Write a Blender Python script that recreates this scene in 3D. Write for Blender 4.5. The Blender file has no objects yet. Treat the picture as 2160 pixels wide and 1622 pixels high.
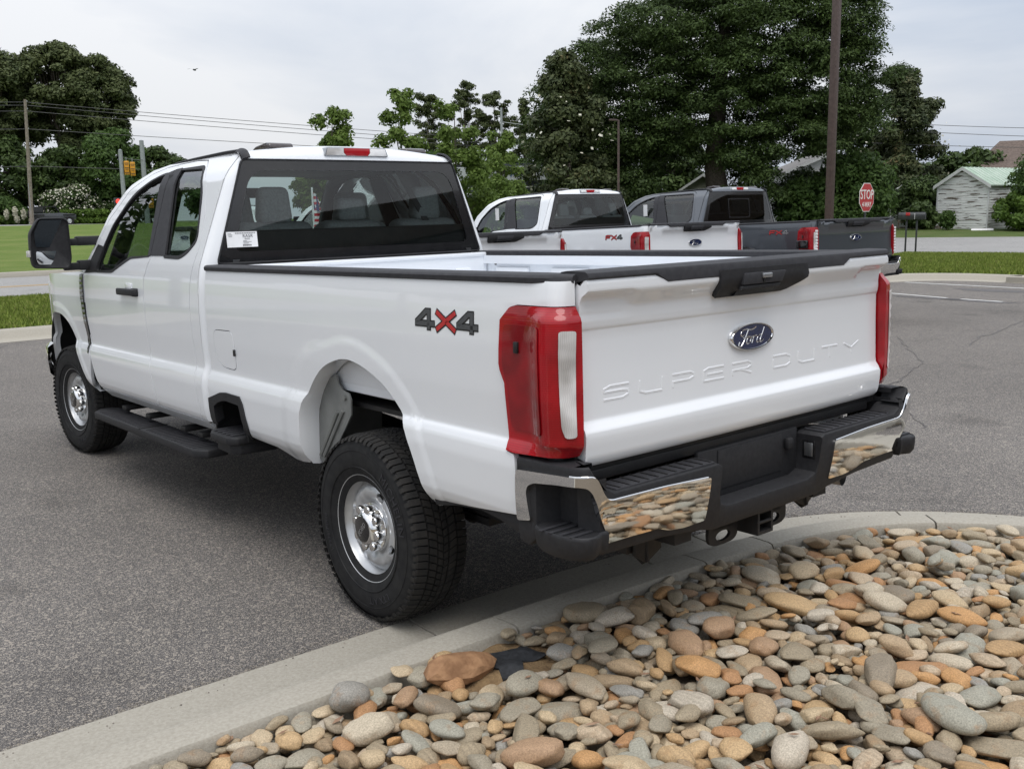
import bpy, bmesh, math, random
import numpy as np
from mathutils import Vector, Matrix, Euler
from mathutils.geometry import delaunay_2d_cdt

SC = bpy.context.scene
COL = SC.collection
PI = math.pi
rad = math.radians

# ------------------------------------------------------------------ camera
cam_d = bpy.data.cameras.new('camera')
cam = bpy.data.objects.new('camera', cam_d)
COL.objects.link(cam)
CAM = Vector((-3.0511, -3.4825, 1.7017))
cy_, sy_ = math.cos(-.6951), math.sin(-.6951)
cp_, sp_ = math.cos(-.1709), math.sin(-.1709)
fw = Vector((-sy_ * cp_, cy_ * cp_, sp_))
rt = Vector((cy_, sy_, 0))
upv = rt.cross(fw)
cr_, sr_ = math.cos(-.0181), math.sin(-.0181)
rt, upv = cr_ * rt + sr_ * upv, -sr_ * rt + cr_ * upv
cam.matrix_world = Matrix(((rt.x, upv.x, -fw.x, CAM.x), (rt.y, upv.y, -fw.y, CAM.y), (rt.z, upv.z, -fw.z, CAM.z), (0, 0, 0, 1)))
cam_d.sensor_width = 36.0
cam_d.lens = 36.0 * 2072.4 / 2160
cam_d.clip_start = 0.05
cam_d.clip_end = 5000
SC.camera = cam

# ------------------------------------------------------------------ sky, sun, exposure
SUN_EL, SUN_AZ = rad(66), rad(215)          # azimuth from +Y towards +X
world = bpy.data.worlds.new('World')
SC.world = world
world.use_nodes = True
wn = world.node_tree
wn.nodes.clear()
w_out = wn.nodes.new('ShaderNodeOutputWorld')
w_sky = wn.nodes.new('ShaderNodeTexSky')
w_sky.sky_type = 'NISHITA'
w_sky.sun_disc = False
w_sky.sun_elevation = SUN_EL
w_sky.sun_rotation = SUN_AZ
w_sky.air_density = 1.5
w_sky.dust_density = 3.0
w_b1 = wn.nodes.new('ShaderNodeBackground')
w_b1.inputs['Strength'].default_value = 0.10
wn.links.new(w_sky.outputs[0], w_b1.inputs['Color'])
w_tc = wn.nodes.new('ShaderNodeTexCoord')
w_map = wn.nodes.new('ShaderNodeMapping')
w_map.inputs['Scale'].default_value = (1.0, 1.0, 3.2)
w_map.inputs['Rotation'].default_value = (0.10, 0.06, 0.5)
wn.links.new(w_tc.outputs['Generated'], w_map.inputs['Vector'])
w_n = wn.nodes.new('ShaderNodeTexNoise')
w_n.inputs['Scale'].default_value = 1.9
w_n.inputs['Detail'].default_value = 7
w_n.inputs['Roughness'].default_value = 0.52
w_n.inputs['Distortion'].default_value = 0.4
wn.links.new(w_map.outputs[0], w_n.inputs['Vector'])
w_r = wn.nodes.new('ShaderNodeValToRGB')      # grey-blue undersides to white cloud
w_r.color_ramp.elements[0].position = 0.34
w_r.color_ramp.elements[0].color = (0.545, 0.615, 0.735, 1)
w_r.color_ramp.elements[1].position = 0.61
w_r.color_ramp.elements[1].color = (0.885, 0.900, 0.935, 1)
wn.links.new(w_n.outputs['Fac'], w_r.inputs[0])
# an overcast sky brightens steadily from the horizon to the zenith, the same in every direction
w_sep = wn.nodes.new('ShaderNodeSeparateXYZ')
wn.links.new(w_tc.outputs['Generated'], w_sep.inputs[0])
w_grad = wn.nodes.new('ShaderNodeMapRange')
w_grad.inputs['From Min'].default_value = 0.0
w_grad.inputs['From Max'].default_value = 1.0
w_grad.inputs['To Min'].default_value = 0.74
w_grad.inputs['To Max'].default_value = 1.45
wn.links.new(w_sep.outputs['Z'], w_grad.inputs['Value'])
w_mul = wn.nodes.new('ShaderNodeMix')
w_mul.data_type = 'RGBA'
w_mul.blend_type = 'MULTIPLY'
w_mul.inputs['Factor'].default_value = 1.0
wn.links.new(w_r.outputs[0], w_mul.inputs[6])
wn.links.new(w_grad.outputs[0], w_mul.inputs[7])
w_b2 = wn.nodes.new('ShaderNodeBackground')
w_b2.inputs['Strength'].default_value = 1.04
wn.links.new(w_mul.outputs[2], w_b2.inputs['Color'])
w_mix = wn.nodes.new('ShaderNodeMixShader')
w_mix.inputs[0].default_value = 0.93           # how far the overcast hides the blue sky
wn.links.new(w_b1.outputs[0], w_mix.inputs[1])
wn.links.new(w_b2.outputs[0], w_mix.inputs[2])
wn.links.new(w_mix.outputs[0], w_out.inputs['Surface'])

sun_d = bpy.data.lights.new('sun', 'SUN')
sun_d.energy = 1.5
sun_d.angle = rad(38)
sun_d.color = (1.0, 0.965, 0.92)
sun = bpy.data.objects.new('sun', sun_d)
COL.objects.link(sun)
sdir = Vector((math.sin(SUN_AZ) * math.cos(SUN_EL), math.cos(SUN_AZ) * math.cos(SUN_EL), math.sin(SUN_EL)))
sun.rotation_euler = sdir.to_track_quat('Z', 'Y').to_euler()
sun.location = (0, 0, 40)

vs = SC.view_settings
vs.view_transform = 'Standard'
vs.look = 'None'
vs.exposure = 0.24
vs.gamma = 1.0
vs.use_curve_mapping = False
SC.cycles.use_denoising = True
SC.cycles.max_bounces = 8
SC.cycles.transparent_max_bounces = 16
SC.cycles.caustics_reflective = False
SC.cycles.caustics_refractive = False

# ------------------------------------------------------------------ materials
def _n(nt, t, **kw):
    n = nt.nodes.new(t)
    for k, v in kw.items():
        n.inputs[k].default_value = v
    return n

def base_mat(name):
    m = bpy.data.materials.new(name)
    m.use_nodes = True
    nt = m.node_tree
    b = nt.nodes['Principled BSDF']
    return m, nt, b

def C4(c): return (c[0], c[1], c[2], 1.0)

def pm(name, c1, c2=None, scale=8.0, rough=.5, metal=0.0, coat=0.0, spec=.5, bump=0.0, bscale=None, bdist=.004, detail=5.0, rvar=0.0, lo=.35, hi=.65, coord='Object'):
    """principled material with a noise-varied base colour, roughness and relief"""
    m, nt, b = base_mat(name)
    if c2 is None:
        c2 = tuple(min(1, x * 1.06) for x in c1)
        c1 = tuple(x * .96 for x in c1)
    tc = nt.nodes.new('ShaderNodeTexCoord')
    nz = _n(nt, 'ShaderNodeTexNoise', Scale=scale, Detail=detail)
    nt.links.new(tc.outputs[coord], nz.inputs['Vector'])
    rp = nt.nodes.new('ShaderNodeValToRGB')
    rp.color_ramp.elements[0].position = lo
    rp.color_ramp.elements[0].color = C4(c1)
    rp.color_ramp.elements[1].position = hi
    rp.color_ramp.elements[1].color = C4(c2)
    nt.links.new(nz.outputs['Fac'], rp.inputs[0])
    nt.links.new(rp.outputs[0], b.inputs['Base Color'])
    b.inputs['Roughness'].default_value = rough
    b.inputs['Metallic'].default_value = metal
    b.inputs['Coat Weight'].default_value = coat
    b.inputs['Coat Roughness'].default_value = .03
    b.inputs['Specular IOR Level'].default_value = spec
    if rvar:
        mr = nt.nodes.new('ShaderNodeMapRange')
        mr.inputs['To Min'].default_value = rough - rvar
        mr.inputs['To Max'].default_value = rough + rvar
        nt.links.new(nz.outputs['Fac'], mr.inputs['Value'])
        nt.links.new(mr.outputs[0], b.inputs['Roughness'])
    if bump:
        n2 = _n(nt, 'ShaderNodeTexNoise', Scale=bscale or scale * 4, Detail=4.0)
        nt.links.new(tc.outputs[coord], n2.inputs['Vector'])
        bp = nt.nodes.new('ShaderNodeBump')
        bp.inputs['Strength'].default_value = bump
        bp.inputs['Distance'].default_value = bdist
        nt.links.new(n2.outputs['Fac'], bp.inputs['Height'])
        nt.links.new(bp.outputs[0], b.inputs['Normal'])
    return m

def glass_mat(name, tint, rough=0.0, ior=1.5):
    m = bpy.data.materials.new(name)
    m.use_nodes = True
    nt = m.node_tree
    nt.nodes.clear()
    o = nt.nodes.new('ShaderNodeOutputMaterial')
    tr = nt.nodes.new('ShaderNodeBsdfTransparent')
    tr.inputs[0].default_value = C4(tint)
    gl = nt.nodes.new('ShaderNodeBsdfGlossy')
    gl.inputs['Roughness'].default_value = rough
    fr = nt.nodes.new('ShaderNodeFresnel')
    fr.inputs[0].default_value = ior
    mul = nt.nodes.new('ShaderNodeMath'); mul.operation = 'MULTIPLY'; mul.inputs[1].default_value = 1.7; mul.use_clamp = True
    mx = nt.nodes.new('ShaderNodeMixShader')
    nt.links.new(fr.outputs[0], mul.inputs[0])
    nt.links.new(mul.outputs[0], mx.inputs[0])
    nt.links.new(tr.outputs[0], mx.inputs[1])
    nt.links.new(gl.outputs[0], mx.inputs[2])
    nt.links.new(mx.outputs[0], o.inputs[0])
    return m

M = {}
M['white_paint'] = pm('white_paint', (.775, .795, .820), (.790, .808, .830), 3, rough=.26, coat=1.0)
M['bed_paint'] = pm('bed_paint', (.76, .79, .83), (.79, .81, .84), 3, rough=.38, coat=.4)
M['grey_paint'] = pm('grey_paint', (.085, .095, .110), (.10, .11, .125), 240, rough=.30, metal=.55, coat=1.0)
M['black_plastic'] = pm('black_plastic', (.013, .013, .015), (.020, .020, .022), 60, rough=.60, spec=.4, bump=.25, bscale=900, bdist=.0008)
M['dark_plastic'] = pm('dark_plastic', (.022, .022, .026), (.032, .032, .036), 40, rough=.64, spec=.4, bump=.2, bscale=700, bdist=.0008)
M['gloss_black'] = pm('gloss_black', (.008, .008, .009), (.012, .012, .013), 20, rough=.12, coat=.6)
M['frame_black'] = pm('frame_black', (.006, .006, .007), (.014, .013, .013), 14, rough=.55, bump=.2, bscale=120)
M['chrome'] = pm('chrome', (.80, .80, .80), (.83, .83, .825), 2, rough=.05, metal=1.0, bump=.07, bscale=16, bdist=.004)
M['silver'] = pm('silver_paint', (.56, .57, .58), (.62, .63, .64), 30, rough=.34, metal=.55, coat=.3)
M['alloy'] = pm('raw_metal', (.35, .36, .37), (.48, .49, .50), 20, rough=.34, metal=.9)
M['galv'] = pm('primer_grey', (.16, .165, .16), (.22, .225, .215), 9, rough=.55, bump=.15, bscale=60)
M['rubber'] = pm('rubber', (.010, .010, .011), (.019, .019, .019), 25, rough=.72, spec=.3, bump=.2, bscale=220, bdist=.001)
M['tread'] = pm('tread_rubber', (.009, .009, .009), (.022, .020, .018), 18, rough=.85, bump=.3, bscale=160, bdist=.001)
M['interior'] = pm('interior_dark', (.020, .021, .023), (.028, .029, .031), 40, rough=.7)
M['headliner'] = pm('headliner', (.20, .205, .205), (.24, .245, .245), 60, rough=.9)
M['seat'] = pm('seat_fabric', (.20, .21, .215), (.26, .27, .275), 90, rough=.85, bump=.3, bscale=500, bdist=.001)
M['emblem_blue'] = pm('emblem_blue', (.006, .013, .055), (.008, .018, .075), 30, rough=.12, coat=1.0)
M['decal_grey'] = pm('decal_grey', (.055, .058, .062), (.075, .078, .082), 60, rough=.4)
M['decal_black'] = pm('decal_black', (.010, .010, .011), (.014, .014, .015), 60, rough=.4)
M['decal_red'] = pm('decal_red', (.42, .022, .022), (.48, .03, .03), 60, rough=.4)
M['paper'] = pm('label_paper', (.78, .78, .78), (.82, .82, .82), 40, rough=.7)
M['ink'] = pm('label_ink', (.05, .05, .06), (.08, .08, .09), 40, rough=.7)
M['amber'] = pm('amber_lens', (.040, .030, .030), (.055, .042, .04), 30, rough=.2, coat=.8)
M['car_glass'] = glass_mat('car_glass', (.72, .79, .77))
M['side_glass'] = glass_mat('side_glass', (.62, .70, .67))
M['dark_glass'] = glass_mat('privacy_glass', (.16, .17, .175))
M['mirror_dark_reflection'] = pm('dark_reflection_mirror', (.20, .22, .25), (.22, .24, .27), 2, rough=.01, metal=1.0)  # dark reflection in the upper glass, put into its metal colour
M['mirror'] = pm('mirror_glass', (.62, .64, .66), (.64, .66, .68), 2, rough=.01, metal=1.0)
M['white_plastic'] = pm('white_plastic', (.72, .72, .72), (.76, .76, .76), 40, rough=.4)

def lens_mat(name, c1, c2, ribs, axis='z', rough=.12):
    """moulded lens: fine ribs under a clear coat"""
    m, nt, b = base_mat(name)
    tc = nt.nodes.new('ShaderNodeTexCoord')
    wv = nt.nodes.new('ShaderNodeTexWave')
    wv.bands_direction = {'z': 'Z', 'x': 'X', 'y': 'Y'}[axis]
    wv.inputs['Scale'].default_value = ribs
    wv.inputs['Distortion'].default_value = .3
    nt.links.new(tc.outputs['Object'], wv.inputs['Vector'])
    nz = _n(nt, 'ShaderNodeTexNoise', Scale=7.0, Detail=2.0)
    nt.links.new(tc.outputs['Object'], nz.inputs['Vector'])
    rp = nt.nodes.new('ShaderNodeValToRGB')
    rp.color_ramp.elements[0].position = .36
    rp.color_ramp.elements[0].color = C4(c1)
    rp.color_ramp.elements[1].position = .62
    rp.color_ramp.elements[1].color = C4(c2)
    nt.links.new(nz.outputs['Fac'], rp.inputs[0])
    mx = nt.nodes.new('ShaderNodeMix'); mx.data_type = 'RGBA'; mx.blend_type = 'MULTIPLY'
    mx.inputs['Factor'].default_value = .18
    nt.links.new(rp.outputs[0], mx.inputs[6])
    nt.links.new(wv.outputs['Color'], mx.inputs[7])
    nt.links.new(mx.outputs[2], b.inputs['Base Color'])
    bp = nt.nodes.new('ShaderNodeBump')
    bp.inputs['Strength'].default_value = .12
    bp.inputs['Distance'].default_value = .0015
    nt.links.new(wv.outputs['Fac'], bp.inputs['Height'])
    nt.links.new(bp.outputs[0], b.inputs['Normal'])
    b.inputs['Roughness'].default_value = .45
    b.inputs['Specular IOR Level'].default_value = .2
    b.inputs['Coat Weight'].default_value = .8
    b.inputs['Coat Roughness'].default_value = rough * .3
    return m
M['red_lens'] = lens_mat('red_lens', (.28, .002, .006), (.43, .003, .010), 42)
M['dark_red_lens'] = lens_mat('dark_red_lens', (.19, .0015, .005), (.31, .003, .009), 60)
M['clear_lens'] = lens_mat('clear_lens', (.42, .40, .38), (.86, .85, .84), 60, 'x')

# ------------------------------------------------------------------ object helpers
def put(name, me, parent=None, mtx=None, label=None, cat=None, group=None, kind=None):
    o = bpy.data.objects.new(name, me)
    COL.objects.link(o)
    if parent is not None:
        o.parent = parent
    if mtx is not None:
        o.matrix_local = mtx
    if label: o['label'] = label
    if cat: o['category'] = cat
    if group: o['group'] = group
    if kind: o['kind'] = kind
    return o

def thing(name, label, cat, loc=(0, 0, 0), rotz=0.0, group=None):
    o = put(name, None, None, None, label, cat, group)
    o.location = loc
    o.rotation_euler = (0, 0, rotz)
    o.empty_display_size = .3
    return o

def mesh(name, V, F, mat, smooth=None, nl=None):
    me = bpy.data.meshes.new(name)
    V = np.asarray(V, dtype=np.float32)
    if isinstance(F, np.ndarray):
        k = F.shape[1]
        me.vertices.add(len(V))
        me.vertices.foreach_set('co', V.ravel())
        me.loops.add(F.size)
        me.loops.foreach_set('vertex_index', F.astype(np.int32).ravel())
        me.polygons.add(len(F))
        me.polygons.foreach_set('loop_start', np.arange(0, F.size, k, dtype=np.int32))
        me.update(calc_edges=True)
    else:
        me.from_pydata([tuple(map(float, v)) for v in V], [], [tuple(map(int, f)) for f in F])
        me.update()
    if mat is not None:
        me.materials.append(mat)
    if nl is not None:
        me.polygons.foreach_set('use_smooth', np.ones(len(me.polygons), dtype=bool))
        me.normals_split_custom_set([tuple(map(float, n)) for n in nl])
    elif smooth is not None:
        me.polygons.foreach_set('use_smooth', np.ones(len(me.polygons), dtype=bool))
        if smooth < 179:
            me.set_sharp_from_angle(angle=rad(smooth))
    return me

class MB:
    """collects simple solids into ONE mesh"""
    def __init__(s): s.V = []; s.F = []
    def add(s, V, F, mtx=None):
        n = len(s.V)
        if mtx is not None:
            V = [tuple(mtx @ Vector(v)) for v in V]
        s.V += [tuple(v) for v in V]
        s.F += [tuple(i + n for i in f) for f in F]
        return s
    def box(s, c, d, mtx=None):
        x, y, z = c; a, b, e = d[0] / 2, d[1] / 2, d[2] / 2
        V = [(x + i * a, y + j * b, z + k * e) for k in (-1, 1) for j in (-1, 1) for i in (-1, 1)]
        return s.add(V, [(0, 2, 3, 1), (4, 5, 7, 6), (0, 1, 5, 4), (2, 6, 7, 3), (0, 4, 6, 2), (1, 3, 7, 5)], mtx)
    def rbox(s, c, d, r=.01, seg=2, mtx=None):
        bm = bmesh.new()
        bmesh.ops.create_cube(bm, size=1.0)
        bmesh.ops.scale(bm, vec=Vector(d), verts=bm.verts)
        bmesh.ops.translate(bm, vec=Vector(c), verts=bm.verts)
        bmesh.ops.bevel(bm, geom=list(bm.edges), offset=min(r, min(d) * .49), segments=seg, affect='EDGES', profile=.5)
        return s.bm(bm, mtx)
    def bm(s, bm, mtx=None):
        bm.verts.index_update()
        V = [tuple(v.co) for v in bm.verts]
        F = [tuple(v.index for v in f.verts) for f in bm.faces]
        bm.free()
        return s.add(V, F, mtx)
    def tube(s, path, r, n=8, caps=True):
        P = [Vector(p) for p in path]
        R = r if isinstance(r, (list, tuple)) else [r] * len(P)
        V = []; up = None
        for i, p in enumerate(P):
            t = (P[min(i + 1, len(P) - 1)] - P[max(i - 1, 0)]).normalized()
            if up is None:
                up = Vector((0, 0, 1)) if abs(t.z) < .9 else Vector((1, 0, 0))
            a = t.cross(up)
            if a.length < 1e-4: a = t.cross(Vector((0, 1, 0)))
            a.normalize(); b = a.cross(t); up = b
            for k in range(n):
                q = 2 * PI * k / n
                V.append(tuple(p + R[i] * (math.cos(q) * a + math.sin(q) * b)))
        F = []
        for i in range(len(P) - 1):
            for k in range(n):
                F.append((i * n + k, i * n + (k + 1) % n, (i + 1) * n + (k + 1) % n, (i + 1) * n + k))
        if caps:
            F.append(tuple(range(n - 1, -1, -1))); F.append(tuple((len(P) - 1) * n + k for k in range(n)))
        return s.add(V, F)
    def prism(s, poly, h0, h1, ax='z', bevel=0.0):
        """polygon (u,v) extruded along an axis; x:(u,v)=(y,z)  y:(u,v)=(x,z)  z:(u,v)=(x,y)"""
        f = {'x': lambda u, v, h: (h, u, v), 'y': lambda u, v, h: (u, h, v), 'z': lambda u, v, h: (u, v, h)}[ax]
        bm = bmesh.new()
        a = [bm.verts.new(f(u, v, h0)) for u, v in poly]
        b = [bm.verts.new(f(u, v, h1)) for u, v in poly]
        n = len(poly)
        bm.faces.new(a); bm.faces.new(list(reversed(b)))
        for i in range(n):
            bm.faces.new((a[(i + 1) % n], a[i], b[i], b[(i + 1) % n]))
        bmesh.ops.recalc_face_normals(bm, faces=bm.faces)
        if bevel:
            bmesh.ops.bevel(bm, geom=list(bm.edges), offset=bevel, segments=2, affect='EDGES', profile=.5)
        return s.bm(bm)
    def grid(s, G):
        """G[i][j] points -> quads"""
        m, n = len(G), len(G[0])
        V = [tuple(p) for row in G for p in row]
        F = [(i * n + j, i * n + j + 1, (i + 1) * n + j + 1, (i + 1) * n + j) for i in range(m - 1) for j in range(n - 1)]
        return s.add(V, F)
    def lathe(s, prof, n=48, ax='x', arc=2 * PI, mtx=None):
        """prof: (h, r) along axis"""
        V = []; full = abs(arc - 2 * PI) < 1e-6
        m = n if full else n + 1
        for k in range(m):
            q = arc * k / n; c, d = math.cos(q), math.sin(q)
            for h, r in prof:
                V.append({'x': (h, r * c, r * d), 'y': (r * c, h, r * d), 'z': (r * c, r * d, h)}[ax])
        p = len(prof); F = []
        for k in range(n):
            k2 = (k + 1) % m
            for i in range(p - 1):
                F.append((k * p + i, k * p + i + 1, k2 * p + i + 1, k2 * p + i))
        return s.add(V, F, mtx)
    def mesh(s, name, mat, smooth=35):
        me = mesh(name, s.V, s.F, mat, None)
        bm = bmesh.new(); bm.from_mesh(me)
        bmesh.ops.remove_doubles(bm, verts=bm.verts, dist=1e-5)
        bmesh.ops.recalc_face_normals(bm, faces=bm.faces)
        bm.to_mesh(me); bm.free()
        if smooth:
            me.polygons.foreach_set('use_smooth', np.ones(len(me.polygons), dtype=bool))
            me.set_sharp_from_angle(angle=rad(smooth))
        return me

def inside(P, poly):
    poly = np.asarray(poly); x, y = P[:, 0], P[:, 1]
    r = np.zeros(len(P), bool)
    x1, y1 = poly[-1]
    for x2, y2 in poly:
        c = ((y2 > y) != (y1 > y)) & (x < (x1 - x2) * (y - y2) / (y1 - y2 + 1e-30) + x2)
        r ^= c; x1, y1 = x2, y2
    return r

def resample(poly, step):
    out = []
    n = len(poly)
    for i in range(n):
        a = np.array(poly[i], float); b = np.array(poly[(i + 1) % n], float)
        L = np.linalg.norm(b - a)
        if L < 1e-6: continue
        k = max(1, int(math.ceil(L / step)))
        for j in range(k):
            out.append(a + (b - a) * j / k)
    return np.array(out)

def round_poly(poly, r, n=4):
    """round the corners of a polygon; r scalar or list"""
    P = [np.array(p, float) for p in poly]; out = []
    R = r if isinstance(r, (list, tuple)) else [r] * len(P)
    for i, p in enumerate(P):
        a, b = P[i - 1], P[(i + 1) % len(P)]
        da, db = a - p, b - p; la, lb = np.linalg.norm(da), np.linalg.norm(db)
        q = min(R[i], la * .45, lb * .45)
        if q < 1e-5: out.append(tuple(p)); continue
        s, e = p + da / la * q, p + db / lb * q
        for k in range(n + 1):
            t = k / n
            out.append(tuple((1 - t) ** 2 * s + 2 * t * (1 - t) * p + t * t * e))
    return out

def panel(outline, fn, step=.05, holes=(), hem=.015, bstep=None, sign=1, offset=0.0, extra=None, rows=None):
    """sheet over (u,v) bounded by outline, mapped by fn(u,v)->xyz, with exact normals and a turned-in edge.
       returns V, F, loop normals"""
    bstep = bstep or step * .6
    loops = [resample(outline, bstep)] + [resample(h, bstep * .8) for h in holes]
    pts = []; edges = []
    for L in loops:
        n0 = len(pts)
        pts += [tuple(p) for p in L]
        edges += [(n0 + i, n0 + (i + 1) % len(L)) for i in range(len(L))]
    nb = len(pts)
    lo, hi = loops[0].min(0), loops[0].max(0)
    if extra is not None and len(extra):
        E = np.asarray(extra, float); ok = inside(E, loops[0])
        for h in loops[1:]: ok &= ~inside(E, h)
        E = E[ok]; B = np.vstack(loops)
        d = np.min((E[:, None, 0] - B[None, :, 0]) ** 2 + (E[:, None, 1] - B[None, :, 1]) ** 2, axis=1)
        pts += [tuple(p) for p in E[d > .005 ** 2]]
    us = np.arange(lo[0] + step * .5, hi[0], step); v_s = np.arange(lo[1] + step * .5, hi[1], step)
    if len(us) and len(v_s):
        if rows is not None:                       # rows laid along the creases of the pressing
            R_ = [v for v in rows if lo[1] < v < hi[1]]
            F_ = [v for v in v_s if not R_ or min(abs(v - q) for q in R_) > step * .45]
            G = np.array([(u, v) for v in sorted(R_ + F_) for u in us])
        else:
            G = np.array([(u + (step * .25 if j % 2 else -step * .25), v) for j, v in enumerate(v_s) for u in us])
        ok = inside(G, loops[0])
        for h in loops[1:]: ok &= ~inside(G, h)
        G = G[ok]
        if len(G):
            B = np.array(pts)
            d = np.min((G[:, None, 0] - B[None, :, 0]) ** 2 + (G[:, None, 1] - B[None, :, 1]) ** 2, axis=1) if len(G) * len(B) < 4e7 else np.full(len(G), 1.0)
            G = G[d > ((step * .42) if rows is None else min(step * .3, .006)) ** 2]
            pts += [tuple(p) for p in G]
    r = delaunay_2d_cdt([Vector(p) for p in pts], edges, [], 0, 1e-6)
    P2 = np.array([tuple(v) for v in r[0]])
    T = np.array([f for f in r[2] if len(f) == 3])
    cen = P2[T].mean(1)
    ok = inside(cen, loops[0])
    for h in loops[1:]: ok &= ~inside(cen, h)
    T = T[ok]
    def frame(Q):
        e = 1e-3
        X = fn(Q[:, 0], Q[:, 1])
        du = fn(Q[:, 0] + e, Q[:, 1]) - fn(Q[:, 0] - e, Q[:, 1])
        dv = fn(Q[:, 0], Q[:, 1] + e) - fn(Q[:, 0], Q[:, 1] - e)
        N = np.cross(du, dv) * sign
        N /= np.linalg.norm(N, axis=1, keepdims=True) + 1e-12
        return X + N * offset, N
    X, N = frame(P2)
    V = [X]; F = []; NL = []
    a, b, c = X[T[:, 0]], X[T[:, 1]], X[T[:, 2]]
    fl = np.einsum('ij,ij->i', np.cross(b - a, c - a), N[T[:, 0]]) < 0
    T[fl] = T[fl][:, ::-1]
    F = [tuple(t) for t in T]
    NL = [N[i] for t in T for i in t]
    base = len(X)
    if hem:
        for li, L in enumerate(loops):
            XB, NB = frame(L)
            nx = np.roll(XB, -1, 0); pv = np.roll(XB, 1, 0)
            tan = nx - pv; tan /= np.linalg.norm(tan, axis=1, keepdims=True) + 1e-12
            side = np.cross(tan, NB)
            # outward side of the sheet at the boundary
            area = 0.5 * np.sum(L[:, 0] * np.roll(L[:, 1], -1) - np.roll(L[:, 0], -1) * L[:, 1])
            ccw = (area > 0) == (sign > 0)
            if li > 0: ccw = not ccw
            if not ccw: side = -side
            n = len(L)
            ring0 = XB; ring1 = XB - NB * hem
            V += [ring0, ring1]
            for i in range(n):
                j = (i + 1) % n
                q = (base + i, base + j, base + n + j, base + n + i)
                fnrm = np.cross(ring0[j] - ring0[i], ring1[i] - ring0[i])
                if np.dot(fnrm, side[i]) < 0: q = q[::-1]
                idx = {base + i: i, base + j: j, base + n + j: j, base + n + i: i}
                F.append(q); NL += [side[idx[k]] for k in q]
            base += 2 * n
    return np.vstack(V), F, NL

def mir(p):
    V, F, N = p
    V = V.copy(); V[:, 0] *= -1
    F2 = []; N2 = []; k = 0
    for f in F:
        n = len(f); nn = N[k:k + n]; k += n
        F2.append(tuple(reversed(f))); N2 += [np.array((-q[0], q[1], q[2])) for q in reversed(nn)]
    return V, F2, N2

def pmesh(name, p, mat):
    return mesh(name, p[0], p[1], mat, nl=p[2])

def cr(pts, n=6, closed=False):
    """Catmull-Rom through points"""
    P = [np.array(p, float) for p in pts]; out = []
    m = len(P)
    for i in range(m if closed else m - 1):
        p0 = P[(i - 1) % m] if (closed or i > 0) else 2 * P[0] - P[1]
        p1, p2 = P[i], P[(i + 1) % m]
        p3 = P[(i + 2) % m] if (closed or i + 2 < m) else 2 * P[-1] - P[-2]
        for k in range(n):
            t = k / n
            out.append(tuple(.5 * (2 * p1 + (p2 - p0) * t + (2 * p0 - 5 * p1 + 4 * p2 - p3) * t * t + (3 * p1 - p0 - 3 * p2 + p3) * t ** 3)))
    if not closed: out.append(tuple(P[-1]))
    return out

def text_mesh(s, size, depth, bevel=0.0, spacing=1.0):
    cu = bpy.data.curves.new('lettering', 'FONT')
    cu.body = s; cu.size = size; cu.extrude = depth; cu.bevel_depth = bevel; cu.align_x = 'CENTER'; cu.align_y = 'CENTER'
    cu.space_character = spacing; cu.resolution_u = 3
    o = bpy.data.objects.new('lettering', cu)
    COL.objects.link(o)
    dg = bpy.context.evaluated_depsgraph_get()
    me = o.evaluated_get(dg).to_mesh()
    V = np.array([tuple(v.co) for v in me.vertices]); F = [tuple(p.vertices) for p in me.polygons]
    o.evaluated_get(dg).to_mesh_clear()
    bpy.data.objects.remove(o); bpy.data.curves.remove(cu)
    return V, F

def sms(a, b, x):
    t = np.clip((np.asarray(x, float) - a) / (b - a), 0, 1)
    return t * t * (3 - 2 * t)

def copy_tree(o, parent=None, skip=()):
    c = o.copy(); COL.objects.link(c)
    if parent is not None:
        c.parent = parent
    for ch in o.children:
        if ch.name.split('.')[0] in skip: continue
        copy_tree(ch, c, skip)
    return c
# ================================================================== pickup truck
# truck axes: x to the passenger side, y forward, z up; origin on the ground under the rear axle
_PZ = np.array([.50, .58, .615, .64, .66, .69, .74, .86, .906, .934, .943, .97, 1.10, 1.25, 1.36, 1.42, 1.46, 1.50, 1.53, 1.95, 2.00, 2.04, 2.10])
_PX = np.array([.86, .915, .942, .962, .976, .988, .994, .998, .993, .979, .970, .970, .976, .977, .972, .967, .960, .950, .938, .775, .742, .705, .652])
_zt = np.arange(.45, 2.15, .002)
_k = np.exp(-.5 * (np.arange(-15, 16) / 2.2) ** 2); _k /= _k.sum()
_xt = np.convolve(np.pad(np.interp(_zt, _PZ, _PX), 15, mode='edge'), _k, 'valid')
ARCH = cr([(.50, .60), (.492, .70), (.475, .84), (.435, .93), (.367, 1.005), (.264, 1.08), (.109, 1.126), (0.0, 1.123), (-.102, 1.096), (-.20, 1.055), (-.265, 1.011), (-.352, .932), (-.406, .839), (-.456, .727), (-.495, .60)], 3)
FARCH = cr([(.47, .60), (.465, .75), (.44, .90), (.38, 1.02), (.28, 1.095), (.12, 1.125), (-.08, 1.115), (-.24, 1.05), (-.36, .94), (-.46, .80), (-.56, .68), (-.62, .60)], 3)
def _smooth(A):
    q = resample(list(A), .02)[:-1]
    q = q[: int(np.argmin(np.hypot(*(q - np.array(A[-1])).T))) + 1]
    for _ in range(12): q[1:-1] = .25 * q[:-2] + .5 * q[1:-1] + .25 * q[2:]
    return q
ARS, FRS = _smooth(ARCH), _smooth(FARCH)
ARCH, FARCH = [tuple(p) for p in ARS], [tuple(p) for p in FARS] if False else [tuple(p) for p in FRS]

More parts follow.
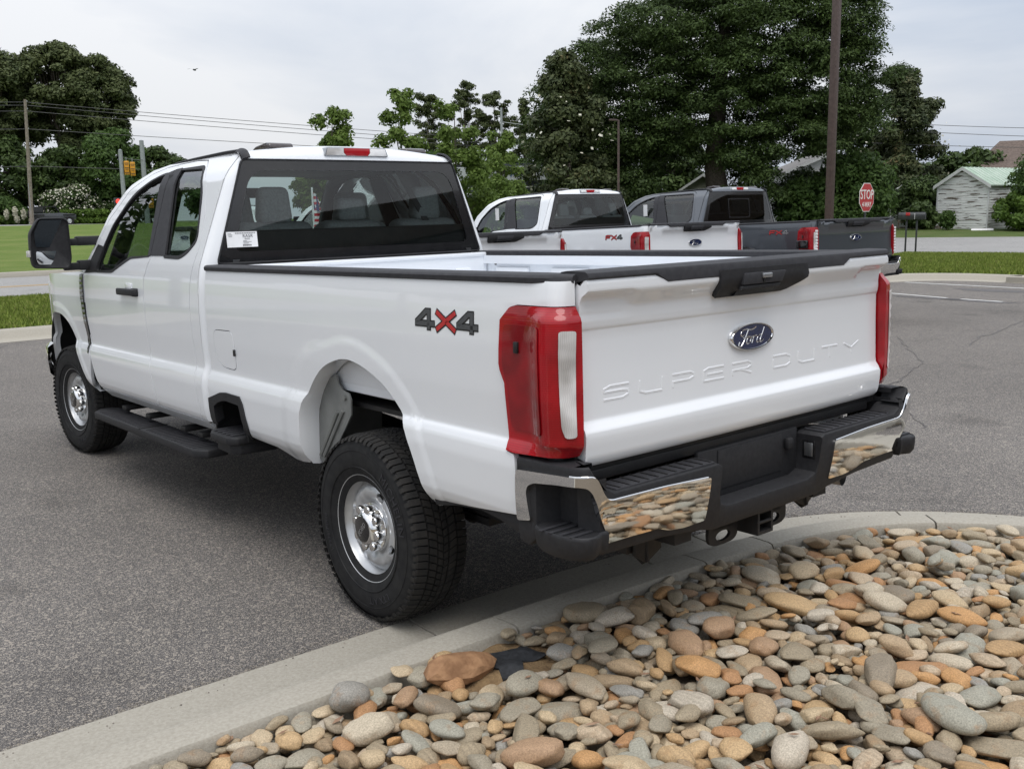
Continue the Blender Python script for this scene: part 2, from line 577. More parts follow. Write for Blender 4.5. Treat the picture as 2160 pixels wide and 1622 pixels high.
def _dist(A, y, z):
    d = np.full(np.broadcast(y, z).shape, 9.0)
    for (a, b), (c, e) in zip(A[:-1], A[1:]):
        L = (c - a) ** 2 + (e - b) ** 2
        u = np.clip(((y - a) * (c - a) + (z - b) * (e - b)) / L, 0, 1)
        d = np.minimum(d, np.hypot(y - a - u * (c - a), z - b - u * (e - b)))
    return d

TILT = Matrix(((1, 0, -.0052, .0026), (0, 1, .0157, -.00785), (.0052, -.0157, 1, 0), (0, 0, 0, 1)))   # unladen rake of the body on its axles

def H(y, z, WB):
    """half width of the painted side at station y, height z"""
    y = np.asarray(y, float); z = np.asarray(z, float)
    h = np.interp(z, _zt, _xt) - .38 * np.clip(y - (WB + .05), 0, None) ** 1.8
    w = .105 + .085 * sms(.2, .5, y)
    m = 1 - sms(.55 * w, w, _dist(ARS, y, z))
    h = h + .0045 * m
    m2 = (1 - sms(.04, .085, _dist(FRS, y - WB, z))) * (1 - sms(WB + .02, WB + .30, y))
    h = h + .0045 * m2
    return h

def glyph(poly, c=.003):
    return poly

# ---- letter shapes drawn as strokes in a unit box (0..1, 0..1)
STROKES = {
 'S': [[(1, 1), (.25, 1), (.02, .80), (.02, .58), (.75, .58), (.98, .50)], [(.98, .42), (.98, .2), (.75, 0), (0, 0)]],
 'U': [[(.02, 1), (.02, .2), (.25, 0), (.98, 0)], [(.98, .12), (.98, 1)]],
 'P': [[(.02, 0), (.02, .42), (.78, .42), (.98, .6), (.98, .85), (.82, 1), (.02, 1)]],
 'E': [[(1, 1), (.25, 1), (.02, .82), (.02, 0), (1, 0)], [(.2, .5), (.95, .5)]],
 'R': [[(.02, 0), (.02, .42), (.78, .42), (.98, .6), (.98, .85), (.82, 1), (.02, 1)], [(.45, .40), (.98, 0)]],
 'D': [[(.02, 1), (.75, 1), (.98, .78), (.98, .22), (.75, 0), (.02, 0), (.02, .7)]],
 'T': [[(0, 1), (1, 1)], [(.5, .88), (.5, 0)]],
 'Y': [[(0, 1), (.5, .48), (1, 1)], [(.5, .42), (.5, 0)]],
 'F': [[(1, 1), (.2, 1), (.02, .85), (.02, 0)], [(.1, .5), (.8, .5)]],
 'X': [[(0, 1), (1, 0)], [(0, 0), (1, 1)]],
 '4': [[(.72, 0), (.72, 1), (.55, 1), (.02, .38), (.02, .28), (1, .28)]],
}

def stroke_solid(mb, path, w, h, fn, top=.45):
    """bar of trapezoid section along a 2D path, on the surface fn(u,v,off)"""
    P = [np.array(p, float) for p in path]
    rows = []
    for i, p in enumerate(P):
        a = P[i] - P[i - 1] if i else P[1] - P[0]
        b = P[i + 1] - P[i] if i + 1 < len(P) else P[i] - P[i - 1]
        a = a / np.linalg.norm(a); b = b / np.linalg.norm(b)
        t = a + b; t = t / (np.linalg.norm(t) + 1e-9)
        n = np.array((-t[1], t[0])); k = 1 / max(.5, abs(np.dot(t, a)))
        q = []
        for s, o in ((-1, -.002), (-top, h), (top, h), (1, -.002)):
            c = p + n * s * w * .5 * k
            if i == 0: c = c - t * w * .3 * (1 if o < 0 else 0)
            if i == len(P) - 1: c = c + t * w * .3 * (1 if o < 0 else 0)
            q.append(fn(c[0], c[1], o))
        rows.append(q)
    n0 = len(mb.V)
    for r in rows: mb.V += [tuple(map(float, x)) for x in r]
    for i in range(len(rows) - 1):
        for j in range(3):
            mb.F.append((n0 + i * 4 + j, n0 + i * 4 + j + 1, n0 + (i + 1) * 4 + j + 1, n0 + (i + 1) * 4 + j))
    mb.F.append((n0, n0 + 1, n0 + 2, n0 + 3)); e = n0 + (len(rows) - 1) * 4
    mb.F.append((e + 3, e + 2, e + 1, e))

# Script lettering of the oval badge, in the badge's own plane (u right, v up, badge 2 x .8)
def script(mb, fn, h=.0015):
    S = [
     (cr([(-.18, .24), (-.34, .27), (-.52, .25), (-.60, .15), (-.52, .07), (-.44, .12)], 5), .05),
     (cr([(-.18, .24), (-.02, .25), (.10, .30)], 4), .055),
     (cr([(-.26, .24), (-.34, .06), (-.42, -.10), (-.52, -.22), (-.64, -.20), (-.62, -.10)], 5), .07),
     (cr([(-.46, .02), (-.34, .03), (-.20, .06)], 4), .04),
     (cr([(-.16, .04), (-.26, -.02), (-.27, -.14), (-.18, -.17), (-.09, -.08), (-.10, .02), (-.16, .04), (-.06, .02), (.02, .04)], 5), .045),
     (cr([(.03, .04), (.02, -.06), (-.01, -.16)], 4), .05), (cr([(.01, -.05), (.08, .03), (.16, .05), (.20, .02)], 4), .042),
     (cr([(.42, .04), (.32, .05), (.24, -.02), (.22, -.13), (.29, -.17), (.38, -.08), (.42, .04)], 5), .045),
     (cr([(.52, .26), (.46, .10), (.40, -.06), (.39, -.15), (.46, -.16), (.54, -.10)], 5), .05)]
    for p, w in S: stroke_solid(mb, p, w * .74, h, fn, .6)

def ellipse(a, b, n=40, cx=0, cz=0):
    return [(cx + a * math.cos(2 * PI * k / n), cz + b * math.sin(2 * PI * k / n)) for k in range(n)]

# ---- wheel: outer face towards -x, centred on its own axle
def wheel_meshes(detail):
    R, w = .405, .133
    n = 96 if detail else 48
    out = {}
    t = MB()
    t.lathe([(.10, .20), (.112, .228), (-.0, .2281)][:2] + [(.128, .262), (.133, .300), (.130, .345), (.122, .372), (.108, .388), (.06, .394), (0, .395), (-.06, .394), (-.108, .388), (-.122, .372), (-.130, .345), (-.133, .300), (-.128, .262), (-.112, .228), (-.10, .20)], n)
    for r_ in (.268, .338):                                           # moulded rings on the outer sidewall
        t.lathe([(-.1285 - (.004 if r_ > .3 else .001), r_ - .002), (-.1335, r_), (-.1285 - (.004 if r_ > .3 else .001), r_ + .002)], n)
    out['tyre'] = t.mesh('tyre', M['rubber'], 30)
    b = MB(); m = 78 if detail else 44
    def block(q, dq, x0, x1, sk, r0=.392, r1=R, wrap=0):
        V = []
        for r in (r0, r1):
            sh = .0018 if r == r1 else 0
            for xx, aa in ((x0, q - dq), (x1, q - dq + sk), (x1, q + dq + sk), (x0, q + dq)):
                xx2 = xx - math.copysign(sh, xx - (x0 + x1) / 2)
                rr = r - (wrap if abs(xx) > .11 else 0)
                V.append((xx2, rr * math.cos(aa), rr * math.sin(aa)))
        b.add(V, [(4, 5, 6, 7), (0, 1, 5, 4), (1, 2, 6, 5), (2, 3, 7, 6), (3, 0, 4, 7)])
    for k in range(m):
        q = 2 * PI * k / m; dq = PI / m
        block(q, dq * .80, -.024, -.002, .02); block(q + dq, dq * .80, .002, .024, -.02)
        block(q + dq * .5, dq * .82, -.066, -.031, .035); block(q + dq * .5, dq * .82, .031, .066, -.035)
        for s in (-1, 1):
            block(q, dq * (.76 + .08 * (k % 2)), s * .073, s * .121, .01 * s, wrap=.010)
            a0, a1 = q - dq * .6, q + dq * .6                      # shoulder lugs running down the sidewall
            L = .012 + .006 * (k % 2)
            V = [(s * .119, .394, a0), (s * .119, .394, a1), (s * .131, .394 - L, a1), (s * .131, .394 - L, a0),
                 (s * .127, .390, a0), (s * .127, .390, a1), (s * .1335, .394 - L, a1), (s * .1335, .394 - L, a0)]
            V = [(x, r * math.cos(a), r * math.sin(a)) for x, r, a in V]
            b.add(V, [(4, 5, 6, 7), (0, 1, 5, 4), (2, 3, 7, 6), (1, 2, 6, 5), (3, 0, 4, 7)])
    out['tread'] = b.mesh('tread', M['tread'], 0)
    if detail:                                                        # raised sidewall lettering
        for wi, (word, r0, a0, sz) in enumerate((('MICHELIN', .306, 1.0, .056), ('LTX A/T', .306, 2.75, .042), ('LT275/70R18', .300, .35 + 4.1, .028))):
            V, F = text_mesh(word, sz, .0016, .0, 1.12)
            VV = []
            for x, y, z in V:
                a = a0 + x / r0; r = r0 + y
                VV.append((-.1330 - max(0, z) - .0006, -r * math.sin(a), r * math.cos(a)))
            out['sidewall_lettering%d' % wi] = MB().add(VV, F).mesh('sidewall_lettering', M['dark_plastic'], 0)
    # steel rim: barrel by lathe, disc with four windows
    rb = MB()
    rb.lathe([(.105, .226), (.10, .19), (-.03, .185), (-.062, .196), (-.075, .208), (-.098, .2205), (-.104, .223), (-.112, .2285), (-.1145, .2325), (-.112, .2355), (-.106, .2365), (-.100, .234)], n)
    rim = rb.mesh('rim', M['silver'], 40)
    out['rim'] = rim
    pr_r = np.array([.070, .095, .112, .130, .150, .168, .182, .196, .204])
    pr_x = np.array([-.058, -.060, -.066, -.080, -.085, -.080, -.064, -.050, -.046])
    def disc(u, v):
        r = np.hypot(u, v)
        return np.stack([np.interp(r, pr_r, pr_x) - .0 * r, u, v], -1)
    holes = []
    for k in range(4):
        a = rad(27 + 90 * k); c = np.array((math.cos(a), math.sin(a))) * .157; tt = np.array((-c[1], c[0])) / .157; nn = c / .157
        holes.append([tuple(c + tt * .027 * math.cos(q) + nn * .0165 * math.sin(q)) for q in np.linspace(0, 2 * PI, 14, endpoint=False)])
    out['disc'] = pmesh('wheel_disc', panel(ellipse(.2035, .2035, 60), disc, .022, holes, hem=.016, sign=-1), M['silver'])
    h = MB()
    h.lathe([(-.055, .108), (-.075, .108), (-.082, .104), (-.088, .080), (-.112, .076), (-.124, .068), (-.130, .062), (-.132, .056)], 40)
    for k in range(8):
        a = 2 * PI * k / 8 + .2; c, s = math.cos(a), math.sin(a)
        V0 = [(-.06, .0225), (-.112, .0215), (-.119, .018), (-.121, .012), (-.1212, .0005)]
        h.lathe(V0, 12, mtx=Matrix.Translation((0, .084 * c, .084 * s)))
    out['hub_cap'] = h.mesh('hub_cap', M['chrome'], 40)
    cdm = MB(); cdm.lathe([(-.1315, .057), (-.1335, .053), (-.1335, .0005)], 32)
    out['cap_centre'] = cdm.mesh('cap_centre', M['gloss_black'], 40)
    if detail:
        V, F = text_mesh('FORD', .030, .0004)
        c, s = math.cos(rad(50)), math.sin(rad(50))
        out['cap_lettering'] = MB().add([(-.1338 - max(z, 0), -(x * c - y * s), x * s + y * c) for x, y, z in V], F).mesh('cap_lettering', M['alloy'], 0)
    return out

WHEEL = {}
def add_wheel(root, x, y, left, steer=0.0, detail=True):
    if detail not in WHEEL: WHEEL[detail] = wheel_meshes(detail)
    w = WHEEL[detail]
    tyre = put('wheel', w['tyre'], root, Matrix.Translation((x, y, .402)) @ Matrix.Rotation(steer + (0 if left else PI), 4, 'Z'))
    for k in ('tread', 'sidewall_lettering0', 'sidewall_lettering1', 'sidewall_lettering2', 'rim', 'disc', 'hub_cap', 'cap_centre', 'cap_lettering'):
        if k in w:
            o = put({'disc': 'wheel_disc', 'cap_lettering': 'lettering', 'cap_centre': 'hub_cap_centre'}.get(k, k.rstrip('012')), w[k], tyre)
            if k == 'tread': o['kind'] = 'stuff'
    return tyre

RB = .05
def build_truck(name, label, group, cab='super', detail=True, paint='white_paint'):
    sup = cab == 'super'
    WB = 4.16 if sup else 4.06
    LF = 1.49 if sup else 1.085               # front edge of the bed side
    dW = WB - 4.16
    def Y(y):                                  # y of a cab feature, from long-cab outlines traced off image pixels
        if y > 2.38: return y + dW
        return LF + (y - 1.49) * (2.38 + dW - LF) / (2.38 - 1.49)
    ym = lambda L: [(Y(a), b) for a, b in L]
    PAINT = M[paint]
    root = thing(name, label, 'pickup truck', group=group)
    st = .024 if detail else .07
    hh = lambda y, z: H(y, z, WB)
    side = lambda u, v: np.stack([-hh(u, v), u, v], -1)
    def part(nm, me, parent=root, **k):
        return put(nm, me, parent, TILT if parent is root else None, **k)
    def both(nm, p, mat, **k):
        a = part(nm, pmesh(nm, p, mat), **k); b = part(nm, pmesh(nm, mir(p), mat), **k)
        return a, b
    def mboth(nm, mb, mat, smooth=35, parent=None):
        """a left solid and its mirror image"""
        a = part(nm, mb.mesh(nm, mat, smooth), *( [parent[0]] if parent else []))
        m2 = MB().add([(-x, y, z) for x, y, z in mb.V], [tuple(reversed(f)) for f in mb.F])
        b = part(nm, m2.mesh(nm, mat, smooth), *( [parent[1]] if parent else []))
        return a, b
    crow = [.885, .898, .907, .915, .923, .930, .935, .939, .943, .947, .953, .962, .975, 1.40, 1.43, 1.45, 1.46, 1.47, .70, .685, .67, .66, .65, .64, .63] if detail else None
    exq = []
    for A, oy, ks, ww in ((ARCH, 0, (.45, .60, .68, .76, .84, .92, 1.0, 1.08), None), (FARCH, WB, (.035, .05, .058, .066, .074, .083, .092), 1)):
        q = np.array(A); tn = np.gradient(q, axis=0); tn /= np.linalg.norm(tn, axis=1, keepdims=True)
        nn = np.stack([tn[:, 1], -tn[:, 0]], 1)
        if (nn[len(q) // 2])[1] < 0: nn = -nn
        for k in ks:
            w_ = (.105 + .085 * sms(.2, .5, q[:, 0])) * k if ww is None else k
            e_ = q + nn * np.reshape(w_, (-1, 1)); e_[:, 0] += oy; exq.append(e_)
    exq = np.vstack(exq) if detail else None
    # ---------------------------------------------------------------- bed sides
    yc = -1.19; th = rad(82); L1 = RB * th; uE = yc - L1 - .024
    def wrap(u, v):
        u = np.asarray(u, float); v = np.asarray(v, float)
        h = hh(np.maximum(u, yc), v)
        t = np.clip((yc - u) / L1, 0, 1) * th
        x = h - RB + RB * np.cos(t); y = np.where(u > yc, u, yc - RB * np.sin(t))
        k = np.clip((yc - L1 - u) / .024, 0, 1.5)
        xe = h - RB + RB * math.cos(th)
        x = np.where(k > 0, xe + (.902 - xe) * k, x); y = np.where(k > 0, yc - RB * math.sin(th) - .004 * k, y)
        return np.stack([-x, y, v], -1)
    ar = [p for p in ARCH if p[1] > .615]
    LIGHT = [(uE, 1.400), (-1.04, 1.400), (-1.005, 1.392), (-.958, 1.350), (-.947, 1.20), (-.952, 1.178), (-.974, 1.134), (-.985, .94), (-.990, .905)]
    out = [(LF, 1.478), (uE, 1.478)] + LIGHT + [(-1.025, .900), (-1.036, .86), (-1.038, .690), (-.80, .664), (-.56, .640)]
    out += list(reversed(ar)) + [(.515, .603), (.60, .590), (.68, .588), (.74, .612), (.80, .634), (1.00, .643), (1.052, .650), (1.040, .70), (1.072, .816), (1.100, .852), (1.262, .855), (1.33, .848)]
    out += ([(1.455, .812), (LF, .806)] if sup else [])
    if not sup:
        out = [(LF, 1.478), (uE, 1.478)] + LIGHT + [(-1.025, .900), (-1.036, .86), (-1.038, .690), (-.80, .664), (-.56, .640)] + list(reversed(ar)) + [(.515, .603), (.60, .590), (.68, .588), (.74, .612), (.80, .634), (LF, .64)]
    FD = round_poly([(1.412, 1.170), (1.185, 1.176), (1.163, 1.09), (1.165, .972), (1.33, .975), (1.412, 1.02)], .045, 4)
    holes = [[(a * 1.0, b) for a, b in FD]] if sup else []
    bs = both('bed_side', panel(out, wrap, st, holes, hem=.022, bstep=.022 if detail else .05, sign=-1, extra=exq, rows=crow), PAINT)
    if sup:
        q = np.array(FD); c = q.mean(0); fd2 = [tuple(c + (p - c) * (1 - .0045 / np.linalg.norm(p - c))) for p in q]
        both('fuel_door', panel(fd2, side, .05, hem=.015, bstep=.02, sign=-1, offset=.001), PAINT)
        mb = MB().box((-.955, 1.29, 1.075), (.004, .30, .24))
        mboth('fuel_door_pocket', mb, M['frame_black'])
        mboth('fuel_door_grip', MB().rbox((-.980, 1.166, 1.065), (.012, .012, .034), .003), M['gloss_black'])
    # wheel arch inner return and liner
    mb = MB()
    G = []
    for (a, b) in ARCH:
        h0 = float(hh(a, b)); G.append([(-h0 + .002, a, b), (-h0 + .03, a * .985, b - .004), (-h0 + .10, a * .99, b + .0)])
    mb.grid(G); mboth('arch_lip', mb, PAINT, 60)
    mb = MB(); G = []
    for (a, b) in ARCH:
        G.append([(-.91, a * 1.02, b + .012), (-.55, a * 1.02, b + .012)])
    mb.grid(G); mboth('wheel_well', mb, M['galv'], 60)
    if detail:
        mb = MB()                                       # splash shield ahead of the rear wheel
        mb.prism([(.51, .62), (.475, .86), (.42, .985), (.30, 1.03), (.285, .99), (.25, .965), (.20, .955), (.185, .93), (.19, .86), (.24, .80), (.42, .60)], -.90, -.89, 'x', .002)
        for k in (0, 1):
            mb.tube([(-.905, .245 + .05 * k, .875 - .01 * k), (-.905, .44 + .03 * k, .640)], .010, 6)
        mb.tube([(-.912, .225, .935), (-.89, .225, .935)], .012, 8)
        mboth('splash_shield', mb, M['galv'])
    mb = MB().prism([(-.50, .655), (-.62, .668), (-.80, .668), (-1.04, .695), (-1.09, .64), (-1.10, .60), (-1.02, .612), (-.90, .64), (-.80, .652), (-.66, .640), (-.52, .615)], -.965, -.70, 'x', .004)
    mboth('lower_valance', mb, M['black_plastic'])
    # ---------------------------------------------------------------- bed interior
    FR = LF - .07
    mb = MB()
    mb.box((0, (FR - 1.20) / 2, .955), (1.66, FR + 1.20, .02))
    for k in range(15):
        mb.box((-.77 + .11 * k, (FR - 1.20) / 2, .968), (.05, FR + 1.16, .012))
    part('bed_floor', mb.mesh('bed_floor', M['bed_paint']))
    for s in (-1, 1):
        mb = MB()
        mb.box((s * .862, (FR - 1.2) / 2, 1.22), (.012, FR + 1.2, .52))
        mb.box((s * .845, (FR - 1.2) / 2, 1.445), (.035, FR + 1.2, .050))
        n = 5 if sup else 4
        for k in range(n):
            y0 = -1.16 + (FR + 1.14) * k / n + .10
            mb.rbox((s * .850, y0 + .16, 1.20), (.026, (FR + 1.14) / n - .20, .40), .010)
        mb.rbox((s * .72, 0, 1.06), (.30, 1.05, .22), .05, 3)
        part('bed_liner', mb.mesh('bed_liner', M['bed_paint'], 40))
    mb = MB().box((0, FR, 1.22), (1.70, .03, .52)).rbox((0, FR + .005, 1.478), (1.76, .06, .026), .008)
    for k in range(7): mb.rbox((-.66 + .22 * k, FR - .018, 1.2), (.12, .016, .40), .006)
    part('bulkhead', mb.mesh('bulkhead', M['bed_paint']))
    if detail:
        for s in (-1, 1):
            part('tie_down_hook', MB().rbox((s * .835, -.96 if s > 0 else -.93, 1.395), (.03, .10, .03), .008).mesh('tie_down_hook', M['gloss_black']))
            part('drain_plug', MB().tube([(s * .858, FR - .10, 1.42), (s * .852, FR - .10, 1.42)], .011, 12).mesh('drain_plug', M['gloss_black']))
    mb = MB()
    G = []
    for y in np.linspace(LF + .004, -1.10, 20).tolist() + [-1.16, -1.20, -1.225, -1.243]:
        o = -float(hh(max(y, yc), 1.46)) - .004
        if y < -1.10: o += .055 * ((-1.10 - y) / .143) ** 2.2
        G.append([(o + .012, y, 1.466), (o - .001, y, 1.4735), (o - .002, y, 1.488), (o + .004, y, 1.4955), (o + .016, y, 1.499), (-.852, y, 1.499), (-.842, y, 1.494), (-.842, y, 1.455)])
    mb.grid(G); n0 = len(mb.V); mb.F.append(tuple(range(7, -1, -1))); mb.F.append(tuple(n0 - 8 + k for k in range(8)))
    mboth('rail_cap', mb, M['dark_plastic'], 40)
    # ---------------------------------------------------------------- tailgate
    tz = np.array([.868, .880, .892, .95, .984, .990, 1.018, 1.024, 1.20, 1.316, 1.322, 1.345, 1.360, 1.385, 1.396, 1.434, 1.444, 1.475, 1.487, 1.50])
    to = np.array([.006, .018, .024, .030, .031, .029, .008, .006, .001, .000, .005, .009, .010, .013, .020, .050, .053, .052, .042, .030])
    zz = np.arange(.85, 1.52, .0015); kk = np.exp(-.5 * (np.arange(-12, 13) / 2.0) ** 2); kk /= kk.sum()
    oo = np.convolve(np.pad(np.interp(zz, tz, to), 12, mode='edge'), kk, 'valid')
    def tgY(x, z, off=0.0):
        x = np.asarray(x, float); z = np.asarray(z, float)
        sh = .030 * sms(.66, .72, np.abs(x))           # the lip is shallower towards the ends
        zs = np.where((z > 1.345) & (z < 1.45), z - sh * sms(1.345, 1.37, z) * (1 - sms(1.42, 1.45, z)), z)
        return -1.254 - np.interp(zs, zz, oo) - off + .012 * (np.abs(x) / .9) ** 4
    tgf = lambda u, v: np.stack([u, tgY(u, v), v], -1)
    W = .893
    tout = [(-W, 1.486), (-W, .895), (-W + .012, .874), (W - .03, .874), (W - .012, .885), (W - .004, .91), (W, 1.0), (W, 1.486)]
    trow = [.984, .988, .995, 1.003, 1.011, 1.018, 1.023, 1.03, 1.06, 1.313, 1.319, 1.325, 1.332, 1.340, 1.350, 1.362, 1.372, 1.384, 1.391, 1.398, 1.407, 1.416, 1.425, 1.433, 1.440, 1.446, 1.455, 1.465]
    tg = part('tailgate', pmesh('tailgate', panel(tout, tgf, .026 if detail else .07, hem=.05, bstep=.02 if detail else .06, sign=1, rows=trow if detail else None), PAINT))
    put('inner_panel', MB().box((0, -1.205, 1.17), (1.76, .04, .56)).mesh('inner_panel', M['bed_paint']), tg)
    G = []
    for x in [-.893, -.7, -.585, -.555, -.53, -.3, 0, .3, .53, .555, .585, .7, .893]:
        d = .010 + .030 * float(1 - sms(.53, .585, abs(x)))
        c = .012 * (abs(x) / .9) ** 4
        G.append([(x, -1.165, 1.46), (x, -1.165, 1.497), (x, -1.172, 1.504), (x, -1.20, 1.508), (x, -1.292 + c, 1.506), (x, -1.304 + c, 1.501), (x, -1.3085 + c, 1.492), (x, -1.3090 + c, 1.502 - d - .006), (x, -1.300 + c, 1.502 - d - .012)])
    mb = MB().grid(G); mb.F.append(tuple(range(9))); mb.F.append(tuple(len(mb.V) - 9 + k for k in range(8, -1, -1)))
    put('tailgate_cap', mb.mesh('tailgate_cap', M['dark_plastic'], 40), tg)
    HB = [(-.262, 1.478), (.260, 1.478), (.274, 1.44), (.268, 1.425), (.170, 1.384), (.140, 1.378), (-.255, 1.378), (-.262, 1.39)]
    def flat_h(u, v):                                   # moulded handle bezel bridging the lip
        return np.stack([u, -1.317 + .040 * sms(1.425, 1.365, v), v], -1)
    hb = put('handle_bezel', pmesh('handle_bezel', panel(HB, flat_h, .05, hem=.05, bstep=.03, sign=1), M['black_plastic']), tg)
    mb = MB().prism([(-.135, 1.46), (.115, 1.46), (.092, 1.418), (-.142, 1.418)], -1.324, -1.29, 'y', .004)
    put('release_handle', mb.mesh('release_handle', M['dark_plastic']), hb)
    mb = MB().prism([(-.142, 1.415), (.092, 1.415), (.082, 1.400), (-.150, 1.400)], -1.318, -1.28, 'y', .004)
    put('pull_grip', mb.mesh('pull_grip', M['black_plastic']), hb)
    mb = MB().prism([(-.152, 1.398), (.080, 1.398), (.060, 1.380), (-.172, 1.380)], -1.300, -1.265, 'y')
    put('grip_pocket', mb.mesh('grip_pocket', M['gloss_black']), hb)
    if detail:
        put('rear_camera', MB().rbox((-.01, -1.327, 1.447), (.055, .012, .018), .004).mesh('rear_camera', M['alloy']), hb)
        put('key_lock', MB().tube([(-.025, -1.328, 1.430), (-.025, -1.310, 1.430)], .007, 12).mesh('key_lock', M['gloss_black']), hb)
    # oval badge
    ez = 1.219; ex = -.012; ea, eb = .131, .052
    ef = lambda off: (lambda u, v: np.stack([u, tgY(u * 0 + ex, v * 0 + ez) - off, v], -1))
    oval = put('badge', pmesh('badge', panel(ellipse(ea * .93, eb * .90, 40, ex, ez), ef(.012), .04, hem=.016, sign=1), M['emblem_blue']), tg)
    mb = MB()
    for k in range(48):
        a = 2 * PI * k / 48; c, s = math.cos(a), math.sin(a)
        row = []
        for kx, o in ((1.0, 0.0), (1.0, .010), (.965, .016), (.92, .0155), (.90, .011)):
            row.append((ex + ea * kx * c, float(tgY(ex, ez)) - o, ez + eb * (kx if kx > .99 else 1 - (1 - kx) * 1.4) * s))
        mb.V += row
    for k in range(48):
        for j in range(4):
            a, b = k * 5 + j, ((k + 1) % 48) * 5 + j
            mb.F.append((a, b, b + 1, a + 1))
    put('badge_ring', mb.mesh('badge_ring', M['chrome'], 50), oval)
    mb = MB(); script(mb, lambda u, v, o: (ex + u * .125 + v * .022, float(tgY(ex, ez)) - .0125 - max(o, 0), ez + v * .125 - .005))
    put('badge_lettering', mb.mesh('badge_lettering', M['chrome'], 30), oval)
    if detail:
        x = -.795; w_, g_ = .128, .0385
        for ch in 'SUPER DUTY':
            if ch == ' ': x += .085; continue
            mb = MB()
            for p in STROKES[ch]:
                stroke_solid(mb, [(x + .006 + a * (w_ - .012), 1.081 + b * .044) for a, b in p], .0125, .0019, lambda u, v, o: (u, float(tgY(u, v)) - o, v), .42)
            put('raised_letter', mb.mesh('raised_letter', PAINT, 0), tg)
            x += w_ + g_
    # ---------------------------------------------------------------- tail lights
    def ins(poly, d):
        q = np.array(poly); c = q.mean(0); return [tuple(p + (c - p) / np.linalg.norm(c - p) * d) for p in q]
    lo = LIGHT + [(-1.03, .902), (uE, .914)]
    def lw(off):
        def f(u, v):
            # moulded shape: proud body with bevelled borders, fold set further out than the paint
            e = .014 + .010 * (1 - sms(.0, .03, np.abs(u - (yc - .02)))) * 0
            P0 = wrap(u, v)
            d = 1e-3; du = wrap(u + d, v) - wrap(u - d, v); dv = wrap(u, v + d) - wrap(u, v - d)
            N = -np.cross(du, dv); N /= np.linalg.norm(N, axis=-1, keepdims=True)
            edge = np.minimum(sms(1.402, 1.350, v), sms(.900, .958, v)) 
            return P0 + N * (off + (.001 + .030 * (1 - sms(-1.20, -1.10, u))) * edge + .003)[:, None]
        return f
    lights = both('tail_light', panel(ins(lo, .003), lw(.004), .014 if detail else .05, hem=.045, bstep=.012 if detail else .05, sign=-1), M['red_lens'])
    if detail or True:
        cl = round_poly([(-1.262, 1.325), (-1.230, 1.325), (-1.230, 1.16), (-1.231, 1.02), (-1.237, .985), (-1.258, .985)], .008, 3)
        p = panel(cl, lw(.010), .02 if detail else .06, hem=.004, bstep=.012 if detail else .04, sign=-1)
        put('reversing_lens', pmesh('reversing_lens', p, M['clear_lens']), lights[0]); put('reversing_lens', pmesh('reversing_lens', mir(p), M['clear_lens']), lights[1])
        cl = round_poly([(-1.185, 1.335), (-.985, 1.335), (-.975, 1.20), (-1.0, 1.12), (-1.01, .985), (-1.185, .985)], .02, 3)
        p = panel(cl, lw(.010), .03 if detail else .08, hem=.003, bstep=.02 if detail else .05, sign=-1)
        put('side_lens', pmesh('side_lens', p, M['dark_red_lens']), lights[0]); put('side_lens', pmesh('side_lens', mir(p), M['dark_red_lens']), lights[1])
        for s_, o_ in zip((-1, 1), lights):
            put('lamp_reflector', MB().rbox((s_ * .993, -1.055, 1.262), (.012, .020, .038), .003, 2).mesh('lamp_reflector', M['decal_black'], 40), o_)
    # dark seal under the lamps and the box corners
    mb = MB().box((-.905, -1.14, .868), (.12, .18, .06)); mb.box((-.895, -1.20, 1.16), (.02, .06, .56))
    mboth('lamp_seal', mb, M['frame_black'])
    part('rear_sill', MB().box((0, -1.19, .865), (1.74, .08, .05)).mesh('rear_sill', M['frame_black']))
    # ---------------------------------------------------------------- rear bumper
    yb_, xb_ = -1.366, 1.0; rc = .05
    a1 = xb_ - rc; a2 = a1 + rc * PI / 2
    def bpath(s, off=0.0):
        s = np.asarray(s, float)
        t = np.clip((s - a1) / rc, 0, PI / 2)
        x = np.where(s < a1, s, np.where(s < a2, a1 + rc * np.sin(t), xb_ + (s - a2) * .02))
        y = np.where(s < a1, yb_, np.where(s < a2, yb_ + rc - rc * np.cos(t), yb_ + rc + (s - a2)))
        return x - off * np.sin(t), y + off * np.cos(t)
    def bw(off):
        def f(u, v):
            bow = -.010 * np.sin(np.clip((v - .60) / .28, 0, 1) * PI) + .13 * np.clip(.80 - v, -.1, .3) * (1 - .6 * sms(.9, 1.0, u))       # slight belly of the pressing
            x, y = bpath(u, off + bow)
            return np.stack([-x, y, v], -1)
        return f
    ch = [(.387, .766), (.628, .779), (.872, .784), (.898, .790), (.918, .812), (.944, .862), (.955, .873), (.97, .876), (1.03, .874), (1.16, .866), (1.288, .858), (1.290, .682), (1.222, .694), (1.236, .79), (1.228, .812), (1.20, .826), (1.10, .838), (1.0, .846), (.978, .842), (.966, .826), (.935, .742), (.902, .685), (.918, .640), (.79, .638), (.64, .632), (.58, .612), (.50, .602), (.387, .604)]
    ch = round_poly(ch, [.012] + [.02] * 10 + [.01] * 2 + [.02] * 8 + [.01] * 6 + [.012], 3)
    chrome = both('chrome_cap', panel(ch, bw(-.004), .03 if detail else .08, hem=.02, bstep=.014 if detail else .05, sign=-1), M['chrome'])
    for s_, o in zip((-1, 1), chrome):                                        # rolled bright edge along the top
        mb = MB(); mb.tube([(s_ * float(bpath(a, -.002)[0]), float(bpath(a, -.002)[1]), b) for a, b in ch[3:35]], .004, 6)
        put('bright_edge', mb.mesh('bright_edge', M['chrome'], 60), o)
    mb = MB(); G = []
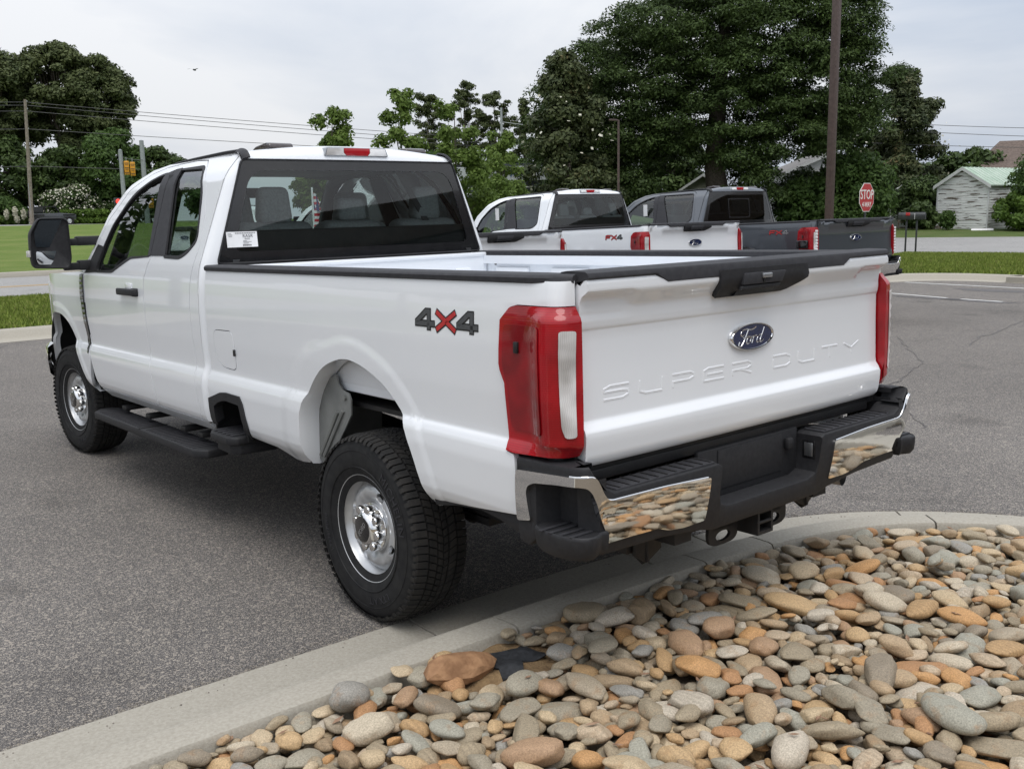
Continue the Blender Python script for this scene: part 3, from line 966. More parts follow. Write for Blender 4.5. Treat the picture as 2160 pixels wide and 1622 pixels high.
    def ztop(s):
        s = abs(s)
        if s < .312: return .632 + .0 * s
        return float(np.interp(s, [.312, .314, .86, .93, .965, 1.3], [.79, .803, .806, .85, .905, .897]))
    ss = [0, .15, .25, .300, .311, .3125, .33, .40, .60, .82, .86, .895, .93, .965] + list(np.linspace(a1, a2, 6)[1:]) + [1.10, 1.20, 1.29]
    for s in ss:
        zt = ztop(s)
        if s == .300: zt = .650
        if s == .311: zt = .70
        zb = float(np.interp(s, [0, .36, .44, .92, .93, 1.3], [.552, .552, .585, .60, .845 if detail else .60, .845 if detail else .60]))
        dp = float(np.interp(s, [0, .90, 1.0, 1.3], [.12, .12, .09, .075]))
        row = []
        for o, z in ((.04, zb - .004), (.006, zb), (.001, zb + .01), (.001, zt - .012), (.004, zt - .004), (.013, zt), (dp, zt), (dp, zt - .02)):
            x, y = bpath(s, o); row.append((-float(x), float(y) + .13 * max(0.0, .79 - z) * (1.0 if s < .95 else .4), z))
        G.append(row)
    mb.grid(G)
    R2 = MB().add([(-x, y, z) for x, y, z in mb.V], [tuple(reversed(f)) for f in mb.F])
    mb.add(R2.V, R2.F)
    bump_ = part('rear_bumper', mb.mesh('rear_bumper', M['black_plastic'], 40))
    put('plate_recess', MB().rbox((0, -1.240, .725), (.62, .02, .19), .006).rbox((.0, -1.252, .735), (.40, .008, .15), .004).rbox((.235, -1.262, .765), (.04, .03, .05), .012).mesh('plate_recess', M['black_plastic']), bump_)
    mb = MB().rbox((0, -1.22, .830), (1.72, .03, .04), .006)
    put('bumper_back_lip', mb.mesh('bumper_back_lip', M['frame_black']), bump_)
    for s in (-1, 1):
        pd = MB().rbox((s * .59, -1.305, .806), (.50, .095, .010), .004)
        stp = put('step_pad', pd.mesh('step_pad', M['dark_plastic']), bump_)
        if detail:
            gv = MB()
            for k in range(11): gv.box((s * .59 - .23 + .046 * k, -1.305, .8122), (.006, .088, .003))
            put('pad_groove', gv.mesh('pad_groove', M['frame_black'], 0), stp)
    if detail:
        put('trailer_socket', MB().rbox((.3105, -1.305, .735), (.006, .058, .075), .004, 2).mesh('trailer_socket', M['gloss_black']), bump_)
        put('socket_cover', MB().rbox((.3065, -1.305, .735), (.004, .038, .055), .004, 2).mesh('socket_cover', M['alloy']), bump_)
    # corner step pockets
    mb = MB(); G = []
    for s in np.linspace(.895, 1.235, 12):
        x, y = bpath(s, .085 if .93 < s < 1.2 else .004); G.append([(-float(x), float(y), .86), (-float(x), float(y), .655)])
    mb.grid(G)
    G = []
    for s in np.linspace(.895, 1.24, 12):
        x, y = bpath(s, .003); x2, y2 = bpath(s, .09); zc = float(np.interp(s, [.895, .965, 1.24], [.848, .852, .83]))
        G.append([(-float(x), float(y), zc), (-float(x2), float(y2), zc)])
    mb.grid(G)
    mboth('step_pocket', mb, M['black_plastic'], 40)
    sp = cr([(-.925, -1.372), (-.975, -1.392), (-1.015, -1.376), (-1.040, -1.325), (-1.046, -1.26), (-1.038, -1.20), (-1.020, -1.155), (-.98, -1.14)], 4) + [(-.90, -1.14), (-.90, -1.376)]
    mb = MB(); G = []
    q = np.array(sp); c = np.array((-.97, -1.27))
    for k, (f, z) in enumerate(((.55, .608), (.86, .612), (.97, .63), (1.0, .664), (1.0, .678), (.985, .686), (.94, .690), (.92, .687), (.5, .687), (.02, .687))):
        G.append([(c[0] + (p[0] - c[0]) * f, c[1] + (p[1] - c[1]) * f, z) for p in sp] + [(c[0] + (sp[0][0] - c[0]) * f, c[1] + (sp[0][1] - c[1]) * f, z)])
    mb.grid(G)
    cs = mboth('corner_step', mb, M['black_plastic'], 40)
    if detail:
        for s, o in zip((-1, 1), cs):
            rb = MB()
            for k in range(4): rb.rbox((s * .985, -1.215 - .04 * k, .6895), (.135 - .012 * k, .016, .005), .002)
            put('step_tread', rb.mesh('step_tread', M['dark_plastic']), o)
    mb = MB().prism([(-1.045, .682), (-1.13, .690), (-1.15, .64), (-1.10, .60), (-1.05, .612)], -1.0, -.93, 'x', .006)
    mboth('bumper_end', mb, M['black_plastic'])
    # hitch
    mb = MB()
    def sq_tube(y0, y1, x, z, o, i):
        for a in range(4):
            dx, dz, sx, sz = [((o + i) / 2, 0, o - i, o * 2), (-(o + i) / 2, 0, o - i, o * 2), (0, (o + i) / 2, i * 2, o - i), (0, -(o + i) / 2, i * 2, o - i)][a]
            mb.box((x + dx, (y0 + y1) / 2, z + dz), (sx, y1 - y0, sz))
    sq_tube(-1.315, -1.0, .012, .505, .048, .036)
    mb.rbox((.012, -1.310, .505), (.10, .012, .012), .004)
    mb.rbox((0, -1.10, .52), (1.16, .09, .10), .012)
    for s in (-1, 1): mb.prism([(s * .56, .60), (s * .56, .47), (s * .50, .43), (s * .42, .47), (s * .42, .60)], -1.17, -1.155, 'y', .003); mb.prism([(-1.02, .60), (-1.16, .60), (-1.18, .44), (-1.15, .42), (-1.06, .47)], s * .50 - .006, s * .50 + .006, 'x', .003)
    for cx in (-.150, .165):
        o = [(cx + .088 * math.copysign(abs(math.cos(a)) ** .6, math.cos(a)), .486 + .050 * math.copysign(abs(math.sin(a)) ** .6, math.sin(a))) for a in np.linspace(0, 2 * PI, 24, endpoint=False)]
        i = [(cx + .044 * math.cos(a), .470 + .020 * math.sin(a)) for a in np.linspace(0, 2 * PI, 24, endpoint=False)]
        for y in (0, 1):
            n0 = len(mb.V); yy = -1.24 + .014 * y
            mb.V += [(u, yy, v) for u, v in o] + [(u, yy, v) for u, v in i]
            for k in range(24): mb.F.append((n0 + k, n0 + (k + 1) % 24, n0 + 24 + (k + 1) % 24, n0 + 24 + k))
        n1 = len(mb.V) - 48
        for k in range(24):
            k2 = (k + 1) % 24
            mb.F.append((n1 - 48 + k, n1 - 48 + k2, n1 + k2, n1 + k)); mb.F.append((n1 - 24 + k, n1 - 24 + k2, n1 + 24 + k2, n1 + 24 + k))
        mb.box((cx, -1.18, .505), (.11, .12, .014))
    part('hitch_receiver', mb.mesh('hitch_receiver', M['frame_black'], 35))
    part('exhaust_tip', MB().tube([(.70, -.6, .53), (.73, -.98, .52), (.77, -1.18, .512)], .042, 16, False).tube([(.72, -.98, .52), (.762, -1.178, .512)], .037, 16, False).mesh('exhaust_tip', M['alloy'], 50))
    # ---------------------------------------------------------------- chassis
    mb = MB()
    for s in (-1, 1):
        mb.box((s * .43, 1.9, .60), (.09, WB + 2.2, .17))
        mb.box((s * .62, .0, .50), (.075, 1.5, .035)); mb.box((s * .62, .0, .46), (.075, .9, .03))
        mb.tube([(s * .60, -.25, .42), (s * .52, -.42, .82)], .03, 8)
    mb.tube([(-.78, 0, .402), (.78, 0, .402)], .055, 12); mb.lathe([(-.17, .02), (-.10, .14), (0, .17), (.10, .14), (.17, .02)], 16, mtx=Matrix.Translation((.05, 0, .402)))
    mb.tube([(-.78, WB, .402), (.78, WB, .402)], .05, 10); mb.tube([(.03, .1, .42), (.03, 2.4, .60)], .05, 10)
    mb.rbox((0, 2.9, .62), (.5, .9, .28), .08); mb.rbox((-.55, 1.35, .62), (.32, 1.0, .28), .05); mb.rbox((0, WB, .72), (.8, .6, .3), .05)
    mb.tube([(.55, 2.6, .55), (.58, .5, .58), (.70, -.6, .53)], .045, 10)
    mb.lathe([(-.12, .25), (-.12, .36), (-.05, .395), (.05, .395), (.12, .36), (.12, .25)], 24, 'z', mtx=Matrix.Translation((0, -.72, .64)))
    part('chassis', mb.mesh('chassis', M['frame_black'], 40))
    part('floor_pan', MB().box((0, (Y(1.55) + WB - .5) / 2, .66), (1.78, WB - .5 - Y(1.55), .03)).box((0, .2, .90), (1.70, 2.4, .02)).box((0, WB + .3, .98), (1.4, 1.2, .02)).mesh('floor_pan', M['frame_black']))
    # wheels
    for (x, y, left, stt) in ((-.855, 0, 1, 0), (.855, 0, 0, 0), (-.815, WB, 1, rad(5) if sup else 0), (.862, WB, 0, rad(5) if sup else 0)):
        add_wheel(root, x, y, left, stt, detail)

    return root, part, both, mboth, side, hh, Y, ym, WB, LF, PAINT, st, bs, sup, (exq, crow)
def build_cab(ctx, detail, mirrors=True, rear_glass='car_glass'):
    root, part, both, mboth, side, hh, Y, ym, WB, LF, PAINT, st, bs, sup, (ex, crow) = ctx
    dW = WB - 4.16
    CB = LF - .03
    yB = Y(2.385)                                                   # shut line between the doors
    def off_side(o): return lambda u, v: np.stack([-hh(u, v) - o, u, v], -1)
    # ---------------------------------------------------------------- doors and side glass
    WF = ym([(3.262, 1.436), (3.226, 1.60), (3.165, 1.735), (2.97, 1.898), (2.741, 1.992), (2.60, 2.026), (2.505, 2.034), (2.345, 1.540), (2.66, 1.528), (2.955, 1.440)])
    WF = round_poly(WF, [.02, .05, .05, .08, .08, .05, .03, .02, .03, .03], 3)
    WR = ym([(2.335, 2.044), (1.985, 2.040), (1.945, 2.02), (1.83, 1.900), (1.715, 1.655), (1.715, 1.620), (1.785, 1.565), (1.88, 1.532), (2.115, 1.536)])
    if not sup:
        WR = [(Y(2.335), 2.044), (LF + .42, 2.040), (LF + .37, 2.02), (LF + .33, 1.92), (LF + .27, 1.64), (LF + .27, 1.60), (LF + .33, 1.555), (LF + .42, 1.532), (Y(2.115), 1.536)]
    WR = round_poly(WR, [.02, .04, .04, .06, .05, .04, .05, .04, .02], 3)
    fd = ym([(3.515, 1.425), (3.445, 1.46), (3.355, 1.62), (3.275, 1.765), (3.03, 1.945), (2.79, 2.038), (2.60, 2.066), (2.432, 2.072), (2.325, 1.53), (2.388, 1.41), (2.398, 1.28), (2.370, .94), (2.338, .875), (2.280, .66), (3.36, .66), (3.40, .72), (3.445, .83), (3.462, .90), (3.520, 1.12), (3.520, 1.35)])
    g = .003
    fdoor = both('front_door', panel(fd, side, st, [WF], hem=.03, bstep=.03 if detail else .06, sign=-1, rows=crow), PAINT)
    r0 = ym([(2.426, 2.074), (2.15, 2.078), (2.00, 2.070), (1.96, 2.045), (1.80, 1.93), (1.70, 1.76), (1.655, 1.58), (1.690, 1.40), (1.708, 1.27), (1.684, .94), (1.664, .867), (1.645, .757), (1.640, .66), (2.272, .66), (2.330, .875), (2.362, .94), (2.390, 1.28), (2.380, 1.41), (2.317, 1.53)])
    if not sup:
        e = LF
        r0 = [(Y(2.426), 2.074), (e + .50, 2.078), (e + .40, 2.070), (e + .34, 2.04), (e + .29, 1.93), (e + .20, 1.58), (e + .20, 1.27), (e + .26, .95), (e + .42, .72), (e + .46, .66), (Y(2.272), .66), (Y(2.330), .875), (Y(2.362), .94), (Y(2.390), 1.28), (Y(2.380), 1.41), (Y(2.317), 1.53)]
    rdoor = both('rear_door', panel(r0, side, st, [WR], hem=.03, bstep=.03 if detail else .06, sign=-1, rows=crow), PAINT)
    def shrink(P, d):
        q = np.array(P); c = q.mean(0); return [tuple(c + (p - c) * (1 - d / np.linalg.norm(p - c))) for p in q]
    for W_, dr, gm in ((WF, fdoor, 'side_glass'), (WR, rdoor, 'side_glass' if rear_glass != 'privacy_glass' else 'dark_glass')):
        p = panel(W_, off_side(-.010), .10, hem=0, bstep=.06, sign=-1)
        put('window', pmesh('window', p, M[gm]), dr[0]); put('window', pmesh('window', mir(p), M[gm]), dr[1])
        q = np.array(W_); c = q.mean(0); wd = [tuple(c + (p_ - c) * (1 + .006 / np.linalg.norm(p_ - c))) for p_ in q]
        p = panel(wd, off_side(.0035), .05, [shrink(W_, .014)], hem=.02, bstep=.03, sign=-1)
        put('window_trim', pmesh('window_trim', p, M['black_plastic']), dr[0]); put('window_trim', pmesh('window_trim', mir(p), M['black_plastic']), dr[1])
    # black pillar covers either side of the shut line
    p = panel(ym([(2.535, 2.030), (2.427, 2.046), (2.327, 1.545), (2.365, 1.540)]), off_side(.005), .05, hem=.01, bstep=.03, sign=-1)
    for a, q in zip(fdoor, (p, mir(p))): put('pillar_cover', pmesh('pillar_cover', q, M['dark_plastic']), a)
    p = panel(ym([(2.420, 2.048), (2.322, 2.052), (2.100, 1.545), (2.320, 1.545)]), off_side(.005), .05, hem=.01, bstep=.03, sign=-1)
    for a, q in zip(rdoor, (p, mir(p))): put('pillar_cover', pmesh('pillar_cover', q, M['dark_plastic']), a)
    p = panel(ym([(3.50, 1.425), (3.44, 1.455), (3.345, 1.615), (3.225, 1.60), (3.262, 1.436)]), off_side(.005), .05, hem=.01, bstep=.03, sign=-1)
    for a, q in zip(fdoor, (p, mir(p))): put('mirror_base', pmesh('mirror_base', q, M['black_plastic']), a)
    # handles
    hs = [(fdoor, 2.635)] + ([] if sup else [(rdoor, None)])
    for dr, yy in hs:
        yy = Y(yy) if yy else LF + .45
        for s, a in zip((-1, 1), dr):
            x = float(hh(yy, 1.325)) + .022
            mb = MB().rbox((s * x, yy, 1.325), (.026, .30, .042), .010, 3)
            ho = put('door_handle', mb.mesh('door_handle', M['black_plastic'], 50), a)
            put('handle_base', MB().rbox((s * (x - .012), yy - .115, 1.325), (.03, .075, .050), .010, 2).mesh('handle_base', M['black_plastic'], 50), a)
            if detail: put('handle_cup', MB().rbox((s * (x - .0215), yy + .01, 1.352), (.006, .11, .05), .003, 2).mesh('handle_cup', PAINT, 50), a)
    # dark rubber behind the shut lines
    mb = MB()
    for L in (fd, r0):
        q = list(L) + [L[0]]
        mb.tube([(-float(hh(a, b)) + .034, a, b) for a, b in resample(L, .08)] , .012, 5, False)
    mboth('door_seal', mb, M['frame_black'], 60)
    # ---------------------------------------------------------------- cab side, sill
    rT = [(a, b) for a, b in r0[:13]] if sup else r0[:10]
    top = ym([(3.60, 1.445), (3.50, 1.475), (3.395, 1.645), (3.31, 1.80), (3.06, 1.985), (2.83, 2.065), (2.60, 2.086), (2.20, 2.092)]) + [(LF + .10, 2.088)]
    fT = [fd[0], fd[1], fd[2], fd[3], fd[4], fd[5], fd[6], fd[7]]
    sh = lambda L, dz, dy: [(a + dy, b + dz) for a, b in L]
    cs = top + [(LF + .085, .645)] + [(Y(1.633) if sup else LF + .45, .645)]
    edge = list(reversed(rT))
    q = []
    for a, b in edge: q.append((a - (.006 if b < 1.9 else .002), b + (.006 if b > 1.95 else 0)))
    cs += q + [(a + (.004 if b < 2.0 else 0), b + .006) for a, b in reversed(fT)]
    both('cab_side', panel(cs, side, st, hem=.02, bstep=.03 if detail else .06, sign=-1, rows=crow), PAINT)
    p = panel([(LF + .09, .652), (LF + .09, .60), (Y(3.30), .60), (Y(3.36), .652)], side, .05, hem=.06, sign=-1)
    both('rocker_panel', p, PAINT)
    # ---------------------------------------------------------------- cab back, corners, roof
    gw = lambda z: .880 - (np.asarray(z, float) - 1.505) * .338
    yb = lambda x, z: CB + np.clip(np.asarray(z, float) - 1.505, 0, 1) * .075 + .05 * np.abs(np.asarray(x, float) / .88) ** 3
    mb = MB(); G = []
    for z in np.linspace(.66, 2.086, 34):
        y0 = LF + .086
        h0 = float(hh(y0, z)); w2 = float(gw(max(z, 1.40))) - .002 if z < 2.05 else float(gw(2.05))
        P0 = np.array((-h0, y0, z)); P2 = np.array((-w2, float(yb(w2, z)) if z < 2.05 else float(yb(w2, 2.05)) + (z - 2.05) * 1.2, z)); P1 = np.array((-(h0 - .004), P2[1] + .012, z))
        G.append([tuple((1 - t) ** 2 * P0 + 2 * t * (1 - t) * P1 + t * t * P2) for t in np.linspace(0, 1, 9)])
    mb.grid(G)
    mboth('cab_corner', mb, PAINT, 80)
    part('cab_back', MB().box((0, CB + .02, 1.08), (1.72, .02, .82)).mesh('cab_back', PAINT))
    bkf = lambda u, v: np.stack([u, yb(u, v), v], -1)
    gz0, gz1 = 1.500, 2.046
    gl = round_poly([(-float(gw(gz1)), gz1), (-float(gw(gz0)), gz0), (float(gw(gz0)), gz0), (float(gw(gz1)), gz1)], .025, 3)
    rg = part('rear_window', pmesh('rear_window', panel(gl, bkf, .10, hem=0, bstep=.08, sign=1, offset=-.004), M[rear_glass]))
    fi = round_poly([(-.655, 1.990), (-.785, 1.56), (.785, 1.56), (.655, 1.990)], [.10, .05, .05, .10], 6)
    put('frit_band', pmesh('frit_band', panel(gl, bkf, .06, [fi], hem=.003, bstep=.04, sign=1, offset=-.0015), M['gloss_black']), rg)
    if not sup:
        pass
    part('window_seal', MB().tube([(a, float(yb(a, b)), b) for a, b in resample(gl, .06)] + [(gl[0][0], float(yb(gl[0][0], gl[0][1])), gl[0][1])], .006, 6).mesh('window_seal', M['black_plastic'], 60))
    yR0 = LF + .17; yR1 = Y(2.98)
    def zr(x, y):
        x = np.asarray(x, float); y = np.asarray(y, float)
        return 2.143 - .046 * np.abs(x / .655) ** 2.3 - .062 * sms(Y(2.25), yR1 + .1, y) - .006 * sms(yR0 + .3, yR0, y)
    rf = lambda u, v: np.stack([u, v, zr(u, v)], -1)
    roof = part('roof', pmesh('roof', panel(round_poly([(-.655, yR0), (.655, yR0), (.655, yR1 - .04), (.5, yR1), (-.5, yR1), (-.655, yR1 - .04)], .01, 2), rf, .10, hem=.03, sign=1), PAINT))
    G = []
    for x in np.linspace(-.672, .672, 29):
        xr = max(-.655, min(.655, x))
        P0 = np.array((x, yR0 + .002, float(zr(xr, yR0)))); P2 = np.array((x, float(yb(x, 2.048)) - .004, 2.048)); P1 = np.array((x, P2[1] + .010, P0[2] + .004))
        G.append([tuple((1 - t) ** 2 * P0 + 2 * t * (1 - t) * P1 + t * t * P2) for t in np.linspace(0, 1, 10)])
    header = part('roof_header', MB().grid(G).mesh('roof_header', PAINT, 80))
    part('headliner', MB().box((0, (yR0 + yR1) / 2, 2.045), (1.26, yR1 - yR0 - .1, .02)).mesh('headliner', M['headliner']))
    # black ditch strips
    xq = .668; zq = float(zr(.655, yR0)); yq = float(yb(xq, 2.048)) - .004
    pth = []
    for t in (1.0, .8, .6, .4, .2, 0):
        p = (1 - t) ** 2 * np.array((yR0, zq)) + 2 * t * (1 - t) * np.array((yq + .010, zq + .004)) + t * t * np.array((yq, 2.048))
        pth.append((-xq - .012 * t, p[0] - .010 * t - .004, p[1] + .010 * (1 - t) + .004 * t))
    pth += [(-.664, LF + .40, float(zr(.655, LF + .40)) + .006), (-.660, Y(2.5), float(zr(.655, Y(2.5))) + .006), (-.660, Y(2.85), float(zr(.655, Y(2.85))) + .004), (-.690, Y(3.05), 2.000), (-.745, Y(3.3), 1.83)]
    mb = MB()
    P = [Vector(p) for p in cr(pth, 5)]; G = []
    for i, p in enumerate(P):
        t = (P[min(i + 1, len(P) - 1)] - P[max(i - 1, 0)]).normalized()
        a = t.cross(Vector((-.55, -.25, .8))).normalized(); n = a.cross(t).normalized()
        kw = 1.0 if i < 22 else .30
        G.append([tuple(p + a * u * kw + n * v) for u, v in ((-.022, -.010), (-.022, .000), (-.014, .004), (.014, .004), (.022, .000), (.022, -.010))])
    mb.grid(G); mb.F.append(tuple(range(6)))
    mboth('roof_moulding', mb, M['dark_plastic'], 40)
    # third brake lamp
    ybk = float(yb(0, 2.048)); zc = 2.094; yy = CB + .056
    tb = part('third_brake_light', MB().prism(round_poly([(-.212, 2.070), (.212, 2.070), (.195, 2.120), (-.195, 2.120)], .010, 3), yy - .022, yy + .05, 'y', .003).mesh('third_brake_light', M['alloy'], 40))
    put('red_lens', MB().prism([(-.070, 2.073), (.070, 2.073), (.085, 2.090), (.085, 2.116), (-.085, 2.116), (-.085, 2.090)], yy - .026, yy, 'y', .003).mesh('red_lens', M['red_lens'], 40), tb)
    for s in (-1, 1):
        put('clear_lens', MB().prism([(s * .072, 2.075), (s * .202, 2.075), (s * .188, 2.114), (s * .088, 2.114), (s * .088, 2.090)], yy - .025, yy, 'y', .002).mesh('clear_lens', M['clear_lens'], 40), tb)
    # roof clearance lamps
    for x in (-.40, .51):
        y0 = LF + .20
        bm = MB(); z0 = float(zr(x, y0)) - .004
        bm.prism([(y0 - .06, z0), (y0 + .18, z0 - .002), (y0 + .12, z0 + .022), (y0 - .01, z0 + .034), (y0 - .05, z0 + .028)], x - .075, x + .075, 'x', .010)
        part('clearance_lamp', bm.mesh('clearance_lamp', M['amber'], 40))
    # ---------------------------------------------------------------- front end
    fe = [(Y(3.526), .66), (Y(3.526), .90), (Y(3.590), 1.12), (Y(3.590), 1.36), (Y(3.575), 1.425), (Y(3.62), 1.432), (WB + .45, 1.395), (WB + .78, 1.36), (WB + .84, 1.20), (WB + .84, .86), (WB + .52, .84)] 
    fe = [(Y(3.528), .655), (Y(3.468), .83), (Y(3.480), .90), (Y(3.536), 1.12), (Y(3.536), 1.35), (Y(3.53), 1.425), (Y(3.62), 1.432), (WB + .45, 1.395), (WB + .74, 1.36), (WB + .78, 1.20), (WB + .78, .88), (WB + .49, .86)]
    fa = [(a + WB, b) for a, b in FARCH if b > .62]
    fe += fa[3:] + [(WB - .60, .635)]
    both('fender', panel(fe, side, .04, hem=.02, bstep=.025 if detail else .06, sign=-1, extra=ex, rows=crow), PAINT)
    mb = MB(); G = []; mw = MB(); Gw = []
    for a, b in FARCH:
        h0 = float(hh(a + WB, b)); G.append([(-h0 + .002, a + WB, b), (-h0 + .05, a * .985 + WB, b)]); Gw.append([(-.93, a * 1.03 + WB, b + .015), (-.50, a * 1.03 + WB, b + .015)])
    mb.grid(G); mboth('arch_lip', mb, PAINT, 60); mw.grid(Gw); mboth('wheel_well', mw, M['frame_black'], 60)
    def hood(u, v):
        k = np.clip((v - Y(3.6)) / (WB + .8 - Y(3.6)), 0, 1)
        return np.stack([u * (1 - .0 * k), v, 1.455 - .03 * k - .10 * k ** 6 - .05 * np.abs(u / .9) ** 4 + .018 * (1 - sms(.35, .45, np.abs(u)))], -1)
    hw = lambda v: float(hh(v, 1.42)) - .01
    hv = np.linspace(Y(3.62), WB + .76, 9)
    part('hood', pmesh('hood', panel([(-hw(v), v) for v in hv] + [(hw(v), v) for v in reversed(hv)], hood, .10, hem=.03, sign=-1 if False else 1), PAINT))
    mb = MB().rbox((0, WB + .74, 1.12), (1.46, .10, .46), .03)
    for k in range(5): mb.rbox((0, WB + .795, .95 + .085 * k), (1.20, .03, .035), .008)
    gr = part('grille', mb.mesh('grille', M['black_plastic'], 40))
    for s in (-1, 1):
        put('headlamp', MB().rbox((s * .72, WB + .72, 1.14), (.22, .16, .40), .03).mesh('headlamp', M['clear_lens'], 40), gr)
    mb = MB(); G = []
    for s in np.linspace(-1, 1, 33):
        a = abs(s); x = s * .985 + (.055 * math.sin(PI * (a - .72) / .28) * (1 if s > 0 else -1) if a > .72 else 0); y = WB + .90 - .52 * max(0, (a - .55) / .45) ** 2.4
        G.append([(x * .97, y - .05, .60), (x, y, .64), (x * 1.005, y + .015, .74), (x, y, .84), (x * .97, y - .06, .875)])
    mb.grid(G); part('front_bumper', mb.mesh('front_bumper', M['chrome'], 60))
    # windscreen
    def wsf(u, v):
        w_ = .64 + .17 * (1 - v)
        return np.stack([u * w_, Y(3.60) - (Y(3.60) - yR1 + .01) * v - .10 * u ** 2 * (1 - v) - .05 * u ** 2, 1.43 + .625 * v], -1)
    part('windscreen', pmesh('windscreen', panel([(-1, 0), (1, 0), (1, 1), (-1, 1)], wsf, .2, hem=0, sign=1), M['side_glass']))
    # ---------------------------------------------------------------- interior
    mb = MB().rbox((0, Y(3.30), 1.30), (1.62, .62, .30), .08, 3).rbox((0, Y(2.9), .98), (.34, .9, .26), .04)
    for s in (-1, 1): mb.rbox((s * .885, (Y(1.7) + Y(3.4)) / 2, 1.12), (.05, Y(3.4) - Y(1.7), .72), .02)
    mb.rbox((-.40, Y(3.10), 1.40), (.46, .22, .16), .05, 3)
    mb.rbox((0, Y(3.38), 1.42), (1.58, .40, .12), .04, 3)
    dash = part('dashboard', mb.mesh('dashboard', M['interior'], 50))
    for s in (-1, 1):
        part('pillar_trim', MB().tube([(s * .80, Y(3.42), 1.42), (s * .735, Y(3.20), 1.76), (s * .665, Y(2.96), 1.98), (s * .635, Y(2.70), 2.045), (s * .64, LF + .2, 2.055)], [.055, .05, .045, .04, .04], 8).mesh('pillar_trim', M['interior'], 60))
        part('pillar_trim', MB().tube([(s * .875, yB, 1.50), (s * .70, yB + .03, 2.0)], [.06, .05], 8).mesh('pillar_trim', M['interior'], 60))
    part('cab_lining', MB().box((0, CB + .045, 1.22), (1.60, .02, .60)).mesh('cab_lining', M['interior']))
    mb = MB()
    sw = [Vector((-.40 + .19 * math.cos(a), Y(2.93) - .19 * math.sin(a) * .42 * 1, 1.40 + .19 * math.sin(a) * .91)) for a in np.linspace(0, 2 * PI, 33)]
    mb.tube(sw, .016, 8, False); mb.rbox((-.40, Y(2.94), 1.40), (.30, .05, .06), .02); mb.rbox((-.40, Y(2.95), 1.40), (.13, .06, .13), .03)
    part('steering_wheel', mb.mesh('steering_wheel', M['interior'], 50))
    def seat(x, y, w, zb, zt, hz, hw_, hh_, posts=True):
        s = part('seat', MB().rbox((x, y + .26, zb - .07), (w, .56, .20), .07, 3).rbox((x, y - .03, (zb + zt) / 2), (w, .17, zt - zb + .1), .06, 3).mesh('seat', M['seat'], 60))
        hr = MB(); bm = bmesh.new(); bmesh.ops.create_cube(bm, size=1)
        bmesh.ops.scale(bm, vec=(hw_, .11, hh_), verts=bm.verts)
        for v in bm.verts:
            if v.co.z > 0: v.co.x *= .86; v.co.y *= .75
        bmesh.ops.bevel(bm, geom=list(bm.edges), offset=.036, segments=4, affect='EDGES', profile=.5)
        bmesh.ops.translate(bm, vec=(x, y - .05, hz), verts=bm.verts); hr.bm(bm)
        put('headrest', hr.mesh('headrest', M['seat'], 60), s)
        for k in (-1, 1): put('headrest_post', MB().tube([(x + k * hw_ * .27, y - .05, zt - .02), (x + k * hw_ * .27, y - .05, hz - hh_ * .45)], .0085, 8).mesh('headrest_post', M['chrome'], 50), s)
    for x in (-.42, .42): seat(x, Y(2.35), .52, 1.02, 1.66, 1.80, .26, .20)
    y0 = CB + .20
    part('seat_back_panel', MB().rbox((0, CB + .085, 1.42), (1.56, .035, .50), .012).mesh('seat_back_panel', M['frame_black'], 40))
    part('seat_belt', MB().add([(.27, CB + .10, 2.04), (.315, CB + .10, 2.04), (.53, CB + .10, 1.70), (.485, CB + .10, 1.70), (.27, CB + .104, 2.04), (.315, CB + .104, 2.04), (.53, CB + .104, 1.70), (.485, CB + .104, 1.70)], [(0, 1, 2, 3), (7, 6, 5, 4), (0, 4, 5, 1), (1, 5, 6, 2), (2, 6, 7, 3), (3, 7, 4, 0)]).mesh('seat_belt', M['interior'], 0))
    seat(-.49, y0, .46, 1.02, 1.665, 1.805, .205, .20); seat(0, y0, .40, 1.02, 1.665, 1.775, .20, .13); seat(.53, y0, .46, 1.02, 1.665, 1.805, .205, .20)
    part('inside_mirror', MB().rbox((0, Y(3.02), 1.93), (.24, .03, .07), .012).tube([(0, Y(3.02), 1.93), (0, Y(3.10), 2.0)], .008, 6).mesh('inside_mirror', M['interior'], 40))
    # ---------------------------------------------------------------- tow mirrors
    for s in (-1, 1):
        y0 = Y(3.35)
        V = round_poly([(-1.322, 1.475), (-1.100, 1.462), (-1.082, 1.53), (-1.082, 1.775), (-1.11, 1.795), (-1.268, 1.795), (-1.325, 1.70), (-1.332, 1.56)], .022, 3)
        mb = MB(); q = np.array(V); c = q.mean(0); G = []
        for f, dy in ((.2, .16), (.62, .155), (.85, .12), (.95, .07), (1.0, .02), (1.0, .0), (.985, -.006), (.95, -.007), (.93, .004), (.90, .008), (.02, .009)):
            G.append([(s * -(c[0] + (a - c[0]) * f), y0 + dy, c[1] + (b - c[1]) * f) for a, b in V + V[:1]])
        mb.grid(G)
        mm = part('wing_mirror', mb.mesh('wing_mirror', M['black_plastic'], 40))
        up_ = round_poly([(-1.300, 1.610), (-1.098, 1.602), (-1.098, 1.770), (-1.12, 1.780), (-1.262, 1.780), (-1.302, 1.70)], .015, 3)
        lo_ = round_poly([(-1.300, 1.585), (-1.098, 1.578), (-1.100, 1.490), (-1.290, 1.498), (-1.302, 1.53)], .015, 3)
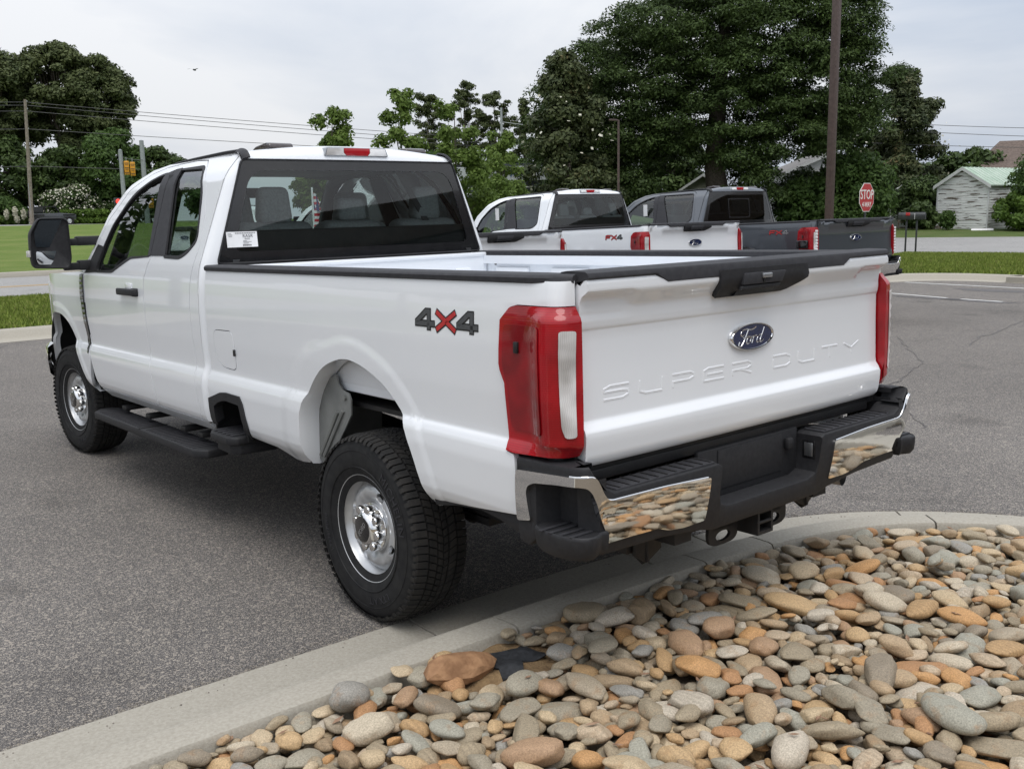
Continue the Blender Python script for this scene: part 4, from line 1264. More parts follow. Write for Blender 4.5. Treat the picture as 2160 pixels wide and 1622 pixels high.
        for P_, tz_, conv in ((up_, .04, 0), (lo_, .04, .9)):
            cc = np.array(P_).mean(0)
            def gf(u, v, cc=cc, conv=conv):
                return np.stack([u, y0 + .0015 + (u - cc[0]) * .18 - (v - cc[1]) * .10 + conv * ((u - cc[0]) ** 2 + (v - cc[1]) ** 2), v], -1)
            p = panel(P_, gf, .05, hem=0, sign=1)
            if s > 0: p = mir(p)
            put('mirror_glass', pmesh('mirror_glass', p, M['mirror' if conv else 'mirror_dark_reflection']), mm)
        for zc_, hz_ in ((1.640, .062), (1.480, .066)):
            a = MB().rbox((s * 1.06, y0 + .075, zc_ - .006), (.12, .045, hz_ * .75), .010).rbox((s * .945, y0 + .085, zc_), (.16, .075, hz_), .012)
            put('mirror_arm', a.mesh('mirror_arm', M['black_plastic'], 40), mm)
        put('turn_lamp', MB().rbox((s * 1.335, y0 + .03, 1.567), (.022, .05, .042), .006).mesh('turn_lamp', M['clear_lens'], 40), mm)
    # fender badges
    p = panel(round_poly([(Y(3.600), 1.415), (Y(3.545), 1.422), (Y(3.533), 1.16), (Y(3.488), .895), (Y(3.505), .875), (Y(3.585), 1.10), (Y(3.612), 1.30)], .01, 2), off_side(.006), .05, hem=.01, bstep=.03, sign=-1)
    fb = both('fender_vent', p, M['gloss_black'])
    if detail:
        mb = MB()
        for k in range(9):
            z = 1.37 - .034 * k; y1 = Y(3.575 - .004 * k)
            mb.rbox((-float(hh(y1, z)) - .009, y1, z), (.008, .030 if k % 2 else .036, .016), .002)
        put('badge_lettering', mb.mesh('badge_lettering', M['alloy'], 40), fb[0])
    return roof, rg, bkf, side, off_side

def running_boards(ctx):
    root, part, both, mboth, side, hh, Y, ym, WB, LF, PAINT, st, bs, sup, (ex, crow) = ctx
    for s in (-1, 1):
        mb = MB().prism([(s * 1.045, 1.66), (s * .99, 1.585), (s * .87, 1.585), (s * .865, 1.64), (s * .865, 3.36), (s * .90, 3.42), (s * .985, 3.42), (s * 1.045, 3.34)], .452, .500, 'z', .010)
        b = part('running_board', mb.mesh('running_board', M['black_plastic'], 40))
        for y0, n in ((2.56, 17), (1.70, 17)):
            tr = MB()
            for k in range(n): tr.rbox((s * .955, y0 + .044 * k, .5015), (.150, .018, .008), .003, 1)
            put('step_tread', tr.mesh('step_tread', M['dark_plastic'], 30), b, kind='stuff')
        put('step_joint', MB().rbox((s * .955, 2.49, .5012), (.185, .016, .004), .001).mesh('step_joint', M['frame_black'], 0), b)
        for y in (3.05, 2.62, 2.05, 1.80):
            k = MB().rbox((s * .86, y, .545), (.16, .07, .03), .006).prism([(s * .80, .55), (s * .62, .68), (s * .58, .66), (s * .78, .52)], y - .05, y + .05, 'y', .004)
            put('step_bracket', k.mesh('step_bracket', M['frame_black'], 35), b)
    # recessed step ahead of the left and right rear wheels
    NI = [(1.489, .802), (1.455, .812), (1.33, .848), (1.262, .855), (1.100, .852), (1.072, .816), (1.040, .70), (1.054, .640), (1.07, .628), (1.11, .628), (1.090, .706), (1.118, .806), (1.270, .812), (1.315, .806), (1.375, .79), (1.425, .765), (1.43, .66), (1.489, .66)]
    off = lambda u, v: np.stack([-hh(u, v) - .007, u, v], -1)
    fr = both('step_surround', panel(NI, off, .03, hem=.05, bstep=.02, sign=-1), M['black_plastic'])
    for s, f in zip((-1, 1), fr):
        put('step_box', MB().box((s * .80, 1.27, .73), (.01, .42, .22)).box((s * .89, 1.27, .835), (.18, .40, .01)).box((s * .89, 1.08, .73), (.18, .01, .22)).box((s * .89, 1.46, .73), (.18, .01, .22)).mesh('step_box', M['frame_black'], 0), f)
        st_ = MB().prism([(s * 1.02, 1.12), (s * 1.055, 1.17), (s * 1.055, 1.37), (s * 1.02, 1.44), (s * .80, 1.44), (s * .80, 1.12)], .60, .642, 'z', .010).prism([(s * 1.0, 1.14), (s * 1.03, 1.19), (s * 1.02, 1.37), (s * .98, 1.43), (s * .80, 1.43), (s * .80, 1.12)], .545, .605, 'z', .010)
        bstep = part('bed_step', st_.mesh('bed_step', M['black_plastic'], 40))
        g = MB()
        for k in range(5): g.rbox((s * .955, 1.175 + .05 * k, .645), (.15, .024, .010), .004, 2)
        put('step_tread', g.mesh('step_tread', M['dark_plastic'], 40), bstep)

def decal(ctx, words, y0, y1, z0, z1, mats):
    """flat printed badge on the bed side"""
    root, part, both, mboth, side, hh, Y, ym, WB, LF, PAINT, st, bs, sup, (ex, crow) = ctx
    for s in (-1, 1):
        f = lambda u, v, o: (s * (float(hh(u, v)) + .0012 + max(o, 0)), u, v)
        n = len(words); L = (y0 - y1) / n
        parent = bs[0 if s < 0 else 1]
        for k, ch in enumerate(words):
            # the word runs rearwards on the left side and forwards on the right
            for wd, mt, hgt in ((.34, 'decal_black', .0004), (.21, mats[k], .0009)):
                mb = MB()
                for P in STROKES[ch]:
                    pts = []
                    for a, b in P:
                        a2 = a + .10 * (b - .5) * -1 * 0
                        u = y0 - (k + .08 + .84 * a2) * L if s < 0 else y1 + (k + .08 + .84 * a2) * L
                        pts.append((u, z0 + (z1 - z0) * (.1 + .8 * b)))
                    dense = [pts[0]]
                    for p, q in zip(pts[:-1], pts[1:]):
                        dense += [(p[0] + (q[0] - p[0]) * t, p[1] + (q[1] - p[1]) * t) for t in (.5, 1)]
                    stroke_solid(mb, dense, wd * L * .62, hgt, f, .96)
                put('decal_letter', mb.mesh('decal_letter', M[mt], 0), parent)
# ------------------------------------------------------------------ the truck at the kerb
ctx = build_truck('white_pickup_truck', 'white long bed extended cab pickup with chrome rear bumper backed up to the stone bed', 'pickups in the dealer lot', 'super', True)
roof, rg, bkf, side_, off_side_ = build_cab(ctx, True)
running_boards(ctx)
decal(ctx, '4X4', -.452, -.838, 1.285, 1.362, ['decal_grey', 'decal_red', 'decal_grey'])
# paper label stuck inside the rear glass
def stick(u, v, o): return (u, float(bkf(np.array([u]), np.array([v]))[0, 1]) - .0035 - o, v)
mb = MB(); x0, x1, z0, z1 = -.822, -.656, 1.584, 1.666
mb.add([stick(x0, z0, 0), stick(x1, z0, 0), stick(x1, z1, 0), stick(x0, z1, 0)], [(0, 1, 2, 3)])
lab = put('paper_label', mb.mesh('paper_label', M['paper'], 0), rg)
for s, sz, cx, cz in (('RA5R', .024, -.708, 1.642), ('80063', .011, -.712, 1.627)):
    V, F = text_mesh(s, sz, 0.0)
    put('lettering', MB().add([stick(cx + x, cz + y, .0006) for x, y, z in V], F).mesh('lettering', M['ink'], 0), lab)
mb = MB()
for k in range(26):
    w = .0018 if k % 3 else .003; x = -.775 + .0043 * k
    mb.add([stick(x, 1.655, .0006), stick(x + w, 1.655, .0006), stick(x + w, 1.661, .0006), stick(x, 1.661, .0006)], [(0, 1, 2, 3)])
for k in range(14):
    w = .0016 if k % 2 else .0026; x = -.738 + .0034 * k
    mb.add([stick(x, 1.590, .0006), stick(x + w, 1.590, .0006), stick(x + w, 1.598, .0006), stick(x, 1.598, .0006)], [(0, 1, 2, 3)])
for x, z, w in ((-.815, 1.655, .02), (-.815, 1.648, .025), (-.81, 1.641, .018), (-.735, 1.616, .02), (-.735, 1.610, .045), (-.735, 1.603, .03)):
    mb.add([stick(x, z, .0006), stick(x + w, z, .0006), stick(x + w, z + .002, .0006), stick(x, z + .002, .0006)], [(0, 1, 2, 3)])
put('printed_lines', mb.mesh('printed_lines', M['ink'], 0), lab)
# ================================================================== ground
def asphalt(name, dark, light, tone, k=1.0, big=(.80, 1.15)):
    m, nt, b = base_mat(name)
    tc = nt.nodes.new('ShaderNodeTexCoord')
    vo = nt.nodes.new('ShaderNodeTexVoronoi'); vo.inputs['Scale'].default_value = 290 * k
    vo2 = nt.nodes.new('ShaderNodeTexVoronoi'); vo2.inputs['Scale'].default_value = 95 * k
    for v in (vo, vo2): nt.links.new(tc.outputs['Object'], v.inputs['Vector'])
    sp = nt.nodes.new('ShaderNodeSeparateColor'); nt.links.new(vo.outputs['Color'], sp.inputs[0])
    rp = nt.nodes.new('ShaderNodeValToRGB')
    e = rp.color_ramp.elements
    e[0].position = .0; e[0].color = C4(dark)
    e[1].position = 1.0; e[1].color = C4(light)
    x = e.new(.62); x.color = C4(tone)
    x = e.new(.86); x.color = C4(tuple((a + c) / 2 for a, c in zip(tone, light)))
    nt.links.new(sp.outputs[0], rp.inputs[0])
    sp2 = nt.nodes.new('ShaderNodeSeparateColor'); nt.links.new(vo2.outputs['Color'], sp2.inputs[0])
    gt = nt.nodes.new('ShaderNodeMath'); gt.operation = 'GREATER_THAN'; gt.inputs[1].default_value = .90; nt.links.new(sp2.outputs[1], gt.inputs[0])
    sc = nt.nodes.new('ShaderNodeMath'); sc.operation = 'MULTIPLY'; sc.inputs[1].default_value = .45; nt.links.new(gt.outputs[0], sc.inputs[0])
    m1 = nt.nodes.new('ShaderNodeMix'); m1.data_type = 'RGBA'
    nt.links.new(sc.outputs[0], m1.inputs['Factor']); nt.links.new(rp.outputs[0], m1.inputs[6]); m1.inputs[7].default_value = C4(light)
    nz = _n(nt, 'ShaderNodeTexNoise', Scale=.35, Detail=6.0, Roughness=.62); nt.links.new(tc.outputs['Object'], nz.inputs['Vector'])
    mr = nt.nodes.new('ShaderNodeMapRange'); mr.inputs['From Min'].default_value = .3; mr.inputs['From Max'].default_value = .7
    mr.inputs['To Min'].default_value = big[0]; mr.inputs['To Max'].default_value = big[1]; nt.links.new(nz.outputs['Fac'], mr.inputs['Value'])
    m2 = nt.nodes.new('ShaderNodeMix'); m2.data_type = 'RGBA'; m2.blend_type = 'MULTIPLY'; m2.inputs['Factor'].default_value = 1
    nt.links.new(m1.outputs[2], m2.inputs[6]); nt.links.new(mr.outputs[0], m2.inputs[7])
    n5 = _n(nt, 'ShaderNodeTexNoise', Scale=1.15, Detail=5.0, Roughness=.55, Distortion=.6); nt.links.new(tc.outputs['Object'], n5.inputs['Vector'])
    r5 = nt.nodes.new('ShaderNodeMapRange'); r5.inputs['From Min'].default_value = .58; r5.inputs['From Max'].default_value = .72; r5.inputs['To Min'].default_value = 1.0; r5.inputs['To Max'].default_value = .74; nt.links.new(n5.outputs['Fac'], r5.inputs['Value'])
    m5 = nt.nodes.new('ShaderNodeMix'); m5.data_type = 'RGBA'; m5.blend_type = 'MULTIPLY'; m5.inputs['Factor'].default_value = 1
    nt.links.new(m2.outputs[2], m5.inputs[6]); nt.links.new(r5.outputs[0], m5.inputs[7])
    nt.links.new(m5.outputs[2], b.inputs['Base Color'])
    b.inputs['Roughness'].default_value = .82
    b.inputs['Specular IOR Level'].default_value = .35
    bp = nt.nodes.new('ShaderNodeBump'); bp.inputs['Strength'].default_value = .45; bp.inputs['Distance'].default_value = .004
    nt.links.new(vo.outputs['Distance'], bp.inputs['Height']); bp.invert = True
    nt.links.new(bp.outputs[0], b.inputs['Normal'])
    return m
M['asphalt'] = asphalt('lot_asphalt', (.050, .045, .043), (.42, .37, .31), (.110, .105, .103))
M['road'] = asphalt('road_asphalt', (.19, .185, .18), (.42, .41, .39), (.275, .27, .262), .8, (.92, 1.06))
M['concrete'] = pm('kerb_concrete', (.300, .275, .228), (.405, .378, .322), 85.0, rough=.92, bump=.6, bscale=210, bdist=.004, detail=6, lo=.25, hi=.75)
def grass_mat(name, a, b_, c):
    m, nt, b = base_mat(name)
    tc = nt.nodes.new('ShaderNodeTexCoord')
    n1 = _n(nt, 'ShaderNodeTexNoise', Scale=26.0, Detail=6.0, Roughness=.7); n2 = _n(nt, 'ShaderNodeTexNoise', Scale=.55, Detail=5.0)
    for n in (n1, n2): nt.links.new(tc.outputs['Object'], n.inputs['Vector'])
    r1 = nt.nodes.new('ShaderNodeValToRGB'); r1.color_ramp.elements[0].position = .34; r1.color_ramp.elements[1].position = .68
    r1.color_ramp.elements[0].color = C4(a); r1.color_ramp.elements[1].color = C4(b_)
    nt.links.new(n1.outputs['Fac'], r1.inputs[0])
    r2 = nt.nodes.new('ShaderNodeValToRGB'); r2.color_ramp.elements[0].position = .42; r2.color_ramp.elements[1].position = .72
    r2.color_ramp.elements[0].color = (0, 0, 0, 1); r2.color_ramp.elements[1].color = (.65, .65, .65, 1)
    nt.links.new(n2.outputs['Fac'], r2.inputs[0])
    mx = nt.nodes.new('ShaderNodeMix'); mx.data_type = 'RGBA'; nt.links.new(r2.outputs[0], mx.inputs['Factor']); nt.links.new(r1.outputs[0], mx.inputs[6]); mx.inputs[7].default_value = C4(c)
    nt.links.new(mx.outputs[2], b.inputs['Base Color'])
    b.inputs['Roughness'].default_value = .9; b.inputs['Specular IOR Level'].default_value = .2
    bp = nt.nodes.new('ShaderNodeBump'); bp.inputs['Strength'].default_value = .8; bp.inputs['Distance'].default_value = .03
    nt.links.new(n1.outputs['Fac'], bp.inputs['Height']); nt.links.new(bp.outputs[0], b.inputs['Normal'])
    return m
M['grass'] = grass_mat('lawn_grass', (.060, .100, .014), (.140, .200, .034), (.170, .195, .055))
M['field'] = grass_mat('field_grass', (.050, .080, .020), (.10, .14, .035), (.12, .13, .05))
M['damp'] = pm('damp_asphalt', (.045, .038, .034), (.075, .062, .055), 9, rough=.5, bump=.4, bscale=200, bdist=.003)
M['grit'] = pm('grit', (.09, .08, .07), (.30, .27, .23), 60, rough=.9)
M['dry_leaf'] = pm('dry_leaf', (.16, .085, .05), (.30, .19, .12), 30, rough=.8)
M['line_white'] = pm('line_white', (.50, .50, .48), (.66, .66, .64), 9, rough=.8, bump=.3, bscale=120, bdist=.002)
M['line_yellow'] = pm('line_yellow', (.42, .27, .10), (.52, .34, .14), 5, rough=.8)
M['soil'] = pm('bare_soil', (.17, .105, .050), (.27, .18, .09), 22, rough=.95, bump=.8, bscale=90, bdist=.012)
M['fabric'] = pm('weed_fabric', (.012, .013, .015), (.024, .026, .030), 60, rough=.7, bump=.6, bscale=30, bdist=.01)
M['bed_soil'] = pm('bed_soil', (.10, .078, .052), (.19, .15, .105), 14, rough=.95, bump=.8, bscale=60, bdist=.02)

def zfar(x, y):
    """terrain height: flat car park, lawn rising to the road on the far left, gentle rise behind the right hand road"""
    dx, dy = x + 3.05, y + 3.48
    D = np.hypot(dx, dy); b = np.degrees(np.arctan2(dx, dy))
    top = np.interp(b, [-60, 24, 40, 56, 70, 100], [1.5, 1.5, 1.2, .40, .30, .1])
    d0 = np.interp(b, [24, 36, 52], [33, 46, 57]); d1 = np.interp(b, [24, 36, 52], [90, 90, 70])
    return top * sms(0, 1, np.clip((D - d0) / (d1 - d0), 0, 1))
# terrain: polar sheet out to the horizon
V = []; F = []
rr = [0, 8, 16, 24, 30, 34, 38, 42, 46, 50, 54, 58, 62, 66, 70, 75, 80, 85, 90, 95, 100, 108, 120, 150, 220, 400, 900, 2400]
na = 96
for r in rr:
    for k in range(na):
        a = 2 * PI * k / na; x, y = -3.05 + r * math.sin(a), -3.48 + r * math.cos(a)
        V.append((x, y, float(zfar(np.array(x), np.array(y))) - .06))
for i in range(len(rr) - 1):
    for k in range(na):
        F.append((i * na + k, (i + 1) * na + k, (i + 1) * na + (k + 1) % na, i * na + (k + 1) % na))
put('terrain', MB().add(V, F).mesh('terrain', M['field'], 60), kind='structure')

def sheet(name, poly, z, mat, step=None, zf=None, kind='structure', hem=0):
    f = (lambda u, v: np.stack([u, v, (zf(u, v) if zf else 0 * u) + z], -1))
    p = panel(poly, f, step or 1e3, hem=hem, bstep=step or 1e3, sign=1)
    return put(name, pmesh(name, p, mat), kind=kind)

# kerb line of the stone bed: outer edge of the gutter pan
KL = cr([(-14, -.10), (-6, -.115), (-2.45, -.12), (-1.6, -.125), (-.86, -.135), (-.35, -.143), (.2, -.165), (.7, -.21), (1.15, -.29), (1.55, -.42), (1.9, -.62), (2.22, -.92), (2.48, -1.30), (2.66, -1.78), (2.74, -2.4), (2.76, -3.4), (2.76, -12)], 8)
KL = [np.array(p) for p in KL]
def koff(d):
    out = []
    for i, p in enumerate(KL):
        t = KL[min(i + 1, len(KL) - 1)] - KL[max(i - 1, 0)]; t = t / np.linalg.norm(t)
        out.append(p + np.array((t[1], -t[0])) * d)
    return out
lot = [(-45, -40), (-45, 12.32)] + [(12, 12.32), (13.5, 12.0), (15.0, 11.0), (16.2, 9.6), (16.9, 9.12), (18.3, 8.62), (19.2, 8.2), (19.75, 7.3), (19.8, 5.8), (19.75, 2), (19.6, -40), (2.76, -40)] + [tuple(p) for p in reversed(KL)][0:]
lot = [(-45, -40), (-45, 12.32), (12, 12.32), (13.5, 12.0), (15.0, 11.0), (16.2, 9.6), (16.9, 9.12), (18.3, 8.62), (19.2, 8.2), (19.75, 7.3), (19.8, 5.8), (19.75, 2), (19.6, -40)]
sheet('car_park', lot, 0.0, M['asphalt'])
# ---- gutter pan and kerb, cast in lengths with joints between them
kerb = put('kerb', MB().grid([[(*koff(.02)[i], -.05), (*koff(.58)[i], -.05)] for i in range(len(KL))]).mesh('kerb', M['bed_soil'], 0), kind='structure')
arc = np.concatenate([[0], np.cumsum([np.linalg.norm(KL[i + 1] - KL[i]) for i in range(len(KL) - 1)])])
KA = np.array(KL)
def kat(s):
    p = np.array((np.interp(s, arc, KA[:, 0]), np.interp(s, arc, KA[:, 1])))
    q = np.array((np.interp(s + .02, arc, KA[:, 0]), np.interp(s + .02, arc, KA[:, 1]))); q0 = np.array((np.interp(s - .02, arc, KA[:, 0]), np.interp(s - .02, arc, KA[:, 1])))
    t = (q - q0) / np.linalg.norm(q - q0); return p, np.array((t[1], -t[0]))
s_of = lambda x: float(np.interp(x, KA[:60, 0], arc[:60]))
pan = [(0, -.04), (.001, .004), (.012, .009), (.26, -.006 + .012), (.268, .010), (.268, -.04)]
top_ = [(.272, -.04), (.272, .012), (.30, .020), (.345, .048), (.405, .104), (.425, .117), (.45, .124), (.56, .128), (.582, .124), (.592, .110), (.594, -.06)]
def cast(prof, s0, s1, name):
    n = max(2, int((s1 - s0) / .08)); G = []
    for i in range(n + 1):
        s = s0 + (s1 - s0) * i / n; p, nn = kat(s)
        G.append([(p[0] + nn[0] * o, p[1] + nn[1] * o, z) for o, z in prof])
    # chamfered ends
    mb = MB().grid(G); m = len(prof); mb.F.append(tuple(range(m))); mb.F.append(tuple(len(mb.V) - m + k for k in range(m - 1, -1, -1)))
    return put(name, mb.mesh(name, M['concrete'], 40), kerb)
sj = [0, 6, 9, s_of(-3.9), s_of(-.865), s_of(.42), s_of(1.82), s_of(1.82) + 1.3, s_of(1.82) + 3, s_of(1.82) + 6]
for a, b in zip(sj[:-1], sj[1:]): cast(pan, a + .006, b - .006, 'gutter_slab')
sj2 = [0, 6, 9, s_of(-3.6), s_of(-.735), s_of(.40), s_of(1.84), s_of(1.84) + 1.3, s_of(1.84) + 3, s_of(1.84) + 6]
for a, b in zip(sj2[:-1], sj2[1:]): cast(top_, a + .006, b - .006, 'kerb_stone')
# dirt caught along the asphalt edge
rng = random.Random(5)
# ================================================================== bed of river stones
R = np.random.default_rng(11)
bed_in = koff(.59)
bed_poly = [tuple(p) for p in bed_in[6:-4]] + [(2.0, -9), (-9.0, -9), (-9.0, -.7)]
gx0, gy0, gs = -3.2, -4.6, .0125
nx, ny = int((2.5 - gx0) / gs), int((-.4 - gy0) / gs)
XX, YY = np.meshgrid(gx0 + gs * np.arange(nx), gy0 + gs * np.arange(ny), indexing='ij')
BI = np.array([tuple(p) for p in bed_in])
def edge_dist(x, y):
    d = np.full(np.shape(x), 9.0)
    for a, b in zip(BI[:-1:2], BI[2::2]):
        L = ((b - a) ** 2).sum(); u = np.clip(((x - a[0]) * (b[0] - a[0]) + (y - a[1]) * (b[1] - a[1])) / L, 0, 1)
        d = np.minimum(d, np.hypot(x - a[0] - u * (b[0] - a[0]), y - a[1] - u * (b[1] - a[1])))
    return d
ED = edge_dist(XX, YY)
IN = inside(np.stack([XX.ravel(), YY.ravel()], 1), np.array(bed_poly)).reshape(XX.shape)
def base_h(ed): return .036 + .045 * sms(0.1, 1.6, ed)
BH = base_h(ED); HM = np.where(IN, BH, 9.0)
bs_ = put('stone_bed', pmesh('stone_bed', panel(bed_poly, lambda u, v: np.stack([u, v, base_h(edge_dist(u, v)) * 1.0 - .004], -1), .25, hem=0, bstep=.2, sign=1), M['bed_soil']), kind='structure')

def stone_mat():
    m, nt, b = base_mat('river_stone')
    oi = nt.nodes.new('ShaderNodeObjectInfo'); ge = nt.nodes.new('ShaderNodeNewGeometry')
    ad = nt.nodes.new('ShaderNodeMath'); ad.operation = 'ADD'; nt.links.new(oi.outputs['Random'], ad.inputs[0]); nt.links.new(ge.outputs['Random Per Island'], ad.inputs[1])
    fr = nt.nodes.new('ShaderNodeMath'); fr.operation = 'FRACT'; nt.links.new(ad.outputs[0], fr.inputs[0])
    rp = nt.nodes.new('ShaderNodeValToRGB'); rp.color_ramp.interpolation = 'CONSTANT'
    cols = [(.255, .205, .150), (.215, .190, .150), (.300, .255, .190), (.190, .182, .160), (.330, .205, .105), (.225, .205, .175), (.275, .195, .115), (.205, .203, .185), (.345, .300, .235), (.205, .165, .120),
            (.185, .192, .200), (.400, .375, .330), (.245, .175, .125), (.205, .185, .150), (.290, .250, .205), (.250, .150, .085), (.205, .215, .205), (.310, .235, .150), (.165, .150, .130), (.500, .480, .450), (.190, .172, .140), (.335, .260, .175)]
    cols = [tuple(v * k * min(1, .46 / (max(c) * 1.5)) for v, k in zip(c, (1.54, 1.40, 1.18))) for c in cols]
    e = rp.color_ramp.elements
    e[0].position = 0; e[0].color = C4(cols[0]); e[1].position = .99; e[1].color = C4(cols[1])
    for i, c in enumerate(cols[1:-1], 1):
        x = e.new(i / len(cols)); x.color = C4(c)
    nt.links.new(fr.outputs[0], rp.inputs[0])
    tc = nt.nodes.new('ShaderNodeTexCoord'); gp = ge.outputs['Position']
    vadd = nt.nodes.new('ShaderNodeVectorMath'); vadd.operation = 'ADD'
    cx = nt.nodes.new('ShaderNodeCombineXYZ'); k = nt.nodes.new('ShaderNodeMath'); k.operation = 'MULTIPLY'; k.inputs[1].default_value = 31.0
    nt.links.new(fr.outputs[0], k.inputs[0])
    for i in range(3): nt.links.new(k.outputs[0], cx.inputs[i])
    nt.links.new(gp, vadd.inputs[0]); nt.links.new(cx.outputs[0], vadd.inputs[1])
    n1 = _n(nt, 'ShaderNodeTexNoise', Scale=17.0, Detail=6.0, Roughness=.62); n2 = _n(nt, 'ShaderNodeTexNoise', Scale=190.0, Detail=5.0, Roughness=.75)
    for n in (n1, n2): nt.links.new(vadd.outputs[0], n.inputs['Vector'])
    # rust bloom on some stones
    st = nt.nodes.new('ShaderNodeMapRange'); st.inputs['From Min'].default_value = .56; st.inputs['From Max'].default_value = .74; nt.links.new(n1.outputs['Fac'], st.inputs['Value'])
    mx = nt.nodes.new('ShaderNodeMix'); mx.data_type = 'RGBA'; nt.links.new(rp.outputs[0], mx.inputs[6]); mx.inputs[7].default_value = (.30, .16, .065, 1)
    sc = nt.nodes.new('ShaderNodeMath'); sc.operation = 'MULTIPLY'; sc.inputs[1].default_value = .55; nt.links.new(st.outputs[0], sc.inputs[0]); nt.links.new(sc.outputs[0], mx.inputs['Factor'])
    # grain
    mr = nt.nodes.new('ShaderNodeMapRange'); mr.inputs['From Min'].default_value = .28; mr.inputs['From Max'].default_value = .72; mr.inputs['To Min'].default_value = .52; mr.inputs['To Max'].default_value = 1.42
    nt.links.new(n2.outputs['Fac'], mr.inputs['Value'])
    m2 = nt.nodes.new('ShaderNodeMix'); m2.data_type = 'RGBA'; m2.blend_type = 'MULTIPLY'; m2.inputs['Factor'].default_value = 1
    nt.links.new(mx.outputs[2], m2.inputs[6]); nt.links.new(mr.outputs[0], m2.inputs[7])
    # bedding stripes on a few
    wv = nt.nodes.new('ShaderNodeTexWave'); wv.inputs['Scale'].default_value = 16.0; wv.inputs['Distortion'].default_value = 3.0; wv.inputs['Detail'].default_value = 2.0; nt.links.new(vadd.outputs[0], wv.inputs['Vector'])
    gt = nt.nodes.new('ShaderNodeMath'); gt.operation = 'PINGPONG'; gt.inputs[1].default_value = .06; nt.links.new(fr.outputs[0], gt.inputs[0])
    g2 = nt.nodes.new('ShaderNodeMath'); g2.operation = 'GREATER_THAN'; g2.inputs[1].default_value = .054; nt.links.new(gt.outputs[0], g2.inputs[0])
    g3 = nt.nodes.new('ShaderNodeMath'); g3.operation = 'MULTIPLY'; g3.inputs[1].default_value = .16; nt.links.new(g2.outputs[0], g3.inputs[0])
    m3 = nt.nodes.new('ShaderNodeMix'); m3.data_type = 'RGBA'; m3.blend_type = 'MULTIPLY'; nt.links.new(g3.outputs[0], m3.inputs['Factor']); nt.links.new(m2.outputs[2], m3.inputs[6]); nt.links.new(wv.outputs['Color'], m3.inputs[7])
    nt.links.new(m3.outputs[2], b.inputs['Base Color'])
    b.inputs['Roughness'].default_value = .68; b.inputs['Specular IOR Level'].default_value = .35
    bp = nt.nodes.new('ShaderNodeBump'); bp.inputs['Strength'].default_value = .55; bp.inputs['Distance'].default_value = .004
    nt.links.new(n2.outputs['Fac'], bp.inputs['Height']); nt.links.new(bp.outputs[0], b.inputs['Normal'])
    return m
M['stone'] = stone_mat()
def unit_stone(i, sub=3):
    bm = bmesh.new(); bmesh.ops.create_icosphere(bm, subdivisions=sub, radius=1.0)
    rr_ = np.random.default_rng(100 + i)
    P = np.array([tuple(v.co) for v in bm.verts])
    e = rr_.uniform(1.6, 2.5)                                           # squareness
    n = (np.abs(P) ** e).sum(1) ** (1 / e); P = P / n[:, None]
    d = np.zeros(len(P))
    for k in range(6):
        w = rr_.normal(size=3) * rr_.uniform(.8, 2.4); d += rr_.uniform(.02, .060) * np.sin(P @ w * 1.6 + rr_.uniform(0, 6))
    P = P * (1 + d)[:, None]
    for k in range(rr_.integers(1, 6) + (5 if i % 4 == 0 else 0)):     # a broken face or two
        w = rr_.normal(size=3); w /= np.linalg.norm(w); c = rr_.uniform(.72, .92) - (.12 if i % 5 == 0 else 0)
        t = P @ w; P = P - np.clip(t - c, 0, None)[:, None] * w * .85
    for v, p in zip(bm.verts, P): v.co = p
    me = bpy.data.meshes.new('stone'); bm.to_mesh(me); bm.free()
    me.materials.append(M['stone'])
    me.polygons.foreach_set('use_smooth', np.ones(len(me.polygons), dtype=bool))
    if i % 4 == 0: me.set_sharp_from_angle(angle=rad(38))
    return me
STN = [unit_stone(i) for i in range(34)]
# drop the stones one by one on a height map
stones = []
sizes = []
for k in range(11000):
    t = k / 11000
    s = float(np.exp(R.normal(math.log(.0225 if t < .5 else .0295), .38)))
    if R.random() < .05: s *= 1.35
    sizes.append(min(max(s, .014), .072))
sizes = np.array(sizes)
camxy = np.array((-3.05, -3.48))
PATCH = (-.95, -.90)                                                  # bare corner with the torn liner
def place(x, y, a, b, c, yaw, tiltx, tilty):
    r = max(a, b); i0, i1 = int((x - r - gx0) / gs), int((x + r - gx0) / gs) + 1; j0, j1 = int((y - r - gy0) / gs), int((y + r - gy0) / gs) + 1
    if i0 < 0 or j0 < 0 or i1 >= nx or j1 >= ny: return None
    X = XX[i0:i1, j0:j1] - x; Yv = YY[i0:i1, j0:j1] - y
    u = (X * math.cos(yaw) + Yv * math.sin(yaw)) / a; v = (-X * math.sin(yaw) + Yv * math.cos(yaw)) / b
    q = 1 - u * u - v * v; ok = q > 0
    if not ok.any(): return None
    z_ = np.sqrt(np.clip(q, 0, 1)) * c
    sub = HM[i0:i1, j0:j1]
    if sub[ok].max() > 5: return None
    need = sub[ok] + z_[ok]
    zc = np.sort(need)[int(len(need) * .80)] - .15 * c                 # settles a little into the gaps
    HM[i0:i1, j0:j1] = np.where(ok, np.maximum(sub, zc + z_ * .96), sub)
    return zc
